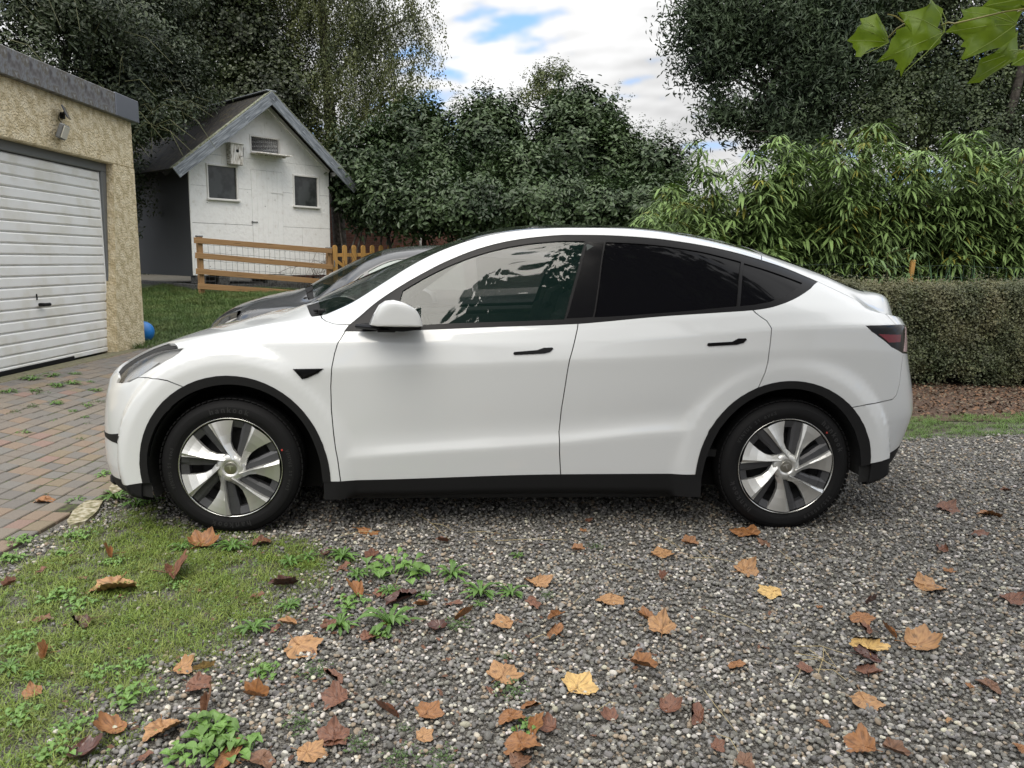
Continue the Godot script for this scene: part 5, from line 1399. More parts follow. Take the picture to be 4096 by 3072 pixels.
# ------------------------------------------------------------------ fallen leaves
func leaf_mesh(shape: String, seed_: int) -> ArrayMesh:      # a lobed plane leaf, one unit wide, curled as shape says
	var r := RandomNumberGenerator.new(); r.seed = seed_
	var b := MB.new(); b.colored = true
	var nz := FastNoiseLite.new(); nz.seed = seed_; nz.frequency = 1.6; nz.fractal_octaves = 3
	var lobes := [[90.0, 0.60], [38.0, 0.56], [142.0, 0.55], [-12.0, 0.40], [192.0, 0.42]]
	var n := 72; var rings := 6
	var radius := func(deg: float) -> float:
		var best := 0.0
		for l in lobes:
			var d := absf(fposmod(deg - l[0] + 180.0, 360.0) - 180.0)
			best = maxf(best, l[1] * (1.0 - pow(d / 40.0, 0.9) * 0.40))
		best = maxf(best, 0.27)
		var tooth := 0.93 + 0.07 * absf(fposmod(deg / 11.0, 1.0) - 0.5) * 2.0 + 0.03 * nz.get_noise_1d(deg)
		return best * tooth
	var bend := r.randf_range(0.7, 1.3); var ang := r.randf_range(0, TAU); var ax := Vector2(cos(ang), sin(ang))
	var squash := 0.55 if shape == "scrap" else 1.0
	var warp := func(p: Vector2) -> Vector3:
		var d := p.length()
		var h := 0.05 * nz.get_noise_2d(p.x * 2.2, p.y * 2.2) + 0.02 * nz.get_noise_2d(p.x * 7.0, p.y * 7.0)
		var q := Vector3(p.x, 0, -p.y)
		match shape:
			"flat": h += 0.30 * d * d * (0.6 + 0.6 * sin(3.0 * p.angle() + ang))
			"wavy": h += 0.75 * d * d * (0.55 + 0.8 * sin(2.0 * p.angle() + ang)) + 0.05 * nz.get_noise_2d(p.x * 4.0, p.y * 4.0)
			"cup":
				var k := 1.9 * bend * d
				q = Vector3(p.x * (sin(k) / maxf(k, 0.01)), 0, -p.y * (sin(k) / maxf(k, 0.01)))
				h += d * (1.0 - cos(k)) / maxf(k, 0.01) * 1.15
			"fold":
				var t := p.dot(ax); var s := p.dot(Vector2(-ax.y, ax.x))
				var k := 1.0 * bend
				q = Vector3(ax.x * t - ax.y * s * cos(k), 0, -(ax.y * t + ax.x * s * cos(k)))
				h += absf(s) * sin(k) * 0.85 + 0.25 * t * t
			"roll":
				var t := p.dot(ax); var s := p.dot(Vector2(-ax.y, ax.x))
				var rad := 0.13; var k := s / rad * 0.62
				q = Vector3(ax.x * t - ax.y * sin(k) * rad * 1.3, 0, -(ax.y * t + ax.x * sin(k) * rad * 1.3))
				h += (1.0 - cos(k)) * rad * 0.8 + 0.1 * t * t
			"scrap": h += 0.10 * d * sin(5.0 * p.angle() + ang)
		q.y = h
		return q
	var grid := []
	for j in rings + 1:
		for i in n + 1:
			var deg := 360.0 * i / n
			var rr: float = radius.call(deg) * j / rings
			if shape == "scrap" and fposmod(deg + seed_ * 50.0, 360.0) < 150.0: rr *= 0.5
			var p := Vector2(cos(deg_to_rad(deg)), sin(deg_to_rad(deg)) * squash) * rr
			var vein := 0.0
			for l in lobes:
				var d := absf(fposmod(deg - l[0] + 180.0, 360.0) - 180.0)
				vein = maxf(vein, 1.0 - d / 5.0)
			var blot := nz.get_noise_2d(p.x * 5.0 + 30.0, p.y * 5.0)
			var v := 0.95 - 0.45 * clampf(vein, 0, 1) + 0.6 * blot
			if nz.get_noise_2d(p.x * 3.0 - 50.0, p.y * 3.0) > 0.42: v *= 0.45
			grid.append([warp.call(p), Color(v, v * (0.97 + 0.06 * blot), v)])
	for j in rings:
		for i in n:
			var a: Array = grid[j * (n + 1) + i]; var c: Array = grid[(j + 1) * (n + 1) + i]; var d: Array = grid[(j + 1) * (n + 1) + i + 1]; var e: Array = grid[j * (n + 1) + i + 1]
			for t in [[a, c, d], [a, d, e]]:
				if t[0][0].is_equal_approx(t[2][0]): continue
				var nn: Vector3 = (t[1][0] - t[0][0]).cross(t[2][0] - t[0][0]).normalized()
				if nn.y < 0: nn = -nn
				var k := b.vert(t[0][0], nn, Vector2.ZERO, t[0][1]); b.vert(t[1][0], nn, Vector2.ZERO, t[1][1]); b.vert(t[2][0], nn, Vector2.ZERO, t[2][1])
				b.tri_i(k, k + 1, k + 2)
	# smooth the facets: average the normals of equal points
	var sum := {}
	for i in b.v.size():
		var key := Vector3i((b.v[i] * 2000.0).round())
		sum[key] = sum.get(key, Vector3.ZERO) + b.n[i]
	for i in b.v.size(): b.n[i] = (sum[Vector3i((b.v[i] * 2000.0).round())] as Vector3).normalized()
	if shape != "scrap":
		var st := []
		for i in 6: st.append(Vector3(0.02 * sin(i * 1.1), 0.01 + 0.012 * i, 0.10 * i * 0.9))
		b.tube(st, [0.012, 0.011, 0.010, 0.009, 0.009, 0.011], 4, Color(0.7, 0.6, 0.5))
	return b.mesh()

func fallen_leaves():
	var tint := {"tan": [0.36, 0.20, 0.085], "orange": [0.26, 0.118, 0.040], "brown": [0.17, 0.088, 0.048], "red": [0.165, 0.072, 0.040], "pale": [0.58, 0.39, 0.14], "dark": [0.085, 0.036, 0.026]}
	var mats := {}
	for k in tint:
		var c: Array = tint[k]
		var m := mat(c[0], c[1], c[2], 0.55 if k != "dark" else 0.28)
		m.vertex_color_use_as_albedo = true
		mats[k] = m
	var made := {}
	for s in ["flat", "wavy", "cup", "fold", "roll", "scrap"]: made[s] = [leaf_mesh(s, 3), leaf_mesh(s, 8), leaf_mesh(s, 15), leaf_mesh(s, 23)]
	for row in LEAVES:
		var q: PackedStringArray = row.split("|")
		var o := part("fallen_leaf", made[q[3]][rng.randi() % 4], mats[q[4]], self)
		var s: float = q[2].to_float() * {"flat": 1.12, "wavy": 1.18, "cup": 1.5, "fold": 1.45, "roll": 1.7, "scrap": 1.4}[q[3]]
		var x := q[0].to_float(); var z := q[1].to_float()
		var bas := Basis(Vector3.UP, rng.randf_range(-PI, PI)).rotated(Vector3(1, 0, 0), rng.randf_range(-0.02, 0.24)).rotated(Vector3(0, 0, 1), rng.randf_range(-0.15, 0.15))
		o.transform = Transform3D(bas.scaled_local(Vector3(s, s, s * rng.randf_range(0.8, 1.1))), on(x, z, 0.014 if q[3] != "cup" else 0.010))
		tag(o, q[5], "leaf", "fallen leaves round the white car")
	var xs := []; var cs := []
	for i in 420:                                    # crumbs and shreds of old leaves
		var x := rng.randfn(-0.55, 0.75); var z := rng.randfn(-2.75, 0.55)
		if z > -1.7 or z < -4.0 or x > 1.6: continue
		var s := rng.randf_range(0.012, 0.040)
		xs.append(Transform3D(Basis(Vector3.UP, rng.randf_range(-PI, PI)).rotated(Vector3.RIGHT, rng.randf_range(-0.6, 0.6)).scaled_local(Vector3(s, s, s)), on(x, z, rng.randf_range(0.006, 0.016))))
		var v := rng.randf_range(0.5, 1.3)
		cs.append(Color(0.16 * v, 0.075 * v, 0.040 * v))
	var cm := mat(1, 1, 1, 0.7); cm.vertex_color_use_as_albedo = true
	scatter("leaf_crumbs", made["scrap"][1], cm, self, xs, cs)
	var straw := MB.new()                            # dry stalks of grass strewn on the gravel
	for e in STRAW:
		var a := on(e[0], e[1], 0.016); var c := on(e[2], e[3], 0.018)
		straw.tube([a, a.lerp(c, 0.5) + Vector3(rng.randf_range(-0.015, 0.015), 0.012, rng.randf_range(-0.015, 0.015)), c], [0.0012, 0.0011, 0.0008], 4)
	part("dry_straw", straw.mesh(), mat(0.42, 0.34, 0.17, 0.7), self).set_meta("kind", "stuff")
# ------------------------------------------------------------------ paving
func paving():
	var pv := Node3D.new(); pv.name = "paving"; add_child(pv); pv.set_meta("kind", "structure")
	var joint := mat(1, 1, 1, 0.95)
	joint.albedo_texture = noise_tex(0.03, [[0.3, lin(0.030, 0.028, 0.018)], [0.55, lin(0.055, 0.055, 0.028)], [0.7, lin(0.06, 0.085, 0.022)]], 512, 5, 12); tri_tex(joint, 1.2, true)
	var base := sheet("joint_sand", joint, P2([-4.75, -3.0, -2.42, -3.0, -2.42, -8.4, -3.2, -9.4, -3.6, -10.2, -4.75, -10.2]), 0.3, 0.008)
	base.reparent(pv); base.name = "joint_sand"
	var speck := noise_tex(0.35, [[0.28, Color(0.55, 0.55, 0.55)], [0.5, Color(0.9, 0.9, 0.9)], [0.74, Color(1, 1, 1)], [0.80, Color(1.0, 1.0, 1.0)]], 512, 3, 17)
	var tones := []
	for c in [[0.235, 0.205, 0.175], [0.255, 0.220, 0.180], [0.215, 0.198, 0.178], [0.285, 0.215, 0.160], [0.300, 0.205, 0.170], [0.225, 0.213, 0.195], [0.265, 0.215, 0.15], [0.20, 0.185, 0.17]]:
		var m := mat(c[0], c[1], c[2], 0.85); m.albedo_texture = speck; tri_tex(m, 3.2, true)
		tones.append(m)
	var shapes := []
	for k in 3:
		var b := MB.new()
		b.box(Vector3(0, -0.03, 0), Vector3(0.1 - 0.001 * k, 0.06, 0.1365 - 0.001 * k), Basis.IDENTITY, 0.005)
		shapes.append(b.mesh())
	var all := []
	var px := 0.1045; var pz := 0.1415
	for i in 23:
		for j in 51:
			var x := -2.455 - px * i + rng.randf_range(-0.0015, 0.0015); var z := -2.95 - pz * (j + (0.08 if i % 2 else 0.0)) + rng.randf_range(-0.002, 0.002)
			if x < -4.60 or (z < -8.5 and x > -3.2 - (-8.5 - z) * 0.6 - 0.06) or z < -10.0: continue
			if absf(x) > -z * 0.70 + 0.2: continue
			if x > -2.5 and z > -4.15 and z < -4.0: continue
			var e := 0.06
			var up := Vector3(height(x - e, z) - height(x + e, z), 2 * e, height(x, z - e) - height(x, z + e)).normalized()
			up = (up + Vector3(rng.randf_range(-0.012, 0.012), 0, rng.randf_range(-0.012, 0.012))).normalized()
			var zz := Vector3(0, 0, 1).slide(up).normalized()
			var t := Transform3D(Basis(up.cross(zz), up, zz), on(x, z, 0.014 + rng.randf_range(-0.003, 0.003)))
			all.append([Vector3(x, 1.4, z).length() if z < -1.0 else 99.0, t, rng.randi() % 3, _tone()])
	all.sort_custom(func(a, b): return a[0] < b[0])
	var rest := [[], [], [], [], [], [], [], []]
	for i in all.size():
		var a: Array = all[i]
		if i < 300:
			var o := part("brick", shapes[a[2]], tones[a[3]], pv)
			o.transform = a[1]
		else: rest[a[3]].append(a[1])
	for k in 8:
		if rest[k].size(): scatter("distant_bricks", shapes[0], tones[k], pv, rest[k])
	# rough stones that edge the paving
	var sm := mat(1, 1, 1, 0.9)
	sm.albedo_texture = noise_tex(0.03, [[0.2, lin(0.10, 0.10, 0.045)], [0.45, lin(0.25, 0.22, 0.14)], [0.8, lin(0.42, 0.40, 0.32)]], 256, 5, 77); tri_tex(sm, 2.5)
	for e in [[-2.33, -4.02, 0.46, 0.13, 0.25, "pale rough edging stone between the paving and the grass, nearer to the viewer"], [-2.38, -4.52, 0.34, 0.11, 0.18, "yellowish edging stone beside the paving under the front bumper"]]:
		var b := MB.new()
		var ring := []
		for i in 14:
			var a := TAU * i / 14
			ring.append(Vector2(cos(a) * e[3] * 0.5 * rng.randf_range(0.8, 1.2), sin(a) * e[2] * 0.5 * rng.randf_range(0.85, 1.1)))
		b.slab(PackedVector2Array(ring), Transform3D(Basis(Vector3(1, 0, 0), Vector3(0, 0, -1), Vector3(0, 1, 0)), Vector3.ZERO), 0.08, Color.WHITE, 0.012)
		var o := part("edging_stone", b.mesh(), sm, self)
		o.position = on(e[0], e[1], 0.022); o.rotation.y = e[4]
		tag(o, e[5], "stone", "stones edging the paving")
	var th := MB.new()
	th.box(Vector3(-4.62, 0.235, -7.6), Vector3(0.20, 0.10, 3.7), Basis.IDENTITY, 0.012)
	var tm := mat(1, 1, 1, 0.9)
	tm.albedo_texture = noise_tex(0.03, [[0.2, lin(0.09, 0.085, 0.05)], [0.5, lin(0.17, 0.15, 0.10)], [0.8, lin(0.12, 0.13, 0.06)]], 256, 5, 41); tri_tex(tm, 2.0)
	part("kerb", th.mesh(), tm, self).set_meta("kind", "structure")
func _tone() -> int:
	var t := rng.randf()
	return 0 if t < 0.22 else (1 if t < 0.42 else (2 if t < 0.58 else (5 if t < 0.70 else (7 if t < 0.76 else (6 if t < 0.85 else (3 if t < 0.94 else 4))))))

# ------------------------------------------------------------------ garage
func garage():
	var g := thing("garage", "rendered cream garage with flat roof and white ribbed up-and-over door", "garage")
	var X := -4.65
	var st := mat(1, 1, 1, 0.92)
	st.albedo_texture = noise_tex(0.012, [[0.25, lin(0.50, 0.41, 0.25)], [0.5, lin(0.64, 0.54, 0.355)], [0.8, lin(0.70, 0.61, 0.43)]], 512, 6, 51)
	st.heightmap_enabled = true; st.heightmap_scale = 0.7; st.heightmap_texture = noise_tex(0.045, [[0.3, Color.BLACK], [0.7, Color.WHITE]], 512, 3, 52)
	tri_tex(st, 1.3, true)
	var w := MB.new()
	w.box(Vector3(X - 0.125, 2.735, -7.5), Vector3(0.25, 0.57, 4.2), Basis.IDENTITY, 0.012)          # over the door
	w.slab(P2([-9.6, 0.1, -8.90, 0.1, -9.11, 2.452, -9.6, 2.452]), Transform3D(Basis(Vector3(0, 0, 1), Vector3(0, 1, 0), Vector3(-1, 0, 0)), Vector3(X - 0.25, 0, 0)), 0.25, Color.WHITE)
	w.slab(P2([-6.2, 0.1, -5.4, 0.1, -5.4, 2.452, -6.2, 2.452]), Transform3D(Basis(Vector3(0, 0, 1), Vector3(0, 1, 0), Vector3(-1, 0, 0)), Vector3(X - 0.25, 0, 0)), 0.25, Color.WHITE)
	part("front_wall", w.mesh(), st, g)
	for e in [[-9.5, "far_wall"], [-5.5, "near_wall"]]:
		var b := MB.new(); b.box(Vector3(X - 2.9, 1.5, e[0]), Vector3(5.28, 3.02, 0.2), Basis.IDENTITY, 0.01)
		part("side_wall", b.mesh(), st, g)
	var bw := MB.new(); bw.box(Vector3(X - 5.5, 1.5, -7.5), Vector3(0.2, 3.02, 3.8)); part("back_wall", bw.mesh(), st, g)
	var zinc := mat(1, 1, 1, 0.5, 0.35)
	zinc.albedo_texture = streaks([[0.0, lin(0.075, 0.068, 0.072)], [0.35, lin(0.15, 0.14, 0.14)], [0.55, lin(0.22, 0.23, 0.25)], [0.75, lin(0.12, 0.105, 0.085)], [1.0, lin(0.30, 0.31, 0.33)]], 61)
	zinc.uv1_scale = Vector3(0.45, 3.2, 1)
	var rf := MB.new(); rf.box(Vector3(X - 2.75, 3.08, -7.5), Vector3(5.6, 0.12, 4.2)); part("roof", rf.mesh(), M.zinc_plain, g)
	var fa := MB.new(); fa.box(Vector3(X + 0.03, 3.12, -7.16), Vector3(0.07, 0.25, 3.92), Basis.IDENTITY, 0.006); part("fascia", fa.mesh(), zinc, g)
	var f2 := MB.new(); f2.box(Vector3(X + 0.036, 3.122, -9.385), Vector3(0.075, 0.256, 0.54), Basis.IDENTITY, 0.006); part("fascia", f2.mesh(), M.zinc_new, g)
	var f3 := MB.new(); f3.box(Vector3(X - 2.75, 3.12, -9.635), Vector3(5.5, 0.25, 0.06), Basis.IDENTITY, 0.006); part("fascia", f3.mesh(), M.zinc_new, g)
	# the door: a grey frame and a leaf of pressed ribs
	var fr := MB.new()
	fr.box(Vector3(X - 0.135, 2.405, -7.6), Vector3(0.10, 0.10, 3.1), Basis.IDENTITY, 0.006)
	fr.box(Vector3(X - 0.135, 1.33, -9.05), Vector3(0.10, 2.05, 0.12), Basis.IDENTITY, 0.006)
	fr.box(Vector3(X - 0.135, 1.33, -6.16), Vector3(0.10, 2.05, 0.10), Basis.IDENTITY, 0.006)
	part("door_frame", fr.mesh(), M.grey_metal, g)
	var door := Node3D.new(); door.name = "garage_door"; g.add_child(door)
	var z0 := -8.985; var z1 := -6.215; var top := 2.352; var bot := 0.345; var nr := 19
	var step := (top - bot) / nr
	for k in nr:
		var y := bot + step * k
		var b := MB.new()
		# a pressed rib: a flat face, a small ledge and a groove
		var pr := [Vector2(-0.140, y), Vector2(-0.124, y + step * 0.10), Vector2(-0.118, y + step * 0.16), Vector2(-0.118, y + step * 0.84), Vector2(-0.126, y + step * 0.93), Vector2(-0.145, y + step)]
		for i in 5: b.quad(Vector3(X + pr[i].x, pr[i].y, z1), Vector3(X + pr[i].x, pr[i].y, z0), Vector3(X + pr[i + 1].x, pr[i + 1].y, z0), Vector3(X + pr[i + 1].x, pr[i + 1].y, z1))
		part("rib", b.mesh(), M.door_white, door)
	var bt := MB.new(); bt.box(Vector3(X - 0.136, 0.318, -7.61), Vector3(0.045, 0.05, 2.79), Basis.IDENTITY, 0.006); part("bottom_rail", bt.mesh(), M.door_white, door)
	var sl := MB.new(); sl.box(Vector3(X - 0.122, 0.298, -7.55), Vector3(0.03, 0.05, 1.35), Basis.IDENTITY, 0.006); part("rubber_seal", sl.mesh(), M.black_plastic, door)
	for zz in [z0 - 0.006, z1 + 0.006]:
		var eb := MB.new(); eb.box(Vector3(X - 0.128, 1.33, zz), Vector3(0.03, 2.04, 0.03), Basis.IDENTITY, 0.004); part("edge_rail", eb.mesh(), M.door_white, door)
	var hd := MB.new()
	hd.box(Vector3(X - 0.096, 0.905, -7.70), Vector3(0.05, 0.035, 0.05), Basis.IDENTITY, 0.008); hd.box(Vector3(X - 0.066, 0.905, -7.735), Vector3(0.025, 0.034, 0.13), Basis.IDENTITY, 0.010)
	hd.box(Vector3(X - 0.112, 0.985, -7.655), Vector3(0.012, 0.06, 0.012), Basis.IDENTITY, 0.003)
	part("handle", hd.mesh(), M.black_plastic, door)
	# lamp and solar panel on the wall
	var lp := thing("flood_light", "small black flood light with pale lens on the garage wall", "lamp", Vector3(X, 2.63, -8.02))
	var b1 := MB.new(); b1.box(Vector3(0.08, 0.0, 0.03), Vector3(0.05, 0.15, 0.19), Basis(Vector3.UP, 0.25) * Basis(Vector3(0, 0, 1), -0.35), 0.01); part("housing", b1.mesh(), M.grey_metal, lp)
	var b2 := MB.new(); b2.box(Vector3(0.113, -0.012, 0.04), Vector3(0.012, 0.125, 0.165), Basis(Vector3.UP, 0.25) * Basis(Vector3(0, 0, 1), -0.35), 0.004); part("lens", b2.mesh(), M.lamp_lens, lp)
	var b3 := MB.new(); b3.box(Vector3(0.02, 0.0, -0.07), Vector3(0.05, 0.10, 0.06), Basis.IDENTITY, 0.01); b3.bar(Vector3(0.02, 0, -0.07), Vector3(0.07, 0.0, 0.0), 0.03, 0.03, 0.006)
	b3.tube([Vector3(0.03, 0.06, -0.03), Vector3(0.05, 0.10, -0.01), Vector3(0.03, 0.13, 0.0), Vector3(0.03, 0.18, -0.03)], [0.004, 0.004, 0.004, 0.004], 5)
	part("bracket", b3.mesh(), M.black_plastic, lp)
	var so := thing("solar_panel", "little dark solar panel above the flood light on the garage wall", "solar panel", Vector3(X, 2.83, -8.06))
	var b4 := MB.new(); b4.box(Vector3(0.09, 0, 0.0), Vector3(0.014, 0.13, 0.17), Basis(Vector3.UP, 0.35) * Basis(Vector3(0, 0, 1), 0.35), 0.004); part("panel", b4.mesh(), M.solar, so)
	var b5 := MB.new(); b5.bar(Vector3(0, -0.02, -0.07), Vector3(0.085, 0.0, 0.0), 0.03, 0.03, 0.006); b5.box(Vector3(0.012, -0.02, -0.07), Vector3(0.03, 0.06, 0.06), Basis.IDENTITY, 0.006); part("bracket", b5.mesh(), M.black_plastic, so)

func streaks(ramp: Array, sd: int) -> ImageTexture:         # vertical weather streaks
	var f := FastNoiseLite.new(); f.seed = sd; f.fractal_octaves = 5; f.frequency = 0.02
	var g := Gradient.new(); var off := PackedFloat32Array(); var cs := PackedColorArray()
	for k in ramp: off.append(k[0]); cs.append(k[1])
	g.offsets = off; g.colors = cs
	var im := Image.create(256, 256, false, Image.FORMAT_RGB8)
	for x in 256:
		for y in 256: im.set_pixel(x, y, g.sample(clampf(0.5 + 0.85 * f.get_noise_2d(x * 2.2, y * 0.35) + 0.2 * f.get_noise_2d(x * 9.0, y * 1.5 + 400), 0, 1)))
	return ImageTexture.create_from_image(im)

# ------------------------------------------------------------------ the loft, its fence and gate
func loft():
	# local axes: x along the front from its left corner, y up from the world's zero, z out of the front
	var o := thing("pigeon_loft", "white gabled wooden pigeon loft with slate-grey roof edge and dark side wall", "shed", Vector3(-6.30, 0, -15.2), 0.821)
	var L := 3.15; var y0 := 1.04; var eave := 3.33; var peak := 4.62; var D := 4.2
	var pane := func(a: float, b: float, c: float, d: float) -> PackedVector2Array: return P2([a, c, b, c, b, d, a, d])
	var roofline := func(x: float) -> float: return eave + (peak - eave) * (1.0 - absf(x - L * 0.5) / (L * 0.5))
	# front boards: panels with open seams round the windows and the door
	var holes := [pane.call(0.36, 0.97, 2.55, 3.20), pane.call(2.27, 2.86, 2.52, 3.16), pane.call(1.28, 1.99, y0 - 0.1, 3.195), pane.call(1.31, 1.96, 3.56, 3.86)]
	var knives := []
	knives.append_array(holes)
	for s in [pane.call(-1.0, 4.0, 2.062, 2.068), pane.call(-1.0, 4.0, 2.782, 2.787), pane.call(2.44, 2.445, 0.5, 2.06), pane.call(-1, 4, 3.40, 3.404), pane.call(0.664, 0.667, 3.2, 5.0), pane.call(1.63, 1.633, 3.19, 5.0), pane.call(2.56, 2.563, 3.1, 5.0), pane.call(0.60, 0.603, 2.1, 2.6)]: knives.append(s)
	var panels := cut([P2([0, y0, L, y0, L, eave, L * 0.5, peak, 0, eave])], [knives[4], knives[5], knives[7], knives[8], knives[9], knives[10], knives[6], knives[0], knives[1], knives[2], knives[3]])
	for p in panels:
		var b := MB.new(); b.slab(p, Transform3D(Basis.IDENTITY, Vector3(0, 0, rng.randf_range(-0.001, 0.0015))), 0.02, Color.WHITE, 0.002)
		part("board", b.mesh(), M.white_boards, o)
	var back := MB.new(); back.slab(P2([0.02, y0 + 0.01, L - 0.02, y0 + 0.01, L - 0.02, eave - 0.02, L * 0.5, peak - 0.03, 0.02, eave - 0.02]), Transform3D(Basis.IDENTITY, Vector3(0, 0, -0.09)), 0.02); part("inner_front", back.mesh(), M.dark_wood, o)
	for e in [[-0.005, "side_wall"], [L + 0.005, "side_wall"]]:
		var b := MB.new(); b.box(Vector3(e[0], (y0 + eave) * 0.5 + 0.01, -D * 0.5), Vector3(0.03, eave - y0 + 0.06, D), Basis.IDENTITY, 0.004); part(e[1], b.mesh(), M.slate_wall, o)
	var cn := MB.new(); cn.box(Vector3(-0.012, (y0 + eave) * 0.5, 0.004), Vector3(0.03, eave - y0, 0.035), Basis.IDENTITY, 0.004); part("corner_trim", cn.mesh(), M.white_boards, o)
	var bk := MB.new(); bk.slab(P2([0, y0, L, y0, L, eave, L * 0.5, peak, 0, eave]), Transform3D(Basis.IDENTITY, Vector3(0, 0, -D)), 0.03); part("back_wall", bk.mesh(), M.slate_wall, o)
	# windows
	for e in [[0.36, 0.97, 2.55, 3.20], [2.27, 2.86, 2.52, 3.16]]:
		var wn := Node3D.new(); wn.name = numbered("window", o); o.add_child(wn, true)
		var f := MB.new()
		f.box(Vector3((e[0] + e[1]) * 0.5, e[3] + 0.006, 0.0), Vector3(e[1] - e[0] + 0.05, 0.035, 0.05), Basis.IDENTITY, 0.004)
		f.box(Vector3(e[0] - 0.008, (e[2] + e[3]) * 0.5, 0.0), Vector3(0.03, e[3] - e[2], 0.045), Basis.IDENTITY, 0.004)
		f.box(Vector3(e[1] + 0.008, (e[2] + e[3]) * 0.5, 0.0), Vector3(0.04, e[3] - e[2], 0.045), Basis.IDENTITY, 0.004)
		part("frame", f.mesh(), M.white_wood, wn)
		var si := MB.new(); si.box(Vector3((e[0] + e[1]) * 0.5, e[2] - 0.012, 0.02), Vector3(e[1] - e[0] + 0.08, 0.04, 0.09), Basis.IDENTITY, 0.006); part("sill", si.mesh(), M.white_wood, wn)
		var pn := MB.new(); pn.box(Vector3((e[0] + e[1]) * 0.5, (e[2] + e[3]) * 0.5, -0.03), Vector3(e[1] - e[0], e[3] - e[2], 0.006)); part("pane", pn.mesh(), M.dusty_glass, wn)
	# door of six planks
	var dr := Node3D.new(); dr.name = "door"; o.add_child(dr)
	for k in 6:
		var b := MB.new(); b.box(Vector3(1.285 + 0.117 * (k + 0.5), (y0 + 3.19) * 0.5 + 0.01, -0.008 + 0.0015 * (k % 2)), Vector3(0.1155, 3.17 - y0, 0.022), Basis.IDENTITY, 0.003); part("plank", b.mesh(), M.white_boards, dr)
	var hg := MB.new(); hg.box(Vector3(1.85, 2.755, 0.010), Vector3(0.28, 0.022, 0.006), Basis(Vector3(0, 0, 1), -0.03), 0.002); hg.box(Vector3(1.995, 2.755, 0.010), Vector3(0.02, 0.08, 0.008), Basis.IDENTITY, 0.002); part("hinge", hg.mesh(), M.white_wood, dr)
	var lt := MB.new(); lt.box(Vector3(1.33, 2.135, 0.014), Vector3(0.13, 0.018, 0.016), Basis.IDENTITY, 0.004); lt.box(Vector3(1.27, 2.13, 0.012), Vector3(0.03, 0.045, 0.012), Basis.IDENTITY, 0.003); part("latch", lt.mesh(), M.grey_metal, dr)
	# pigeon hatch with bars and landing board
	var ht := Node3D.new(); ht.name = "hatch"; o.add_child(ht)
	var hb := MB.new(); hb.box(Vector3(1.635, 3.71, -0.10), Vector3(0.64, 0.30, 0.02)); part("shutter", hb.mesh(), M.white_boards, ht)
	var hf := MB.new()
	for e in [[1.635, 3.868, 0.70, 0.03], [1.635, 3.552, 0.70, 0.03]]: hf.box(Vector3(e[0], e[1], -0.03), Vector3(e[2], e[3], 0.09), Basis.IDENTITY, 0.004)
	for x in [1.30, 1.97]: hf.box(Vector3(x, 3.71, -0.03), Vector3(0.03, 0.29, 0.09), Basis.IDENTITY, 0.004)
	part("frame", hf.mesh(), M.white_wood, ht)
	for k in 13:
		var b := MB.new(); b.tube([Vector3(1.34 + 0.048 * k, 3.57, -0.02), Vector3(1.34 + 0.048 * k, 3.855, -0.02)], [0.004, 0.004], 5); part("bar", b.mesh(), M.zinc_plain, ht)
	var lb := MB.new(); lb.box(Vector3(1.64, 3.50, 0.22), Vector3(0.72, 0.022, 0.44), Basis(Vector3(1, 0, 0), 0.05), 0.004); lb.box(Vector3(1.64, 3.475, 0.2), Vector3(0.66, 0.03, 0.03)); part("landing_board", lb.mesh(), M.stained_wood, ht)
	# roof: shingle courses on each slope, zinc verge and ridge
	var half := L * 0.5; var sl := atan2(peak - eave, half); var over := 0.46; var fwd := 0.42
	for sgn in [-1.0, 1.0]:
		var rf := Node3D.new(); rf.name = numbered("roof", o); o.add_child(rf, true)
		var dir := Vector3(sgn * cos(sl), -sin(sl), 0); var nn := Vector3(sgn * sin(sl), cos(sl), 0)
		var len := half / cos(sl) + over / cos(sl)
		var top := Vector3(half, peak + 0.06, 0)
		var deck := MB.new(); deck.box(top + dir * len * 0.5 + Vector3(0, 0, fwd - (D + fwd + 0.2) * 0.5), Vector3(len, 0.03, D + fwd + 0.2), Basis(dir * sgn, nn, Vector3(0, 0, 1)), 0.0); part("deck", deck.mesh(), M.dark_wood, rf)
		var courses := 15; var ch := len / courses
		if sgn < 0:
			for c in courses:
				var along := 13
				for k in along:
					var zl := (D + fwd) / along
					var b := MB.new()
					var at := top + dir * (ch * (c + 0.5)) + nn * 0.026 + Vector3(0, 0, fwd - 0.02 - zl * (k + 0.5 + (0.35 if c % 2 else 0.0)))
					if at.z + zl * 0.5 > fwd: continue
					b.box(at, Vector3(ch * 1.15, 0.010, zl * 0.985), Basis(dir * sgn, nn, Vector3(0, 0, 1)).rotated(Vector3(0, 0, 1), -0.05 * sgn), 0.003)
					part("shingle", b.mesh(), M.shingle[rng.randi() % 3], rf)
		else:
			var b := MB.new(); b.box(top + dir * len * 0.5 + nn * 0.026 + Vector3(0, 0, fwd - (D + fwd) * 0.5), Vector3(len, 0.012, D + fwd), Basis(dir * sgn, nn, Vector3(0, 0, 1)), 0.0); part("felt", b.mesh(), M.shingle[0], rf)
		# verge board clad in zinc, in three sheets
		for k in 3:
			var b := MB.new(); var p0 := top + dir * (len * k / 3.0 - (0.02 if k == 0 else 0.0)) + Vector3(0, 0, fwd); var p1 := top + dir * (len * (k + 1) / 3.0 + 0.03)  + Vector3(0, 0, fwd)
			b.bar(p0 - nn * 0.075, p1 - nn * 0.075, 0.03 + 0.002 * k, 0.20 + 0.003 * k, 0.004, nn)
			part("verge", b.mesh(), M.zinc_verge, rf)
			var mb := MB.new(); mb.bar(p0 + nn * 0.036 - Vector3(0, 0, 0.05), p1 + nn * 0.036 - Vector3(0, 0, 0.05), 0.13, 0.018 + 0.002 * k, 0.004, nn); part("verge_cap", mb.mesh(), M.mossy_zinc, rf)
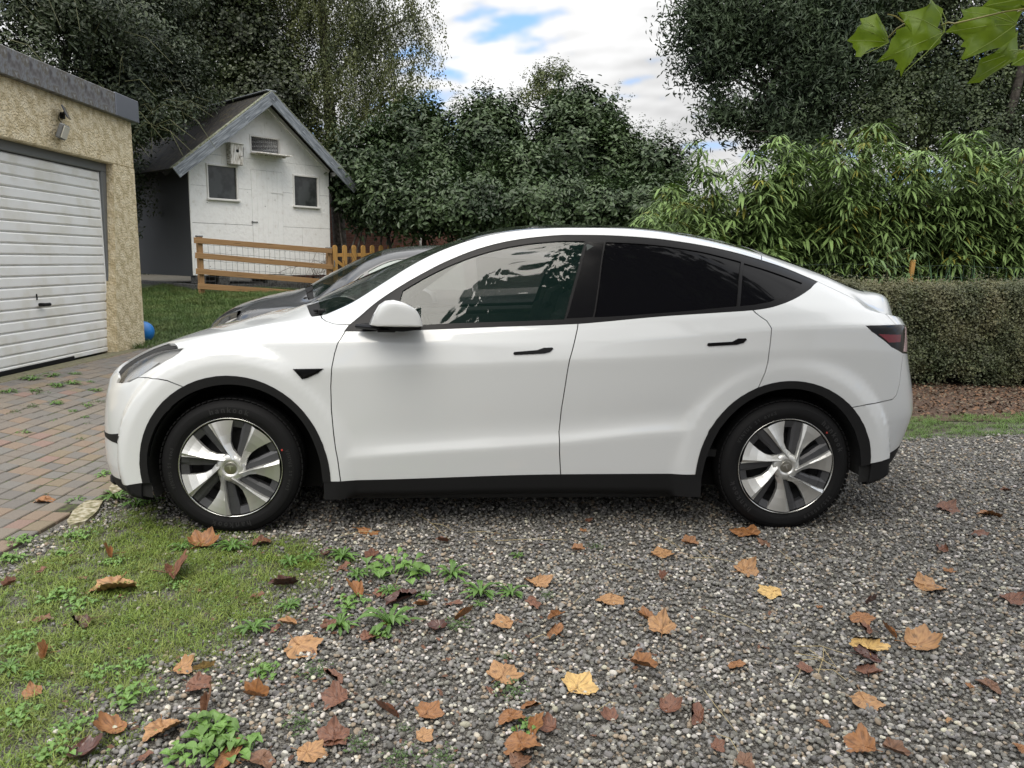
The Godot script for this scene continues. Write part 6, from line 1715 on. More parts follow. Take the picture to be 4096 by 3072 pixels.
		var rt := MB.new()
		for k in 5: rt.box(top + dir * (len - 0.22) - nn * 0.06 + Vector3(0, 0, -0.1 - 0.8 * k), Vector3(0.5, 0.08, 0.05), Basis(dir * sgn, nn, Vector3(0, 0, 1)), 0.004)
		part("rafter_ends", rt.mesh(), M.dark_wood, rf)
		var so := MB.new(); so.bar(Vector3(half, peak - 0.04, 0.03) + dir * 0.05, Vector3(half, peak - 0.04, 0.03) + dir * (half / cos(sl) - 0.02), 0.05, 0.07, 0.004, nn); part("barge_board", so.mesh(), M.white_wood, rf)
	var rg := MB.new(); rg.box(Vector3(half, peak + 0.10, fwd - (D + fwd) * 0.5), Vector3(0.22, 0.03, D + fwd), Basis.IDENTITY, 0.01); part("ridge", rg.mesh(), M.zinc_verge, o)
	var pu := MB.new(); pu.box(Vector3(L + 0.12, eave - 0.05, 0.18), Vector3(0.07, 0.12, 0.5), Basis.IDENTITY, 0.006); part("purlin_end", pu.mesh(), M.white_wood, o)
	# block plinth
	var pl := Node3D.new(); pl.name = "plinth"; o.add_child(pl)
	for k in 8:
		var b := MB.new(); b.box(Vector3(-0.02, 0.76 + 0.005 * (k % 2), -0.05 - 0.5 * k), Vector3(0.2, 0.22, 0.49), Basis.IDENTITY, 0.008); part("concrete_block", b.mesh(), M.block, pl)
	for k in 6:
		var b := MB.new(); b.box(Vector3(0.35 + 0.5 * k, 0.74, -0.12), Vector3(0.49, 0.24, 0.2), Basis.IDENTITY, 0.008); part("concrete_block", b.mesh(), M.block, pl)
	for e in [Vector3(0.12, 0.98, -0.10), Vector3(0.62, 0.94, -0.1), Vector3(2.9, 0.9, -0.1), Vector3(1.7, 0.9, -0.12)]:
		var b := MB.new(); b.box(e, Vector3(0.22, 0.20, 0.2), Basis.IDENTITY, 0.006); part("pier_block", b.mesh(), M.block, pl)
	# nest box on the front
	var nb := thing("nest_box", "weathered white wooden nest box hung left of the hatch on the loft front", "bird box", Vector3(-6.30, 0, -15.2), 0.821)
	var bx := MB.new(); bx.box(Vector3(0.905, 3.435, 0.10), Vector3(0.27, 0.40, 0.17), Basis(Vector3(0, 0, 1), -0.02), 0.006); part("box", bx.mesh(), M.stained_wood, nb)
	var ho := MB.new(); ho.lathe([Vector2(0.034, -0.004), Vector2(0.030, 0.002), Vector2(0.0, -0.001)], 20, Basis.IDENTITY, Vector3(0.915, 3.50, 0.187)); part("entrance_hole", ho.mesh(), M.black_inside, nb)
	var li := MB.new(); li.box(Vector3(0.905, 3.645, 0.11), Vector3(0.30, 0.02, 0.21), Basis(Vector3(0, 0, 1), -0.02), 0.004); part("lid", li.mesh(), M.white_wood, nb)
	var pe := MB.new(); pe.tube([Vector3(0.98, 3.40, 0.19), Vector3(0.98, 3.40, 0.26)], [0.006, 0.006], 6); pe.tube([Vector3(1.035, 3.40, 0.19), Vector3(1.035, 3.58, 0.20)], [0.006, 0.006], 6); part("perch", pe.mesh(), M.grey_metal, nb)

func fence():
	var A := Vector3(-5.864, 0, -14.4); var turn := atan2(0.759, 0.651)
	var f := thing("rail_fence", "brown four-rail wooden fence with wire mesh before the loft", "fence", A, turn)
	for e in [[-0.12, 1.705, 2.93, 1.565], [-0.11, 1.43, 2.94, 1.225], [-0.11, 1.14, 2.94, 0.90], [-0.09, 0.865, 2.94, 0.62]]:
		var b := MB.new(); b.bar(Vector3(e[0], e[1], 0.07), Vector3(e[2], e[3], 0.07), 0.028, 0.105, 0.004, Vector3(0, 1, 0)); part("rail", b.mesh(), M.fence_wood[rng.randi() % 3], f)
	for e in [[0.015, 1.77, 0.55], [2.90, 1.62, 0.4]]:
		var b := MB.new(); b.box(Vector3(e[0], (e[1] + e[2]) * 0.5, 0), Vector3(0.09, e[1] - e[2], 0.09), Basis.IDENTITY, 0.006); var p := part("post", b.mesh(), M.fence_wood[1], f)
		var c := MB.new(); c.box(Vector3(e[0], e[1] + 0.012, 0), Vector3(0.11, 0.03, 0.11), Basis.IDENTITY, 0.01); part("cap", c.mesh(), M.zinc_plain, p)
	var wm := MB.new()
	for i in 24:
		var x := 0.09 + i * 0.118; var dy := -0.05 * x
		wm.tube([Vector3(x, 0.70 + dy, -0.05), Vector3(x + 0.01 * sin(i * 3.0), 1.2 + dy, -0.045), Vector3(x, 1.66 + dy, -0.05)], [0.003, 0.003, 0.003], 4)
	for k in 7:
		var pa := []; var ra := []
		for i in 25: pa.append(Vector3(0.05 + i * 0.118, 1.64 - k * 0.15 - 0.05 * i * 0.118 + 0.008 * sin(i * 2.1 + k), -0.045)); ra.append(0.003)
		wm.tube(pa, ra, 4)
	part("wire_mesh", wm.mesh(), M.wire, f).set_meta("kind", "stuff")
	var g := thing("picket_gate", "golden-brown wooden picket gate with rounded tops right of the rail fence", "gate", A, turn)
	for k in 9:
		var x := 3.035 + 0.2545 * k; var t := 1.70 + 0.006 * k
		var p := PackedVector2Array([Vector2(x - 0.062, t - 0.95), Vector2(x + 0.062, t - 0.95), Vector2(x + 0.062, t - 0.06)])
		for i in 7: p.append(Vector2(x + 0.062 * cos(PI * (i + 0.5) / 7.0), t - 0.06 + 0.06 * sin(PI * (i + 0.5) / 7.0)))
		p.append(Vector2(x - 0.062, t - 0.06))
		var b := MB.new(); b.slab(p, Transform3D(Basis.IDENTITY, Vector3(0, 0, 0.05)), 0.022, Color.WHITE, 0.004); part("picket", b.mesh(), M.gate_wood[rng.randi() % 3], g)
	for e in [1.48, 0.98]:
		var b := MB.new(); b.bar(Vector3(3.0, e, 0.005), Vector3(5.15, e + 0.05, 0.005), 0.04, 0.075, 0.004, Vector3.UP); part("gate_rail", b.mesh(), M.gate_wood[0], g)
	var br := MB.new(); br.bar(Vector3(3.06, 1.38, 0.006), Vector3(3.75, 0.95, 0.006), 0.035, 0.07, 0.004, Vector3.UP); part("brace", br.mesh(), M.gate_wood[1], g)
	var hn := MB.new(); hn.box(Vector3(2.985, 1.30, 0.08), Vector3(0.03, 0.14, 0.012), Basis.IDENTITY, 0.004); part("hinge", hn.mesh(), M.zinc_plain, g)
	# behind the right-hand hedge: a stake and a wire fence
	var wf := thing("wire_fence", "thin green-grey wire mesh fence behind the clipped hedge", "fence", Vector3(0, 0, -10.35))
	var wb := MB.new()
	for i in 62: wb.tube([Vector3(1.2 + i * 0.115, 0.5, 0), Vector3(1.2 + i * 0.115, 1.42 - 0.012 * sin(i * 0.7), 0)], [0.0018, 0.0018], 4)
	for k in 5:
		var pa := []; var ra := []
		for i in 24: pa.append(Vector3(1.2 + i * 0.3, 1.42 - k * 0.15 + 0.014 * sin(i * 1.3 + k), 0)); ra.append(0.0018)
		wb.tube(pa, ra, 4)
	part("wire_mesh", wb.mesh(), M.green_wire, wf).set_meta("kind", "stuff")
	var sk := MB.new(); sk.box(Vector3(0, 0.75, 0), Vector3(0.055, 1.5, 0.055), Basis(Vector3(0, 0, 1), -0.05), 0.008)
	var s := part("stake", sk.mesh(), M.gate_wood[2], self); s.position = Vector3(5.27, 0.0, -10.28); tag(s, "single pale wooden stake standing behind the clipped hedge", "stake")

func ball():
	var b := MB.new()
	var pr := []
	for i in 25: pr.append(Vector2(0.135 * sin(PI * i / 24), -0.135 * cos(PI * i / 24)))
	b.lathe(pr, 40, Basis(Vector3(1, 0, 0), Vector3(0, 0, -1), Vector3(0, 1, 0)), Vector3.ZERO)
	var o := part("ball", b.mesh(), M.blue, self)
	o.position = Vector3(-4.79, 0.435, -9.86); tag(o, "blue plastic ball lying on the lawn by the garage corner", "ball")

func brick_house():
	var h := thing("brick_house", "red brick building glimpsed through the shrubs behind the gate", "building", Vector3(-2.4, 0, -24.5), 0.1)
	var w := MB.new(); w.box(Vector3(0, 2.0, 0), Vector3(9.0, 3.2, 0.3)); part("wall", w.mesh(), M.brick_wall, h)
	var r := MB.new(); r.box(Vector3(0, 3.75, -1.2), Vector3(9.4, 0.15, 3.0), Basis(Vector3.RIGHT, 0.3)); part("roof", r.mesh(), M.shingle[1], h)
	var p := MB.new(); p.tube([Vector3(-0.55, 0.5, 0.22), Vector3(-0.55, 2.6, 0.22), Vector3(-0.5, 2.75, 0.2)], [0.04, 0.04, 0.04], 8); part("downpipe", p.mesh(), M.white_wood, h)

func dark_car():
	var S := Surf.new()
	var us := [-0.85, -0.68, -0.5, -0.3, 0.0, 0.22, 0.45, 0.58, 0.7, 0.95, 1.2, 1.6, 2.2, 2.8, 3.2, 3.55]
	var row := func(a: Array) -> Array: return Surf.curve(us, a)
	for v in [[0.16, 0.16, 0.16, 0.16, 0.16, 0.16, 0.16, 0.16, 0.16, 0.16, 0.16, 0.16, 0.16, 0.18, 0.22, 0.26], [0.2, 0.2, 0.21, 0.21, 0.21, 0.21, 0.21, 0.21, 0.21, 0.21, 0.21, 0.21, 0.21, 0.22, 0.27, 0.32], [0.28, 0.28, 0.28, 0.28, 0.28, 0.28, 0.28, 0.28, 0.28, 0.28, 0.28, 0.28, 0.28, 0.3, 0.34, 0.38], [0.38, 0.4, 0.4, 0.42, 0.42, 0.42, 0.43, 0.43, 0.44, 0.45, 0.46, 0.48, 0.5, 0.5, 0.5, 0.5], [0.45, 0.48, 0.48, 0.5, 0.5, 0.5, 0.5, 0.5, 0.5, 0.52, 0.53, 0.55, 0.57, 0.57, 0.57, 0.57], [0.55, 0.6, 0.64, 0.66, 0.66, 0.66, 0.66, 0.66, 0.67, 0.68, 0.69, 0.7, 0.72, 0.73, 0.72, 0.7], [0.62, 0.69, 0.75, 0.8, 0.82, 0.83, 0.85, 0.85, 0.86, 0.87, 0.88, 0.9, 0.93, 0.96, 0.95, 0.9], [0.67, 0.745, 0.82, 0.88, 0.92, 0.95, 0.97, 0.98, 0.985, 0.99, 1.0, 1.02, 1.06, 1.1, 1.1, 1.0], [0.70, 0.78, 0.86, 0.92, 0.965, 1.0, 1.03, 1.045, 1.06, 1.075, 1.09, 1.11, 1.15, 1.2, 1.2, 1.1], [0.72, 0.81, 0.89, 0.945, 0.985, 1.01, 1.08, 1.21, 1.295, 1.405, 1.43, 1.445, 1.43, 1.36, 1.28, 1.18], [0.74, 0.835, 0.915, 0.965, 1.0, 1.03, 1.205, 1.30, 1.385, 1.47, 1.495, 1.505, 1.485, 1.41, 1.34, 1.22]]: S.V.append(row.call(v))
	S.V.append([]); S.V.append(Surf.curve([-0.85, -0.69, -0.535, -0.34, -0.11, 0.0, 0.3, 0.79, 0.92, 1.14, 1.35, 1.8, 2.5, 3.1, 3.4, 3.55], [0.76, 0.885, 0.972, 1.036, 1.09, 1.115, 1.275, 1.495, 1.52, 1.54, 1.547, 1.55, 1.52, 1.43, 1.33, 1.22]))
	for w in [[0.7, 0.74], [0.8, 0.85], [0.83, 0.87], [0.84, 0.88], [0.84, 0.885], [0.84, 0.89], [0.82, 0.885], [0.79, 0.87]]: S.W.append(Surf.curve([-0.85, -0.3, 0.3, 2.6, 3.55], [w[0], w[1] - 0.02, w[1], w[1], w[0]]))
	S.W.append(Surf.curve([-0.85, -0.3, 0.3, 2.6, 3.55], [0.73, 0.80, 0.845, 0.84, 0.74])); S.W.append(Surf.curve([-0.85, -0.3, 0.22, 0.45, 0.7, 0.95, 1.6, 2.6, 3.55], [0.68, 0.75, 0.80, 0.80, 0.725, 0.66, 0.625, 0.63, 0.62])); S.W.append(Surf.curve([-0.85, -0.3, 0.22, 0.45, 0.7, 0.95, 1.6, 2.6, 3.55], [0.62, 0.69, 0.72, 0.65, 0.595, 0.56, 0.555, 0.55, 0.52]))
	S.W.append([]); S.W.append(Surf.curve([-1, 4], [0, 0]))
	S.UF = [-0.80, -0.83, -0.85, -0.86, -0.86, -0.86, -0.84, -0.82, -0.81, -0.80, -0.79, -0.78, -0.77]; S.UR = [3.45, 3.5, 3.52, 3.55, 3.55, 3.54, 3.53, 3.5, 3.48, 3.45, 3.42, 3.4, 3.4]
	S.RK = [0.3, 0.3, 0.3, 0.3, 0.4, 0.5, 0.4, 0.25, 0.25, 0.4, 0.4, 0.5, 0.5]
	S.ufs = -0.25; S.urs = 2.95; S.flares = []
	S.build()
	var at: Vector3 = CAR_AT + Vector3(cos(CAR_TURN), 0, -sin(CAR_TURN)) * -0.40 + Vector3(sin(CAR_TURN), 0, cos(CAR_TURN)) * -2.77
	var car := thing("parked_car", "dark grey wet family car parked behind the white one, only bonnet and roof showing", "car", at, CAR_TURN)
	var head := P2([-0.66, 6.5, -0.60, 8.2, -0.50, 9.3, -0.38, 9.6, -0.24, 9.4, -0.20, 9.1, -0.27, 8.2, -0.38, 7.4, -0.52, 6.6])
	var quarter := P2([0.50, 8.55, 0.62, 8.85, 0.70, 8.98, 0.685, 8.2, 0.53, 8.25]); var front := P2([0.73, 8.25, 0.74, 9.0, 0.98, 9.12, 1.3, 9.15, 1.55, 9.12, 1.60, 8.1]); var rear := P2([1.70, 8.1, 1.68, 9.12, 2.3, 9.1, 2.75, 8.95, 2.9, 8.4, 2.6, 8.1])
	var wells := [P2([-0.38, 0, -0.36, 3.6, -0.22, 5.2, 0, 5.8, 0.22, 5.2, 0.36, 3.6, 0.38, 0]), P2([2.27, 0, 2.29, 3.4, 2.43, 4.9, 2.65, 5.4, 2.87, 4.9, 3.01, 3.4, 3.03, 0])]
	for side in [1.0, -1.0]:
		var body := slabs(P2([-1, 1, 4, 1, 4, 10, -1, 10]), [-1.0, -0.42, 0.62, 1.2, 2.2, 4.0])
		for k in [wells[0], wells[1], head, quarter, front, rear]: body = cut(body, [k])
		var b := MB.new()
		for q in body:
			if not Geometry2D.is_polygon_clockwise(q): S.skin(b, q, 0.0, 0.0, side)
		part("body_side", b.mesh(), M.grey_paint, car)
		for e in [[quarter, "quarter_window"], [front, "front_window"], [rear, "rear_window"]]:
			var g := MB.new(); S.skin(g, e[0], -0.006, 0.0, side); part(e[1], g.mesh(), M.glass_pale if e[1] != "rear_window" else M.glass_rear, car)
			var gf := MB.new()
			for q in Geometry2D.offset_polygon(e[0], 0.02): 
				for ring in Geometry2D.clip_polygons(q, P2([0, 0, 0.01, 0, 0.01, 0.01])): S.skin(gf, ring, -0.012, 0.0, side)
		var h := MB.new(); S.skin(h, head, -0.05, 0.0, side); var hp := part("headlight", h.mesh(), M.lamp_chrome, car)
		var h2 := MB.new(); S.skin(h2, head, 0.0, 0.0, side); part("lens", h2.mesh(), M.lens, hp)
		var h3 := MB.new()
		h3.lathe([Vector2(0.085, 0.03), Vector2(0.07, 0.0), Vector2(0.04, -0.03), Vector2(0.0, -0.04)], 24, Basis(Vector3(0, 1, 0), Vector3(0, 0, 1), Vector3(-1, 0, 0)), Vector3(-0.36, 0.86, 0.71 * side)); part("reflector", h3.mesh(), M.alloy, hp)
	for e in [["bonnet", P2([-1, 10, -1, 12, -0.04, 12, 0.1, 11.2, 0.21, 10]), M.grey_paint, 0.0], ["cowl", P2([0.212, 10, 0.1, 11.2, -0.04, 12, 0.03, 12, 0.17, 11.2, 0.255, 10]), M.black_plastic, -0.015], ["windscreen", P2([0.258, 10, 0.172, 11.2, 0.032, 12, 0.80, 12, 0.83, 10]), M.glass_screen, -0.002], ["roof", P2([0.835, 10, 0.805, 12, 2.9, 12, 2.9, 10]), M.grey_paint, 0.0], ["tailgate", P2([2.905, 10, 2.905, 12, 4, 12, 4, 10]), M.grey_paint, 0.0]]:
		var b := MB.new()
		for side in [1.0, -1.0]: S.skin(b, e[1], e[3], 0.006, side)
		part(e[0], b.mesh(), e[2], car)
	var wp := MB.new()
	wp.tube([Vector3(0.17, 1.05, 0.60), Vector3(0.10, 1.075, 0.3), Vector3(0.06, 1.10, -0.2)], [0.012, 0.010, 0.008], 6); wp.box(Vector3(0.18, 1.045, 0.62), Vector3(0.05, 0.04, 0.06), Basis.IDENTITY, 0.01)
	wp.tube([Vector3(0.13, 1.07, 0.50), Vector3(0.30, 1.18, 0.45)], [0.012, 0.010], 6)
	part("wiper", wp.mesh(), M.black_plastic, car)
	var inn := MB.new()
	inn.box(Vector3(1.3, 0.45, 0), Vector3(1.7, 0.5, 1.5)); inn.box(Vector3(1.45, 0.80, 0), Vector3(0.5, 0.5, 1.3), Basis(Vector3(0, 0, 1), -0.2), 0.05); inn.box(Vector3(0.45, 0.9, 0), Vector3(0.4, 0.16, 1.3), Basis.IDENTITY, 0.04)
	for z in [0.36, -0.36]: inn.box(Vector3(1.55, 1.1, z), Vector3(0.14, 0.55, 0.46), Basis(Vector3(0, 0, 1), -0.25), 0.05)
	part("cabin", inn.mesh(), M.cabin, car)
	for e in [[0.0, 1.0], [2.65, 1.0], [0.0, -1.0], [2.65, -1.0]]:
		var w := get_node("parked_car/wheel").duplicate() as Node3D
		w.name = numbered("wheel", car); car.add_child(w, true)
		w.position = Vector3(e[0], 0.32, 0.78 * e[1]); w.scale = Vector3(0.9, 0.9, 0.8)
		if e[1] < 0: w.rotation.y = PI
# ------------------------------------------------------------------ trees and shrubs
func leaf_clump(seed_: int, n: int, rad: float, ln: float, wd: float, droop: float) -> ArrayMesh:
	var r := RandomNumberGenerator.new(); r.seed = seed_
	var b := MB.new()
	for i in n:
		var p := Vector3(r.randfn(0, 0.5), r.randfn(0, 0.5), r.randfn(0, 0.5)) * rad
		var d := Vector3(r.randf_range(-1, 1), r.randf_range(-0.35, 0.35) - droop, r.randf_range(-1, 1)).normalized()
		var s := d.cross(Vector3(r.randf_range(-0.3, 0.3), 1, r.randf_range(-0.3, 0.3))).normalized()
		var up := s.cross(d) * 0.10
		var l := ln * r.randf_range(0.7, 1.2); var w := wd * r.randf_range(0.8, 1.15) * 0.5
		var t := p + d * l; var m1 := p + d * l * 0.32 + up * l; var m2 := p + d * l * 0.70 + up * l
		b.quad(p, m1 - s * w, m2 - s * w * 0.85, t); b.quad(p, t, m2 + s * w * 0.85, m1 + s * w)
	return b.mesh()
func strand(seed_: int, n: int, length: float, ln: float) -> ArrayMesh:       # a hanging twig with small leaves
	var r := RandomNumberGenerator.new(); r.seed = seed_
	var b := MB.new()
	for i in n:
		var t := float(i) / n
		var p := Vector3(0.10 * sin(t * 3.0 + seed_) + r.randfn(0, 0.05), -length * t, 0.08 * cos(t * 2.5) + r.randfn(0, 0.05))
		var d := Vector3(r.randf_range(-1, 1), -0.9, r.randf_range(-1, 1)).normalized()
		var s := d.cross(Vector3(r.randf_range(-1, 1), 0.4, r.randf_range(-1, 1))).normalized() * ln * 0.36
		b.quad(p, p + d * ln * 0.5 - s, p + d * ln, p + d * ln * 0.5 + s)
	b.tube([Vector3.ZERO, Vector3(0.05, -length * 0.5, 0.03), Vector3(0.0, -length, 0)], [0.004, 0.003, 0.002], 3)
	return b.mesh()
func B(x: float, y: float, z: float, rx: float, ry: float, rz: float) -> Array: return [Vector3(x, y, z), Vector3(rx, ry, rz)]
func leaf_mat(rough: float) -> StandardMaterial3D:
	var m := mat(1, 1, 1, rough); m.vertex_color_use_as_albedo = true
	m.backlight_enabled = true; m.backlight = Color(0.4, 0.42, 0.3)
	return m
func crown(called: String, parent: Node3D, blobs: Array, n: int, clumps: Array, m: Material, a: Color, b: Color, shell := 0.45, size := 1.0, ragged := 0.16, face := 1.0):
	var vol := 0.0
	var acc := []
	for q in blobs: vol += pow(q[1].x * q[1].y * q[1].z, 0.75); acc.append(vol)
	var xs := []; var cs := []
	for k in clumps: xs.append([]); cs.append([])
	var nz := FastNoiseLite.new(); nz.seed = n; nz.frequency = 0.55; nz.fractal_octaves = 3
	for i in n:
		var pick := rng.randf() * vol; var k := 0
		while acc[k] < pick: k += 1
		var q: Array = blobs[k]
		var d := Vector3(rng.randfn(), rng.randfn(), rng.randfn()).normalized()
		var rr := pow(rng.randf(), shell) * (1.0 + ragged * nz.get_noise_3dv(d * 3.0 + q[0] * 5.0) * 2.0)
		var p: Vector3 = q[0] + Vector3(d.x * q[1].x, d.y * q[1].y, d.z * q[1].z) * rr
		if nz.get_noise_3dv(p * 2.2) < -0.16 and rng.randf() < 0.85: continue
		var c := rng.randi() % clumps.size()
		var s := size * rng.randf_range(0.75, 1.3)
		var yy := (d * face + Vector3(rng.randf_range(-0.3, 0.3), 0.62, rng.randf_range(-0.3, 0.3))).normalized()
		var xx := yy.cross(Vector3(rng.randfn(), rng.randfn() * 0.3, rng.randfn())).normalized()
		xs[c].append(Transform3D(Basis(xx, yy, xx.cross(yy)).scaled(Vector3(s, s, s)), p - parent.position))
		var t := clampf(0.5 + 0.9 * nz.get_noise_3dv(p * 1.3 + Vector3(50, 0, 0)) + rng.randf_range(-0.3, 0.3), 0, 1)
		cs[c].append(a.lerp(b, t))
	for c in clumps.size(): scatter(called, clumps[c], m, parent, xs[c], cs[c])
func limbs(called: String, parent: Node3D, paths: Array, m: Material):
	var b := MB.new()
	for p in paths:
		var pts := []; var rad := []
		for q in p: pts.append(Vector3(q[0], q[1], q[2]) - parent.position); rad.append(q[3])
		b.tube(pts, rad, 7)
	part(called, b.mesh(), m, parent)
func branches_to(parent: Node3D, from: Vector3, blobs: Array, r0: float, m: Material):
	var b := MB.new()
	for q in blobs:
		for k in 3:
			var e: Vector3 = q[0] + Vector3(rng.randf_range(-0.7, 0.7) * q[1].x, rng.randf_range(-0.5, 0.8) * q[1].y, rng.randf_range(-0.7, 0.7) * q[1].z)
			var mid := from.lerp(e, 0.5) + Vector3(rng.randf_range(-0.3, 0.3), rng.randf_range(0.0, 0.5), rng.randf_range(-0.3, 0.3))
			b.tube([from - parent.position, mid - parent.position, e - parent.position], [r0, r0 * 0.55, r0 * 0.12], 5, Color.WHITE, false)
	part("limbs", b.mesh(), m, parent)

func trees():
	var bark := mat(1, 1, 1, 0.95)
	bark.albedo_texture = noise_tex(0.03, [[0.2, lin(0.020, 0.017, 0.014)], [0.5, lin(0.05, 0.043, 0.036)], [0.8, lin(0.09, 0.08, 0.07)]], 256, 5, 200); tri_tex(bark, 1.0)
	var pale_bark := mat(1, 1, 1, 0.9)
	pale_bark.albedo_texture = noise_tex(0.02, [[0.3, lin(0.09, 0.08, 0.07)], [0.5, lin(0.24, 0.22, 0.20)], [0.8, lin(0.36, 0.34, 0.31)]], 256, 4, 201); tri_tex(pale_bark, 1.0)
	var glossy := leaf_mat(0.5); var dull := leaf_mat(0.6)
	# laurels
	var lau := [leaf_clump(1, 16, 0.20, 0.115, 0.052, 0.15), leaf_clump(2, 16, 0.20, 0.11, 0.05, 0.1), leaf_clump(3, 14, 0.22, 0.12, 0.055, 0.2)]
	var bushes := [
		[[B(-3.46, 3.31, -18.0, 0.77, 1.06, 0.61), B(-2.81, 2.73, -17.6, 0.75, 0.69, 0.6)], "dark laurel shrub next to the right edge of the loft", 1500],
		[[B(-2.34, 3.71, -18.4, 1.03, 1.21, 0.82), B(-2.01, 4.42, -18.6, 0.49, 0.61, 0.39), B(-2.02, 2.68, -17.6, 1.04, 0.75, 0.83), B(-1.6, 3.2, -18, 0.6, 0.9, 0.5)], "tall laurel shrub behind the picket gate, its top under the birch twigs", 2300],
		[[B(-0.77, 3.75, -18.6, 1.1, 1.22, 0.88), B(-0.61, 4.47, -18.8, 0.74, 0.8, 0.59), B(-0.98, 2.56, -17.2, 1.13, 0.62, 0.9)], "rounded laurel shrub in the middle of the row with reddish twigs", 2500],
		[[B(1.35, 3.78, -18.6, 1.28, 1.34, 1.02), B(1.58, 4.73, -18.8, 0.92, 0.74, 0.74), B(0.78, 2.59, -17.2, 1.3, 0.62, 1.04), B(0.17, 3.09, -17.5, 0.69, 0.92, 0.55)], "broadest and tallest laurel shrub, standing over the roof of the white car", 3300],
		[[B(2.29, 3.39, -18.0, 0.65, 1.12, 0.52), B(1.86, 2.48, -17.0, 0.95, 0.61, 0.76), B(2.68, 3.78, -18.4, 0.36, 0.72, 0.29)], "laurel shrub with a thin upright shoot at its right side", 1600],
		[[B(3.19, 3.25, -17.6, 0.69, 0.87, 0.55), B(2.91, 2.54, -16.8, 0.83, 0.61, 0.66)], "low laurel shrub half hidden by the bamboo", 1200]]
	for e in bushes:
		var q: Array = e[0]
		var base := on(q[0][0].x, q[0][0].z)
		var o := thing("laurel_bush", e[1], "shrub", base, 0.0, "laurel shrubs along the boundary")
		crown("foliage", o, q, e[2], lau, glossy, Color(0.016, 0.034, 0.012), Color(0.070, 0.112, 0.042), 0.40, 1.0, 0.22)
		var ps := []
		for k in 7:
			var x: float = base.x + rng.randf_range(-0.8, 0.8)
			ps.append([[x, base.y - 0.1, base.z + 0.4, 0.035], [x + rng.randf_range(-0.15, 0.15), base.y + 0.9, base.z + 0.3, 0.03], [x + rng.randf_range(-0.4, 0.4), base.y + 2.2, base.z, 0.015]])
		limbs("stems", o, ps, bark)
		# thin leafy shoots that break the outline
		var xs := []; var cs := []
		for k in 26:
			var s: Array = q[rng.randi() % q.size()]
			var a := rng.randf_range(0.15, PI - 0.15)
			var p: Vector3 = s[0] + Vector3(cos(a) * s[1].x * 0.95, sin(a) * s[1].y * 0.95, rng.randf_range(-0.2, 0.3))
			for j in 4:
				xs.append(Transform3D(Basis(Vector3.UP, rng.randf_range(-PI, PI)).scaled(Vector3.ONE * (0.75 - 0.12 * j)), p + Vector3(cos(a) * 0.08 * j, 0.13 * j, 0) - o.position)); cs.append(Color(0.04, 0.075, 0.025))
		scatter("shoots", lau[2], glossy, o, xs, cs)
	# brambles at their feet
	var tw := MB.new()
	for i in 420:
		var x := rng.randf_range(-4.2, 1.6); var z := rng.randf_range(-17.6, -16.7)
		var p := on(x, z); var d := Vector3(rng.randf_range(-1, 1), 0, rng.randf_range(-0.3, 0.3))
		tw.tube([p, p + d * 0.35 + Vector3.UP * rng.randf_range(0.3, 0.9), p + d * 0.8 + Vector3.UP * rng.randf_range(0.3, 1.1), p + d * 1.2 + Vector3.UP * rng.randf_range(0.0, 0.6)], [0.006, 0.005, 0.004, 0.003], 4, Color.WHITE, false)
	var br := thing("bramble_thicket", "tangle of bare brown bramble twigs behind the picket gate", "bramble", on(-1.5, -17.2))
	var bo := part("twigs", tw.mesh(), mat(0.075, 0.045, 0.028, 0.8), br); bo.position = -br.position; bo.set_meta("kind", "stuff")
	# small fruit tree showing over the laurels
	var ap := thing("fruit_tree", "small gnarled fruit tree whose crown rises above the laurels against the sky", "tree", on(1.7, -21.0))
	limbs("trunk", ap, [[[1.9, 1.0, -21, 0.12], [1.75, 4.2, -21, 0.08], [1.5, 5.1, -21, 0.06], [0.9, 5.75, -21, 0.045], [0.45, 6.2, -21, 0.02]], [[1.6, 4.8, -21, 0.05], [0.9, 5.2, -21, 0.03], [0.3, 5.6, -21, 0.012]], [[1.2, 5.5, -21, 0.04], [1.1, 6.0, -21, 0.025], [1.25, 6.45, -21, 0.01]], [[1.6, 4.9, -21, 0.05], [2.2, 5.5, -21, 0.02], [2.6, 5.55, -21, 0.008]], [[0.9, 5.3, -21, 0.02], [0.0, 5.55, -21, 0.012], [-0.5, 5.5, -21, 0.006]], [[2.0, 5.3, -21, 0.02], [2.75, 5.3, -21, 0.01], [3.0, 5.15, -21, 0.005]]], bark)
	var sm := [leaf_clump(21, 12, 0.13, 0.06, 0.034, 0.1), leaf_clump(22, 12, 0.14, 0.06, 0.034, 0.1)]
	crown("crown", ap, [B(0.55, 6.17, -21, 0.41, 0.38, 0.33), B(1.07, 6.24, -21, 0.41, 0.34, 0.33), B(0.89, 5.73, -21, 0.5, 0.3, 0.4), B(0.30, 5.66, -21, 0.4, 0.18, 0.3), B(1.6, 5.5, -21, 0.5, 0.28, 0.4), B(1.5, 5.1, -21, 0.6, 0.35, 0.4)], 620, sm, dull, Color(0.045, 0.065, 0.018), Color(0.12, 0.14, 0.045), 0.5, 1.0, 0.3)
	# birch with hanging twigs
	var bi := thing("birch_tree", "tall birch behind the loft with fine hanging twigs against the sky", "tree", on(-5.0, -21.3))
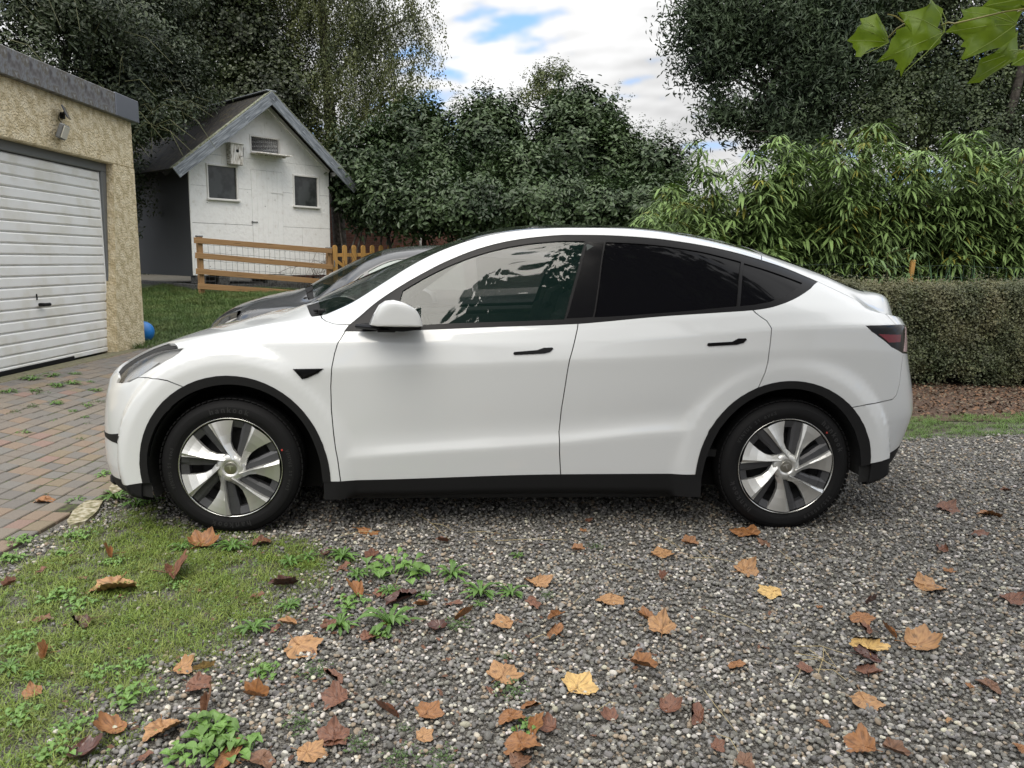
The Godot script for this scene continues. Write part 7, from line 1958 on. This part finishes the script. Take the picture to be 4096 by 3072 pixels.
	limbs("trunk", bi, [[[-4.7, 0.6, -21.3, 0.20], [-4.9, 4.0, -21.3, 0.17], [-5.1, 7.5, -21.3, 0.13], [-5.2, 11.5, -21.3, 0.05]], [[-4.95, 4.5, -21.3, 0.07], [-3.9, 5.2, -21.1, 0.05], [-2.9, 5.9, -21, 0.025]], [[-5.0, 6, -21.3, 0.07], [-3.8, 7.2, -21.2, 0.045], [-2.6, 7.7, -21, 0.02]], [[-5.0, 5.0, -21.3, 0.06], [-6.0, 5.9, -21.4, 0.04], [-6.9, 6.1, -21.4, 0.02]]], bark)
	var st := [strand(1, 46, 1.1, 0.055), strand(2, 52, 1.3, 0.055), strand(3, 40, 0.9, 0.055)]
	crown("crown", bi, [B(-5.56, 8.2, -21.5, 2.33, 1.41, 1.86), B(-3.82, 7.5, -21, 1.45, 1.58, 1.16), B(-4.27, 5.8, -20.5, 1.55, 1.34, 1.24), B(-2.98, 5.7, -20.5, 0.94, 1.0, 0.75), B(-2.80, 8.1, -21.2, 0.70, 0.76, 0.56), B(-2.18, 6.9, -20.8, 0.41, 0.35, 0.33), B(-6.15, 6.5, -21.5, 1.41, 1.27, 1.13), B(-3.43, 4.5, -20, 1.1, 0.8, 0.94), B(-4.82, 4.5, -20, 0.98, 0.79, 0.79), B(-4.8, 10.2, -21.4, 2.2, 1.6, 1.8)], 2500, st, dull, Color(0.030, 0.045, 0.013), Color(0.10, 0.115, 0.032), 0.55, 1.0, 0.25, 0.0)
	# ivy-clad trees far left
	var iv := thing("ivy_tree", "dark ivy-covered tree with two straight trunks behind the loft roof", "tree", on(-8.0, -20.3))
	limbs("trunk", iv, [[[-8.1, 0.6, -20.3, 0.24], [-8.15, 5.0, -20.3, 0.21], [-8.25, 11, -20.3, 0.14]], [[-6.8, 0.6, -20.6, 0.2], [-6.95, 5.0, -20.6, 0.18], [-7.0, 11, -20.6, 0.12]], [[-8.2, 5.6, -20.3, 0.08], [-9.2, 7.0, -20.2, 0.04], [-10.0, 7.9, -20.2, 0.02]]], bark)
	var iv_c := [leaf_clump(31, 18, 0.26, 0.075, 0.055, 0.2), leaf_clump(32, 18, 0.26, 0.075, 0.055, 0.2)]
	crown("crown", iv, [B(-8.44, 7.6, -20, 1.7, 1.11, 1.36), B(-7.10, 7.1, -20.5, 1.48, 1.75, 1.18), B(-6.37, 5.2, -20, 1.44, 1.31, 1.15), B(-8.02, 5.6, -20, 0.72, 1.57, 0.58), B(-9.70, 7.1, -20, 1.64, 1.31, 1.31), B(-8.0, 10, -20.4, 2.8, 1.5, 1.8), B(-6.6, 3.6, -19.6, 1.4, 1.0, 0.7)], 8500, iv_c, glossy, Color(0.010, 0.017, 0.006), Color(0.045, 0.062, 0.018), 0.5, 1.1, 0.25)
	# holly that overhangs garage and loft
	var hc := [leaf_clump(41, 20, 0.20, 0.075, 0.036, 0.1), leaf_clump(42, 20, 0.20, 0.07, 0.034, 0.15), leaf_clump(43, 16, 0.22, 0.085, 0.036, 0.1)]
	for e in [[[B(-7.78, 5.6, -13.5, 1.5, 0.9, 1.06), B(-7.36, 5.2, -14.5, 1.3, 0.9, 0.99), B(-8.1, 4.3, -12.8, 1.2, 0.8, 0.84), B(-8.6, 6.6, -14, 1.8, 1.2, 1.2), B(-9.2, 3.2, -13, 1.2, 1.4, 0.8)], "large dark evergreen behind the garage roof, thin green twigs hanging out of it", 3000, Vector3(-8.2, 0, -13.8)], [[B(-7.26, 4.5, -14.4, 1.0, 0.65, 0.8), B(-6.95, 4.8, -15.7, 1.05, 0.8, 0.8), B(-7.49, 5.5, -16.2, 1.36, 0.8, 1.0), B(-6.9, 4.75, -17.0, 0.7, 0.5, 0.5), B(-7.8, 6.6, -16.5, 1.6, 0.9, 1.2), B(-8.0, 3.0, -15.5, 0.8, 1.3, 0.8)], "dark evergreen standing right behind the loft roof", 2600, Vector3(-8.0, 0, -16.6)], [[B(-6.85, 4.0, -14.5, 0.6, 0.40, 0.45), B(-6.42, 3.74, -14.3, 0.34, 0.20, 0.28), B(-6.80, 3.55, -13.9, 0.35, 0.28, 0.25), B(-6.3, 4.12, -14.9, 0.30, 0.18, 0.22), B(-7.2, 3.8, -14.3, 0.5, 0.5, 0.5)], "evergreen bough lying over the lower part of the loft roof", 620, Vector3(-7.6, 0, -14.2)]]:
		var o := thing("evergreen_tree", e[1], "tree", on(e[3].x, e[3].z), 0.0, "dark evergreens behind garage and loft")
		crown("foliage", o, e[0], e[2], hc, glossy, Color(0.010, 0.020, 0.007), Color(0.046, 0.066, 0.024), 0.42, 1.0, 0.3)
		var h := on(e[3].x, e[3].z).y
		limbs("trunk", o, [[[e[3].x - 1.3, h - 0.1, e[3].z, 0.16], [e[3].x - 1.1, 2.6, e[3].z, 0.13], [e[3].x - 0.3, 5.0, e[3].z, 0.06]]], bark)
		var tb := MB.new()
		for k in 34:
			var q: Array = e[0][rng.randi() % e[0].size()]
			var a: Vector3 = q[0] + Vector3(rng.randf_range(-0.7, 0.6) * q[1].x, rng.randf_range(-0.4, 0.5) * q[1].y, q[1].z * rng.randf_range(0.6, 1.0))
			var c := a + Vector3(rng.randf_range(-0.2, 0.9), rng.randf_range(-0.7, 0.2), rng.randf_range(0.0, 0.3))
			tb.tube([a - o.position, a.lerp(c, 0.5) + Vector3.UP * 0.15 - o.position, c - o.position], [0.008, 0.006, 0.003], 4, Color.WHITE, false)
		part("twigs", tb.mesh(), mat(0.085, 0.09, 0.038, 0.7), o).set_meta("kind", "stuff")
	# big ash-like tree right of the gap of sky
	var ac := [leaf_clump(51, 18, 0.30, 0.13, 0.036, 0.55), leaf_clump(52, 18, 0.30, 0.12, 0.034, 0.5), leaf_clump(53, 14, 0.34, 0.13, 0.036, 0.6)]
	var ash_b := [B(5.78, 7.5, -21, 1.9, 1.3, 1.76), B(5.0, 6.45, -20.6, 0.95, 0.75, 0.86), B(5.41, 5.2, -20.6, 0.8, 0.6, 0.7), B(7.72, 6.57, -21, 2.07, 1.93, 1.65), B(6.68, 5.09, -20.5, 1.3, 0.8, 1.1), B(4.75, 7.6, -20.6, 0.9, 0.75, 0.8), B(8.14, 7.96, -21.5, 2.11, 1.41, 1.69), B(6.8, 9.8, -21.5, 2.6, 1.5, 2.0), B(7.6, 4.2, -20.3, 1.2, 0.7, 0.8)]
	var ash := thing("ash_tree", "tall tree right of the gap of sky with long drooping leaves", "tree", on(8.3, -21.5))
	limbs("trunk", ash, [[[8.6, 0.1, -21.5, 0.32], [8.4, 4.0, -21.5, 0.27], [8.1, 7.5, -21.5, 0.2], [7.6, 11, -21.5, 0.06]]], bark)
	branches_to(ash, Vector3(8.4, 4.6, -21.4), ash_b, 0.09, bark)
	crown("crown", ash, ash_b, 6500, ac, dull, Color(0.014, 0.030, 0.013), Color(0.062, 0.095, 0.044), 0.6, 1.15, 0.35)
	# trees behind the bamboo
	var rb := [B(10.46, 7.11, -22, 2.0, 2.0, 1.6), B(11.96, 6.31, -21.5, 1.76, 2.11, 1.41), B(13.2, 7.15, -21.5, 1.41, 2.33, 1.13), B(9.81, 5.23, -21, 1.72, 1.03, 1.38), B(12.2, 4.67, -20.5, 1.55, 1.01, 1.24), B(11.0, 8.9, -22, 2.5, 1.5, 2.0), B(15.2, 6.5, -21, 1.6, 2.6, 1.4)]
	var rt := thing("hedgerow_tree", "dense tree with brown trunks behind the bamboo, small yellowing leaves", "tree", on(11.4, -22.0))
	limbs("trunk", rt, [[[11.0, 0.1, -21.6, 0.2], [11.1, 4.5, -21.6, 0.17], [11.5, 9, -21.6, 0.1]], [[12.3, 0.1, -21.0, 0.15], [12.55, 4.6, -20.4, 0.12], [12.75, 6.8, -20.2, 0.10], [13.0, 9, -20.2, 0.06]], [[9.6, 0.1, -21.8, 0.2], [9.7, 5, -21.8, 0.16], [9.9, 9, -21.8, 0.1]]], bark)
	limbs("pale_trunk", rt, [[[12.9, 3.0, -20.3, 0.10], [13.1, 5.0, -20.2, 0.10], [13.4, 6.4, -20.1, 0.09], [13.6, 8.5, -20.1, 0.06]]], pale_bark)
	crown("crown", rt, rb, 8500, [leaf_clump(61, 18, 0.26, 0.07, 0.042, 0.2), leaf_clump(62, 18, 0.26, 0.065, 0.04, 0.2)], dull, Color(0.016, 0.032, 0.011), Color(0.060, 0.085, 0.026), 0.55, 1.2, 0.3)
	# far band of trees that closes the view behind everything
	for e in [[-13.0, -26.0, 4.5, 3.0, "dark distant tree far left behind the evergreens"], [-1.5, -29.0, 3.4, 1.3, "distant low tree behind the brick building"], [5.0, -30.0, 2.6, 1.2, "distant low tree behind the gap of sky"], [17.0, -25.0, 5.0, 3.5, "distant tree at the right behind the bamboo"], [10.0, -27.0, 3.2, 2.0, "distant tree seen low between the bamboo tops"]]:
		var o := thing("distant_tree", e[4], "tree", on(e[0], e[1]))
		crown("crown", o, [B(e[0], e[2], e[1], 3.0, e[3], 1.6), B(e[0] + 1.5, e[2] * 0.6, e[1], 2.6, e[3] * 0.8, 1.4), B(e[0] - 1.6, e[2] * 0.6, e[1], 2.6, e[3] * 0.8, 1.4)], 1300, iv_c, dull, Color(0.018, 0.030, 0.012), Color(0.05, 0.075, 0.025), 0.5, 1.3)
		limbs("trunk", o, [[[e[0], 0, e[1], 0.2], [e[0], e[2], e[1], 0.1]]], bark)
	bamboo()
	low_hedge()
	plane_tree(bark)

func bamboo():
	var m := leaf_mat(0.6); m.metallic_specular = 0.35
	var fans := []
	for sd in 6:
		var r := RandomNumberGenerator.new(); r.seed = 300 + sd
		var b := MB.new()
		var nb := 5 + sd
		for i in nb:                              # drooping blades that spread from the tip of a twig
			var a := lerpf(-1.6, 1.6, i / (nb - 1.0)) + r.randf_range(-0.35, 0.35)
			var d := Vector3(sin(a), 0.15 - 0.9 * r.randf(), cos(a) * 0.8).normalized()
			var s := d.cross(Vector3.UP).normalized()
			var ln := r.randf_range(0.12, 0.27); var w := ln * r.randf_range(0.055, 0.08)
			var p0 := Vector3(0, 0, -0.05) + d * 0.02; var p1 := p0 + d * ln * 0.35 + Vector3.UP * 0.012; var p2 := p0 + d * ln * 0.72 - Vector3.UP * 0.012; var p3 := p0 + d * ln - Vector3.UP * 0.045
			b.tri(p0, p1 - s * w, p1 + s * w); b.quad(p1 + s * w, p1 - s * w, p2 - s * w * 0.75, p2 + s * w * 0.75); b.tri(p2 + s * w * 0.75, p2 - s * w * 0.75, p3)
		fans.append(b.mesh())
	var cane := mat(0.10, 0.085, 0.035, 0.5)
	# [x, z, height, spread, fans, what]
	for e in [[2.15, -10.6, 2.45, 0.75, 330, "leftmost bamboo clump, low and arching over the car roof"], [3.15, -10.9, 2.95, 0.85, 430, "bamboo clump second from the left with a bright arching shoot"], [4.15, -11.0, 3.35, 0.85, 470, "bamboo clump with the tallest shoot left of the wooden stake"], [5.15, -11.1, 3.30, 0.9, 480, "bamboo clump right behind the wooden stake"], [6.2, -11.1, 3.45, 0.9, 480, "bamboo clump right of the stake, with dense drooping fans"], [7.2, -11.2, 3.2, 0.9, 450, "bamboo clump near the right edge with a thin tall cane"], [8.2, -11.0, 3.6, 0.9, 420, "yellowish bamboo clump at the right edge"], [2.9, -12.2, 2.5, 1.2, 430, "shaded bamboo behind the leftmost clumps"], [4.7, -12.4, 2.9, 1.2, 480, "shaded bamboo behind the clumps left of the stake"], [6.6, -12.4, 3.0, 1.2, 480, "shaded bamboo behind the clumps right of the stake"], [8.6, -12.3, 3.0, 1.2, 430, "shaded bamboo at the far right behind the yellowish clump"]]:
		var o := thing("bamboo", e[5], "bamboo", on(e[0], e[1]), 0.0, "bamboo along the back of the hedge")
		var cb := MB.new()
		var xs := [[], [], [], [], [], []]; var cs := [[], [], [], [], [], []]
		for k in 26:
			var a := rng.randf_range(0, TAU); var rad: float = sqrt(rng.randf()) * e[3] * 0.55
			var p := Vector3(cos(a) * rad, 0, sin(a) * rad * 0.6)
			var lean: Vector3 = Vector3(cos(a), 0, sin(a) * 0.8 + 0.15) * rng.randf_range(0.1, 0.5) * e[3]
			var h: float = e[2] * rng.randf_range(0.55, 1.05)
			var pts := []; var rr := []
			for i in 7:
				var t := i / 6.0
				pts.append(p + Vector3.UP * h * (t - 0.10 * t * t * t) + lean * t * t); rr.append(0.010 * (1.0 - 0.75 * t))
			cb.tube(pts, rr, 5, Color.WHITE, false)
			for j in int(e[4] / 26.0 * 2.3):
				var t := pow(rng.randf(), 0.6) * 0.70 + 0.34
				var q: Vector3 = p + Vector3.UP * h * (t - 0.10 * t * t * t) + lean * t * t
				var da := rng.randf_range(0, TAU) if rng.randf() < 0.5 else rng.randf_range(0.2, PI - 0.2)
				var out := Vector3(cos(da), 0, sin(da) + 0.35).normalized()
				q += out * rng.randf_range(0.05, 0.42) * (1.2 - 0.5 * t) + Vector3.UP * rng.randf_range(-0.05, 0.12)
				var s := rng.randf_range(0.75, 1.25)
				var c := rng.randi() % 6
				xs[c].append(Transform3D(Basis(Vector3.UP, atan2(out.x, out.z)).rotated(out.cross(Vector3.UP), rng.randf_range(-0.3, 0.25)).scaled_local(Vector3(s, s, s)), q))
				var v := rng.randf_range(0.7, 1.25)
				var col := Color(0.130 * v, 0.200 * v, 0.062 * v)
				if rng.randf() < 0.07 or (e[0] > 7.9 and rng.randf() < 0.3): col = Color(0.17 * v, 0.17 * v, 0.03 * v)
				cs[c].append(col)
		part("canes", cb.mesh(), cane, o).set_meta("kind", "stuff")
		for c in 6: scatter("leaves", fans[c], m, o, xs[c], cs[c])
	# a single low shoot before the stake and some sword leaves
	var so := thing("bamboo", "small low bamboo shoot leaning left of the wooden stake over the hedge", "bamboo", on(4.9, -10.15))
	var sb := MB.new(); sb.tube([Vector3.ZERO, Vector3(0.02, 0.9, 0.05), Vector3(-0.05, 1.55, 0.1), Vector3(0.2, 1.62, 0.12)], [0.008, 0.007, 0.005, 0.003], 5, Color.WHITE, false); part("cane", sb.mesh(), cane, so)
	var x2 := []; var c2 := []
	for k in 26:
		x2.append(Transform3D(Basis(Vector3.UP, rng.randf_range(-1.2, 1.2)).scaled(Vector3.ONE * rng.randf_range(0.7, 1.0)), Vector3(rng.randf_range(-0.3, 0.32), rng.randf_range(1.15, 1.62), rng.randf_range(0.0, 0.25)))); c2.append(Color(0.11, 0.17, 0.07))
	scatter("leaves", fans[0], m, so, x2, c2)
	var ir := thing("sword_leaves", "upright green sword-shaped leaves behind the hedge right of the stake", "plant", on(6.0, -10.2))
	var ib := MB.new()
	for k in 16:
		var x := rng.randf_range(-0.55, 0.75); var h := rng.randf_range(1.2, 1.5); var l := rng.randf_range(-0.18, 0.18)
		var p := Vector3(x, 0.5, rng.randf_range(-0.1, 0.1))
		ib.quad(p - Vector3(0.022, 0, 0), p + Vector3(0.022, 0, 0), p + Vector3(l * 0.5 + 0.016, h * 0.35, 0.01), p + Vector3(l * 0.5 - 0.016, h * 0.35, 0.01)); ib.tri(p + Vector3(l * 0.5 - 0.016, h * 0.35, 0.01), p + Vector3(l * 0.5 + 0.016, h * 0.35, 0.01), p + Vector3(l * 1.3, h * 0.68, 0))
	part("leaves", ib.mesh(), mat(0.05, 0.11, 0.045, 0.5), ir).set_meta("kind", "stuff")

func low_hedge():
	var o := thing("clipped_hedge", "low clipped hedge of tiny dull green leaves behind the tail of the car", "hedge", Vector3(5.5, 0, -9.5))
	var cl := []
	for sd in 3: cl.append(leaf_clump(400 + sd, 30, 0.085, 0.024, 0.014, 0.0))
	var m := leaf_mat(0.55)
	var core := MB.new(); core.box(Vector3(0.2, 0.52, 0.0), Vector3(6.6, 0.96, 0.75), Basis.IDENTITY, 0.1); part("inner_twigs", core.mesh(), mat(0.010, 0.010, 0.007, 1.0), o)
	var xs := [[], [], []]; var cs := [[], [], []]
	var nz := FastNoiseLite.new(); nz.seed = 8; nz.frequency = 1.1; nz.fractal_octaves = 3
	for i in 15000:
		var x := rng.randf_range(-3.2, 3.5); var p: Vector3
		var t := rng.randf()
		if t < 0.56:
			var y := 0.06 + 1.06 * pow(rng.randf(), 0.85)
			p = Vector3(x, y, 0.50 - 0.12 * pow(absf(y - 0.6), 2.0) + 0.10 * nz.get_noise_2d(x * 1.6, y * 2.0) + rng.randfn(0, 0.035))
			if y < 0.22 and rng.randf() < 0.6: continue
		else: p = Vector3(x, 1.10 + 0.09 * nz.get_noise_2d(x * 1.4, 9.0) + rng.randfn(0, 0.03), rng.randf_range(-0.55, 0.5))
		if rng.randf() < 0.02: p.y += rng.randf_range(0.0, 0.16)
		var c := rng.randi() % 3; var s := rng.randf_range(0.8, 1.4)
		var yy := (Vector3(0, 0.45, 1.0) if p.z > 0.3 and p.y < 1.05 else Vector3(0, 1, 0.3)) + Vector3(rng.randfn(0, 0.4), rng.randfn(0, 0.4), rng.randfn(0, 0.3))
		yy = yy.normalized()
		var xx := yy.cross(Vector3(rng.randfn(), rng.randfn(), rng.randfn())).normalized()
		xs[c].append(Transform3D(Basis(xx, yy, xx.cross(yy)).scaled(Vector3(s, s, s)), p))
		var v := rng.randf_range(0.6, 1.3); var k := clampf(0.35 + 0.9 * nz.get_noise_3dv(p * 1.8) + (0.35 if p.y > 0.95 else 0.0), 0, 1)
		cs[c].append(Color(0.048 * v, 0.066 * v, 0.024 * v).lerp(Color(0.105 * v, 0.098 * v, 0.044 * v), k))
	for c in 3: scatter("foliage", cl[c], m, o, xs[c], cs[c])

func plane_tree(bark: Material):
	# the tree over the viewer: its crown is behind the camera, one leafy twig hangs into the picture
	var o := thing("plane_tree", "green plane tree twig with large lobed leaves hanging in at the top right corner", "tree", Vector3(4.2, 0, 3.6))
	limbs("trunk", o, [[[4.2, -0.1, 3.6, 0.32], [4.1, 2.4, 3.5, 0.27], [3.6, 4.6, 3.3, 0.18], [3.0, 7.0, 3.4, 0.08]], [[4.1, 2.6, 3.5, 0.12], [3.4, 3.1, 1.6, 0.06], [2.4, 2.9, -0.4, 0.02], [1.75, 2.55, -1.35, 0.006]]], bark)
	crown("crown", o, [B(2.6, 6.0, -0.9, 2.4, 0.9, 1.8), B(3.2, 6.2, -1.9, 2.2, 0.7, 1.0), B(3.4, 6.6, 0.6, 2.2, 1.0, 1.7), B(5.0, 6.4, 1.8, 2.4, 1.5, 2.2), B(1.5, 6.6, 0.6, 1.3, 0.8, 1.3), B(3.6, 8.2, 3.0, 2.8, 1.6, 2.6), B(4.9, 4.6, 2.4, 1.6, 0.8, 1.4), B(0.5, 5.6, -0.6, 0.9, 0.4, 0.8)], 2700, [leaf_clump(71, 14, 0.34, 0.19, 0.17, 0.3), leaf_clump(72, 14, 0.34, 0.19, 0.17, 0.3)], leaf_mat(0.5), Color(0.05, 0.09, 0.02), Color(0.10, 0.16, 0.035), 0.5)
	var tw := Node3D.new(); tw.name = "twig"; o.add_child(tw)
	var lm := mat(0.15, 0.23, 0.014, 0.5); lm.backlight_enabled = true; lm.backlight = Color(0.75, 0.75, 0.45)
	lm.albedo_texture = noise_tex(0.015, [[0.2, lin(0.75, 0.8, 0.7)], [0.6, lin(1, 1, 1)]], 256, 4, 500); tri_tex(lm, 6.0)
	var vein_m := mat(0.20, 0.27, 0.05, 0.5)
	for e in TWIG:
		var q: Array = e[1]
		var poly := P2(q)
		var c := Vector2.ZERO
		for p in poly: c += p
		c /= poly.size()
		var b := MB.new()
		var tf := Transform3D(Basis(Vector3(1, 0, 0), e[2]) * Basis(Vector3(0, 1, 0), e[3]), Vector3(c.x, c.y, e[0]))
		# ribs from the leaf base to each lobe, the blade sagging between them
		var n := poly.size()
		var ribs := 4
		for i in n:
			for j in ribs:
				var a0 := c.lerp(poly[i], float(j) / ribs) - c; var a1 := c.lerp(poly[i], float(j + 1) / ribs) - c
				var b0 := c.lerp(poly[(i + 1) % n], float(j) / ribs) - c; var b1 := c.lerp(poly[(i + 1) % n], float(j + 1) / ribs) - c
				var sag := func(p: Vector2) -> Vector3: return tf * Vector3(p.x, p.y, -1.4 * p.length_squared() + 0.006 * sin(p.x * 90.0) + 0.005 * sin(p.y * 110.0 + p.x * 40.0))
				if j == 0: b.tri(sag.call(a0), sag.call(a1), sag.call(b1))
				else: b.quad(sag.call(a0), sag.call(a1), sag.call(b1), sag.call(b0))
		var vb := MB.new()
		for k in e[4]:
			var t0 := poly[k] - c; var base := poly[e[5]] - c
			vb.tube([tf * Vector3(base.x, base.y, -1.4 * base.length_squared() + 0.004), tf * Vector3((base.x + t0.x) * 0.5, (base.y + t0.y) * 0.5, 0.008 - 0.35 * (base + t0).length_squared()), tf * Vector3(t0.x * 0.9, t0.y * 0.9, -1.15 * t0.length_squared() + 0.004)], [0.0011, 0.0009, 0.0005], 4)
		var sum := {}
		for i in b.v.size(): sum[Vector3i((b.v[i] * 5000.0).round())] = sum.get(Vector3i((b.v[i] * 5000.0).round()), Vector3.ZERO) + b.n[i]
		for i in b.v.size(): b.n[i] = (sum[Vector3i((b.v[i] * 5000.0).round())] as Vector3).normalized()
		var l := part("leaf", b.mesh(), lm, tw)
		l.position = -o.position
		var ve := part("leaf_veins", vb.mesh(), vein_m, tw); ve.position = -o.position
	var sb := MB.new()
	for e in STALKS: sb.tube([Vector3(e[0], e[1], e[2]) - o.position, Vector3((e[0] + e[3]) * 0.5, (e[1] + e[4]) * 0.5 + 0.004, (e[2] + e[5]) * 0.5) - o.position, Vector3(e[3], e[4], e[5]) - o.position], [0.0018, 0.0016, 0.0014], 5)
	part("stalk", sb.mesh(), mat(0.22, 0.20, 0.06, 0.5), tw)

func boundary_behind():
	# what stands behind the viewer and shows only in the paint and the windows: a hedge and a house
	var o := thing("tall_hedge", "tall dark hedge across the drive, behind the viewer", "hedge", Vector3(-4.0, 0, 11.5))
	crown("foliage", o, [B(-10, 1.6, 11.5, 3.0, 2.2, 1.0), B(-5.5, 1.7, 11.5, 3.0, 2.3, 1.0), B(-1.5, 1.6, 11.6, 2.6, 2.1, 1.0)], 1600, [leaf_clump(81, 16, 0.34, 0.16, 0.10, 0.1)], leaf_mat(0.6), Color(0.03, 0.05, 0.02), Color(0.07, 0.10, 0.04), 0.4)
	var h := thing("house", "pale rendered house with two windows, behind the viewer", "house", Vector3(7.0, 0, 13.5))
	var w := MB.new(); w.box(Vector3(0, 2.6, 0), Vector3(11.0, 5.2, 0.4), Basis.IDENTITY, 0.02); part("wall", w.mesh(), mat(0.32, 0.27, 0.22, 0.9), h)
	var r := MB.new(); r.box(Vector3(0, 6.4, 2.2), Vector3(11.6, 0.2, 5.6), Basis(Vector3.RIGHT, -0.55)); part("roof", r.mesh(), M.shingle[0], h)
	for x in [-3.2, 0.4]:
		var f := MB.new(); f.box(Vector3(x, 1.7, -0.22), Vector3(1.7, 1.4, 0.08), Basis.IDENTITY, 0.01); var fo := part("window", f.mesh(), M.white_wood, h)
		for k in 2:
			var g := MB.new(); g.box(Vector3(x - 0.4 + 0.8 * k, 1.7, -0.265), Vector3(0.7, 1.2, 0.02)); part("pane", g.mesh(), M.dusty_glass, fo)

func build_all():
	more_materials()
	ground()
	paving()
	garage()
	loft()
	fence()
	brick_house()
	trees()
	grass()
	white_car()
	dark_car()
	ball()
	weeds()
	fallen_leaves()
	boundary_behind()
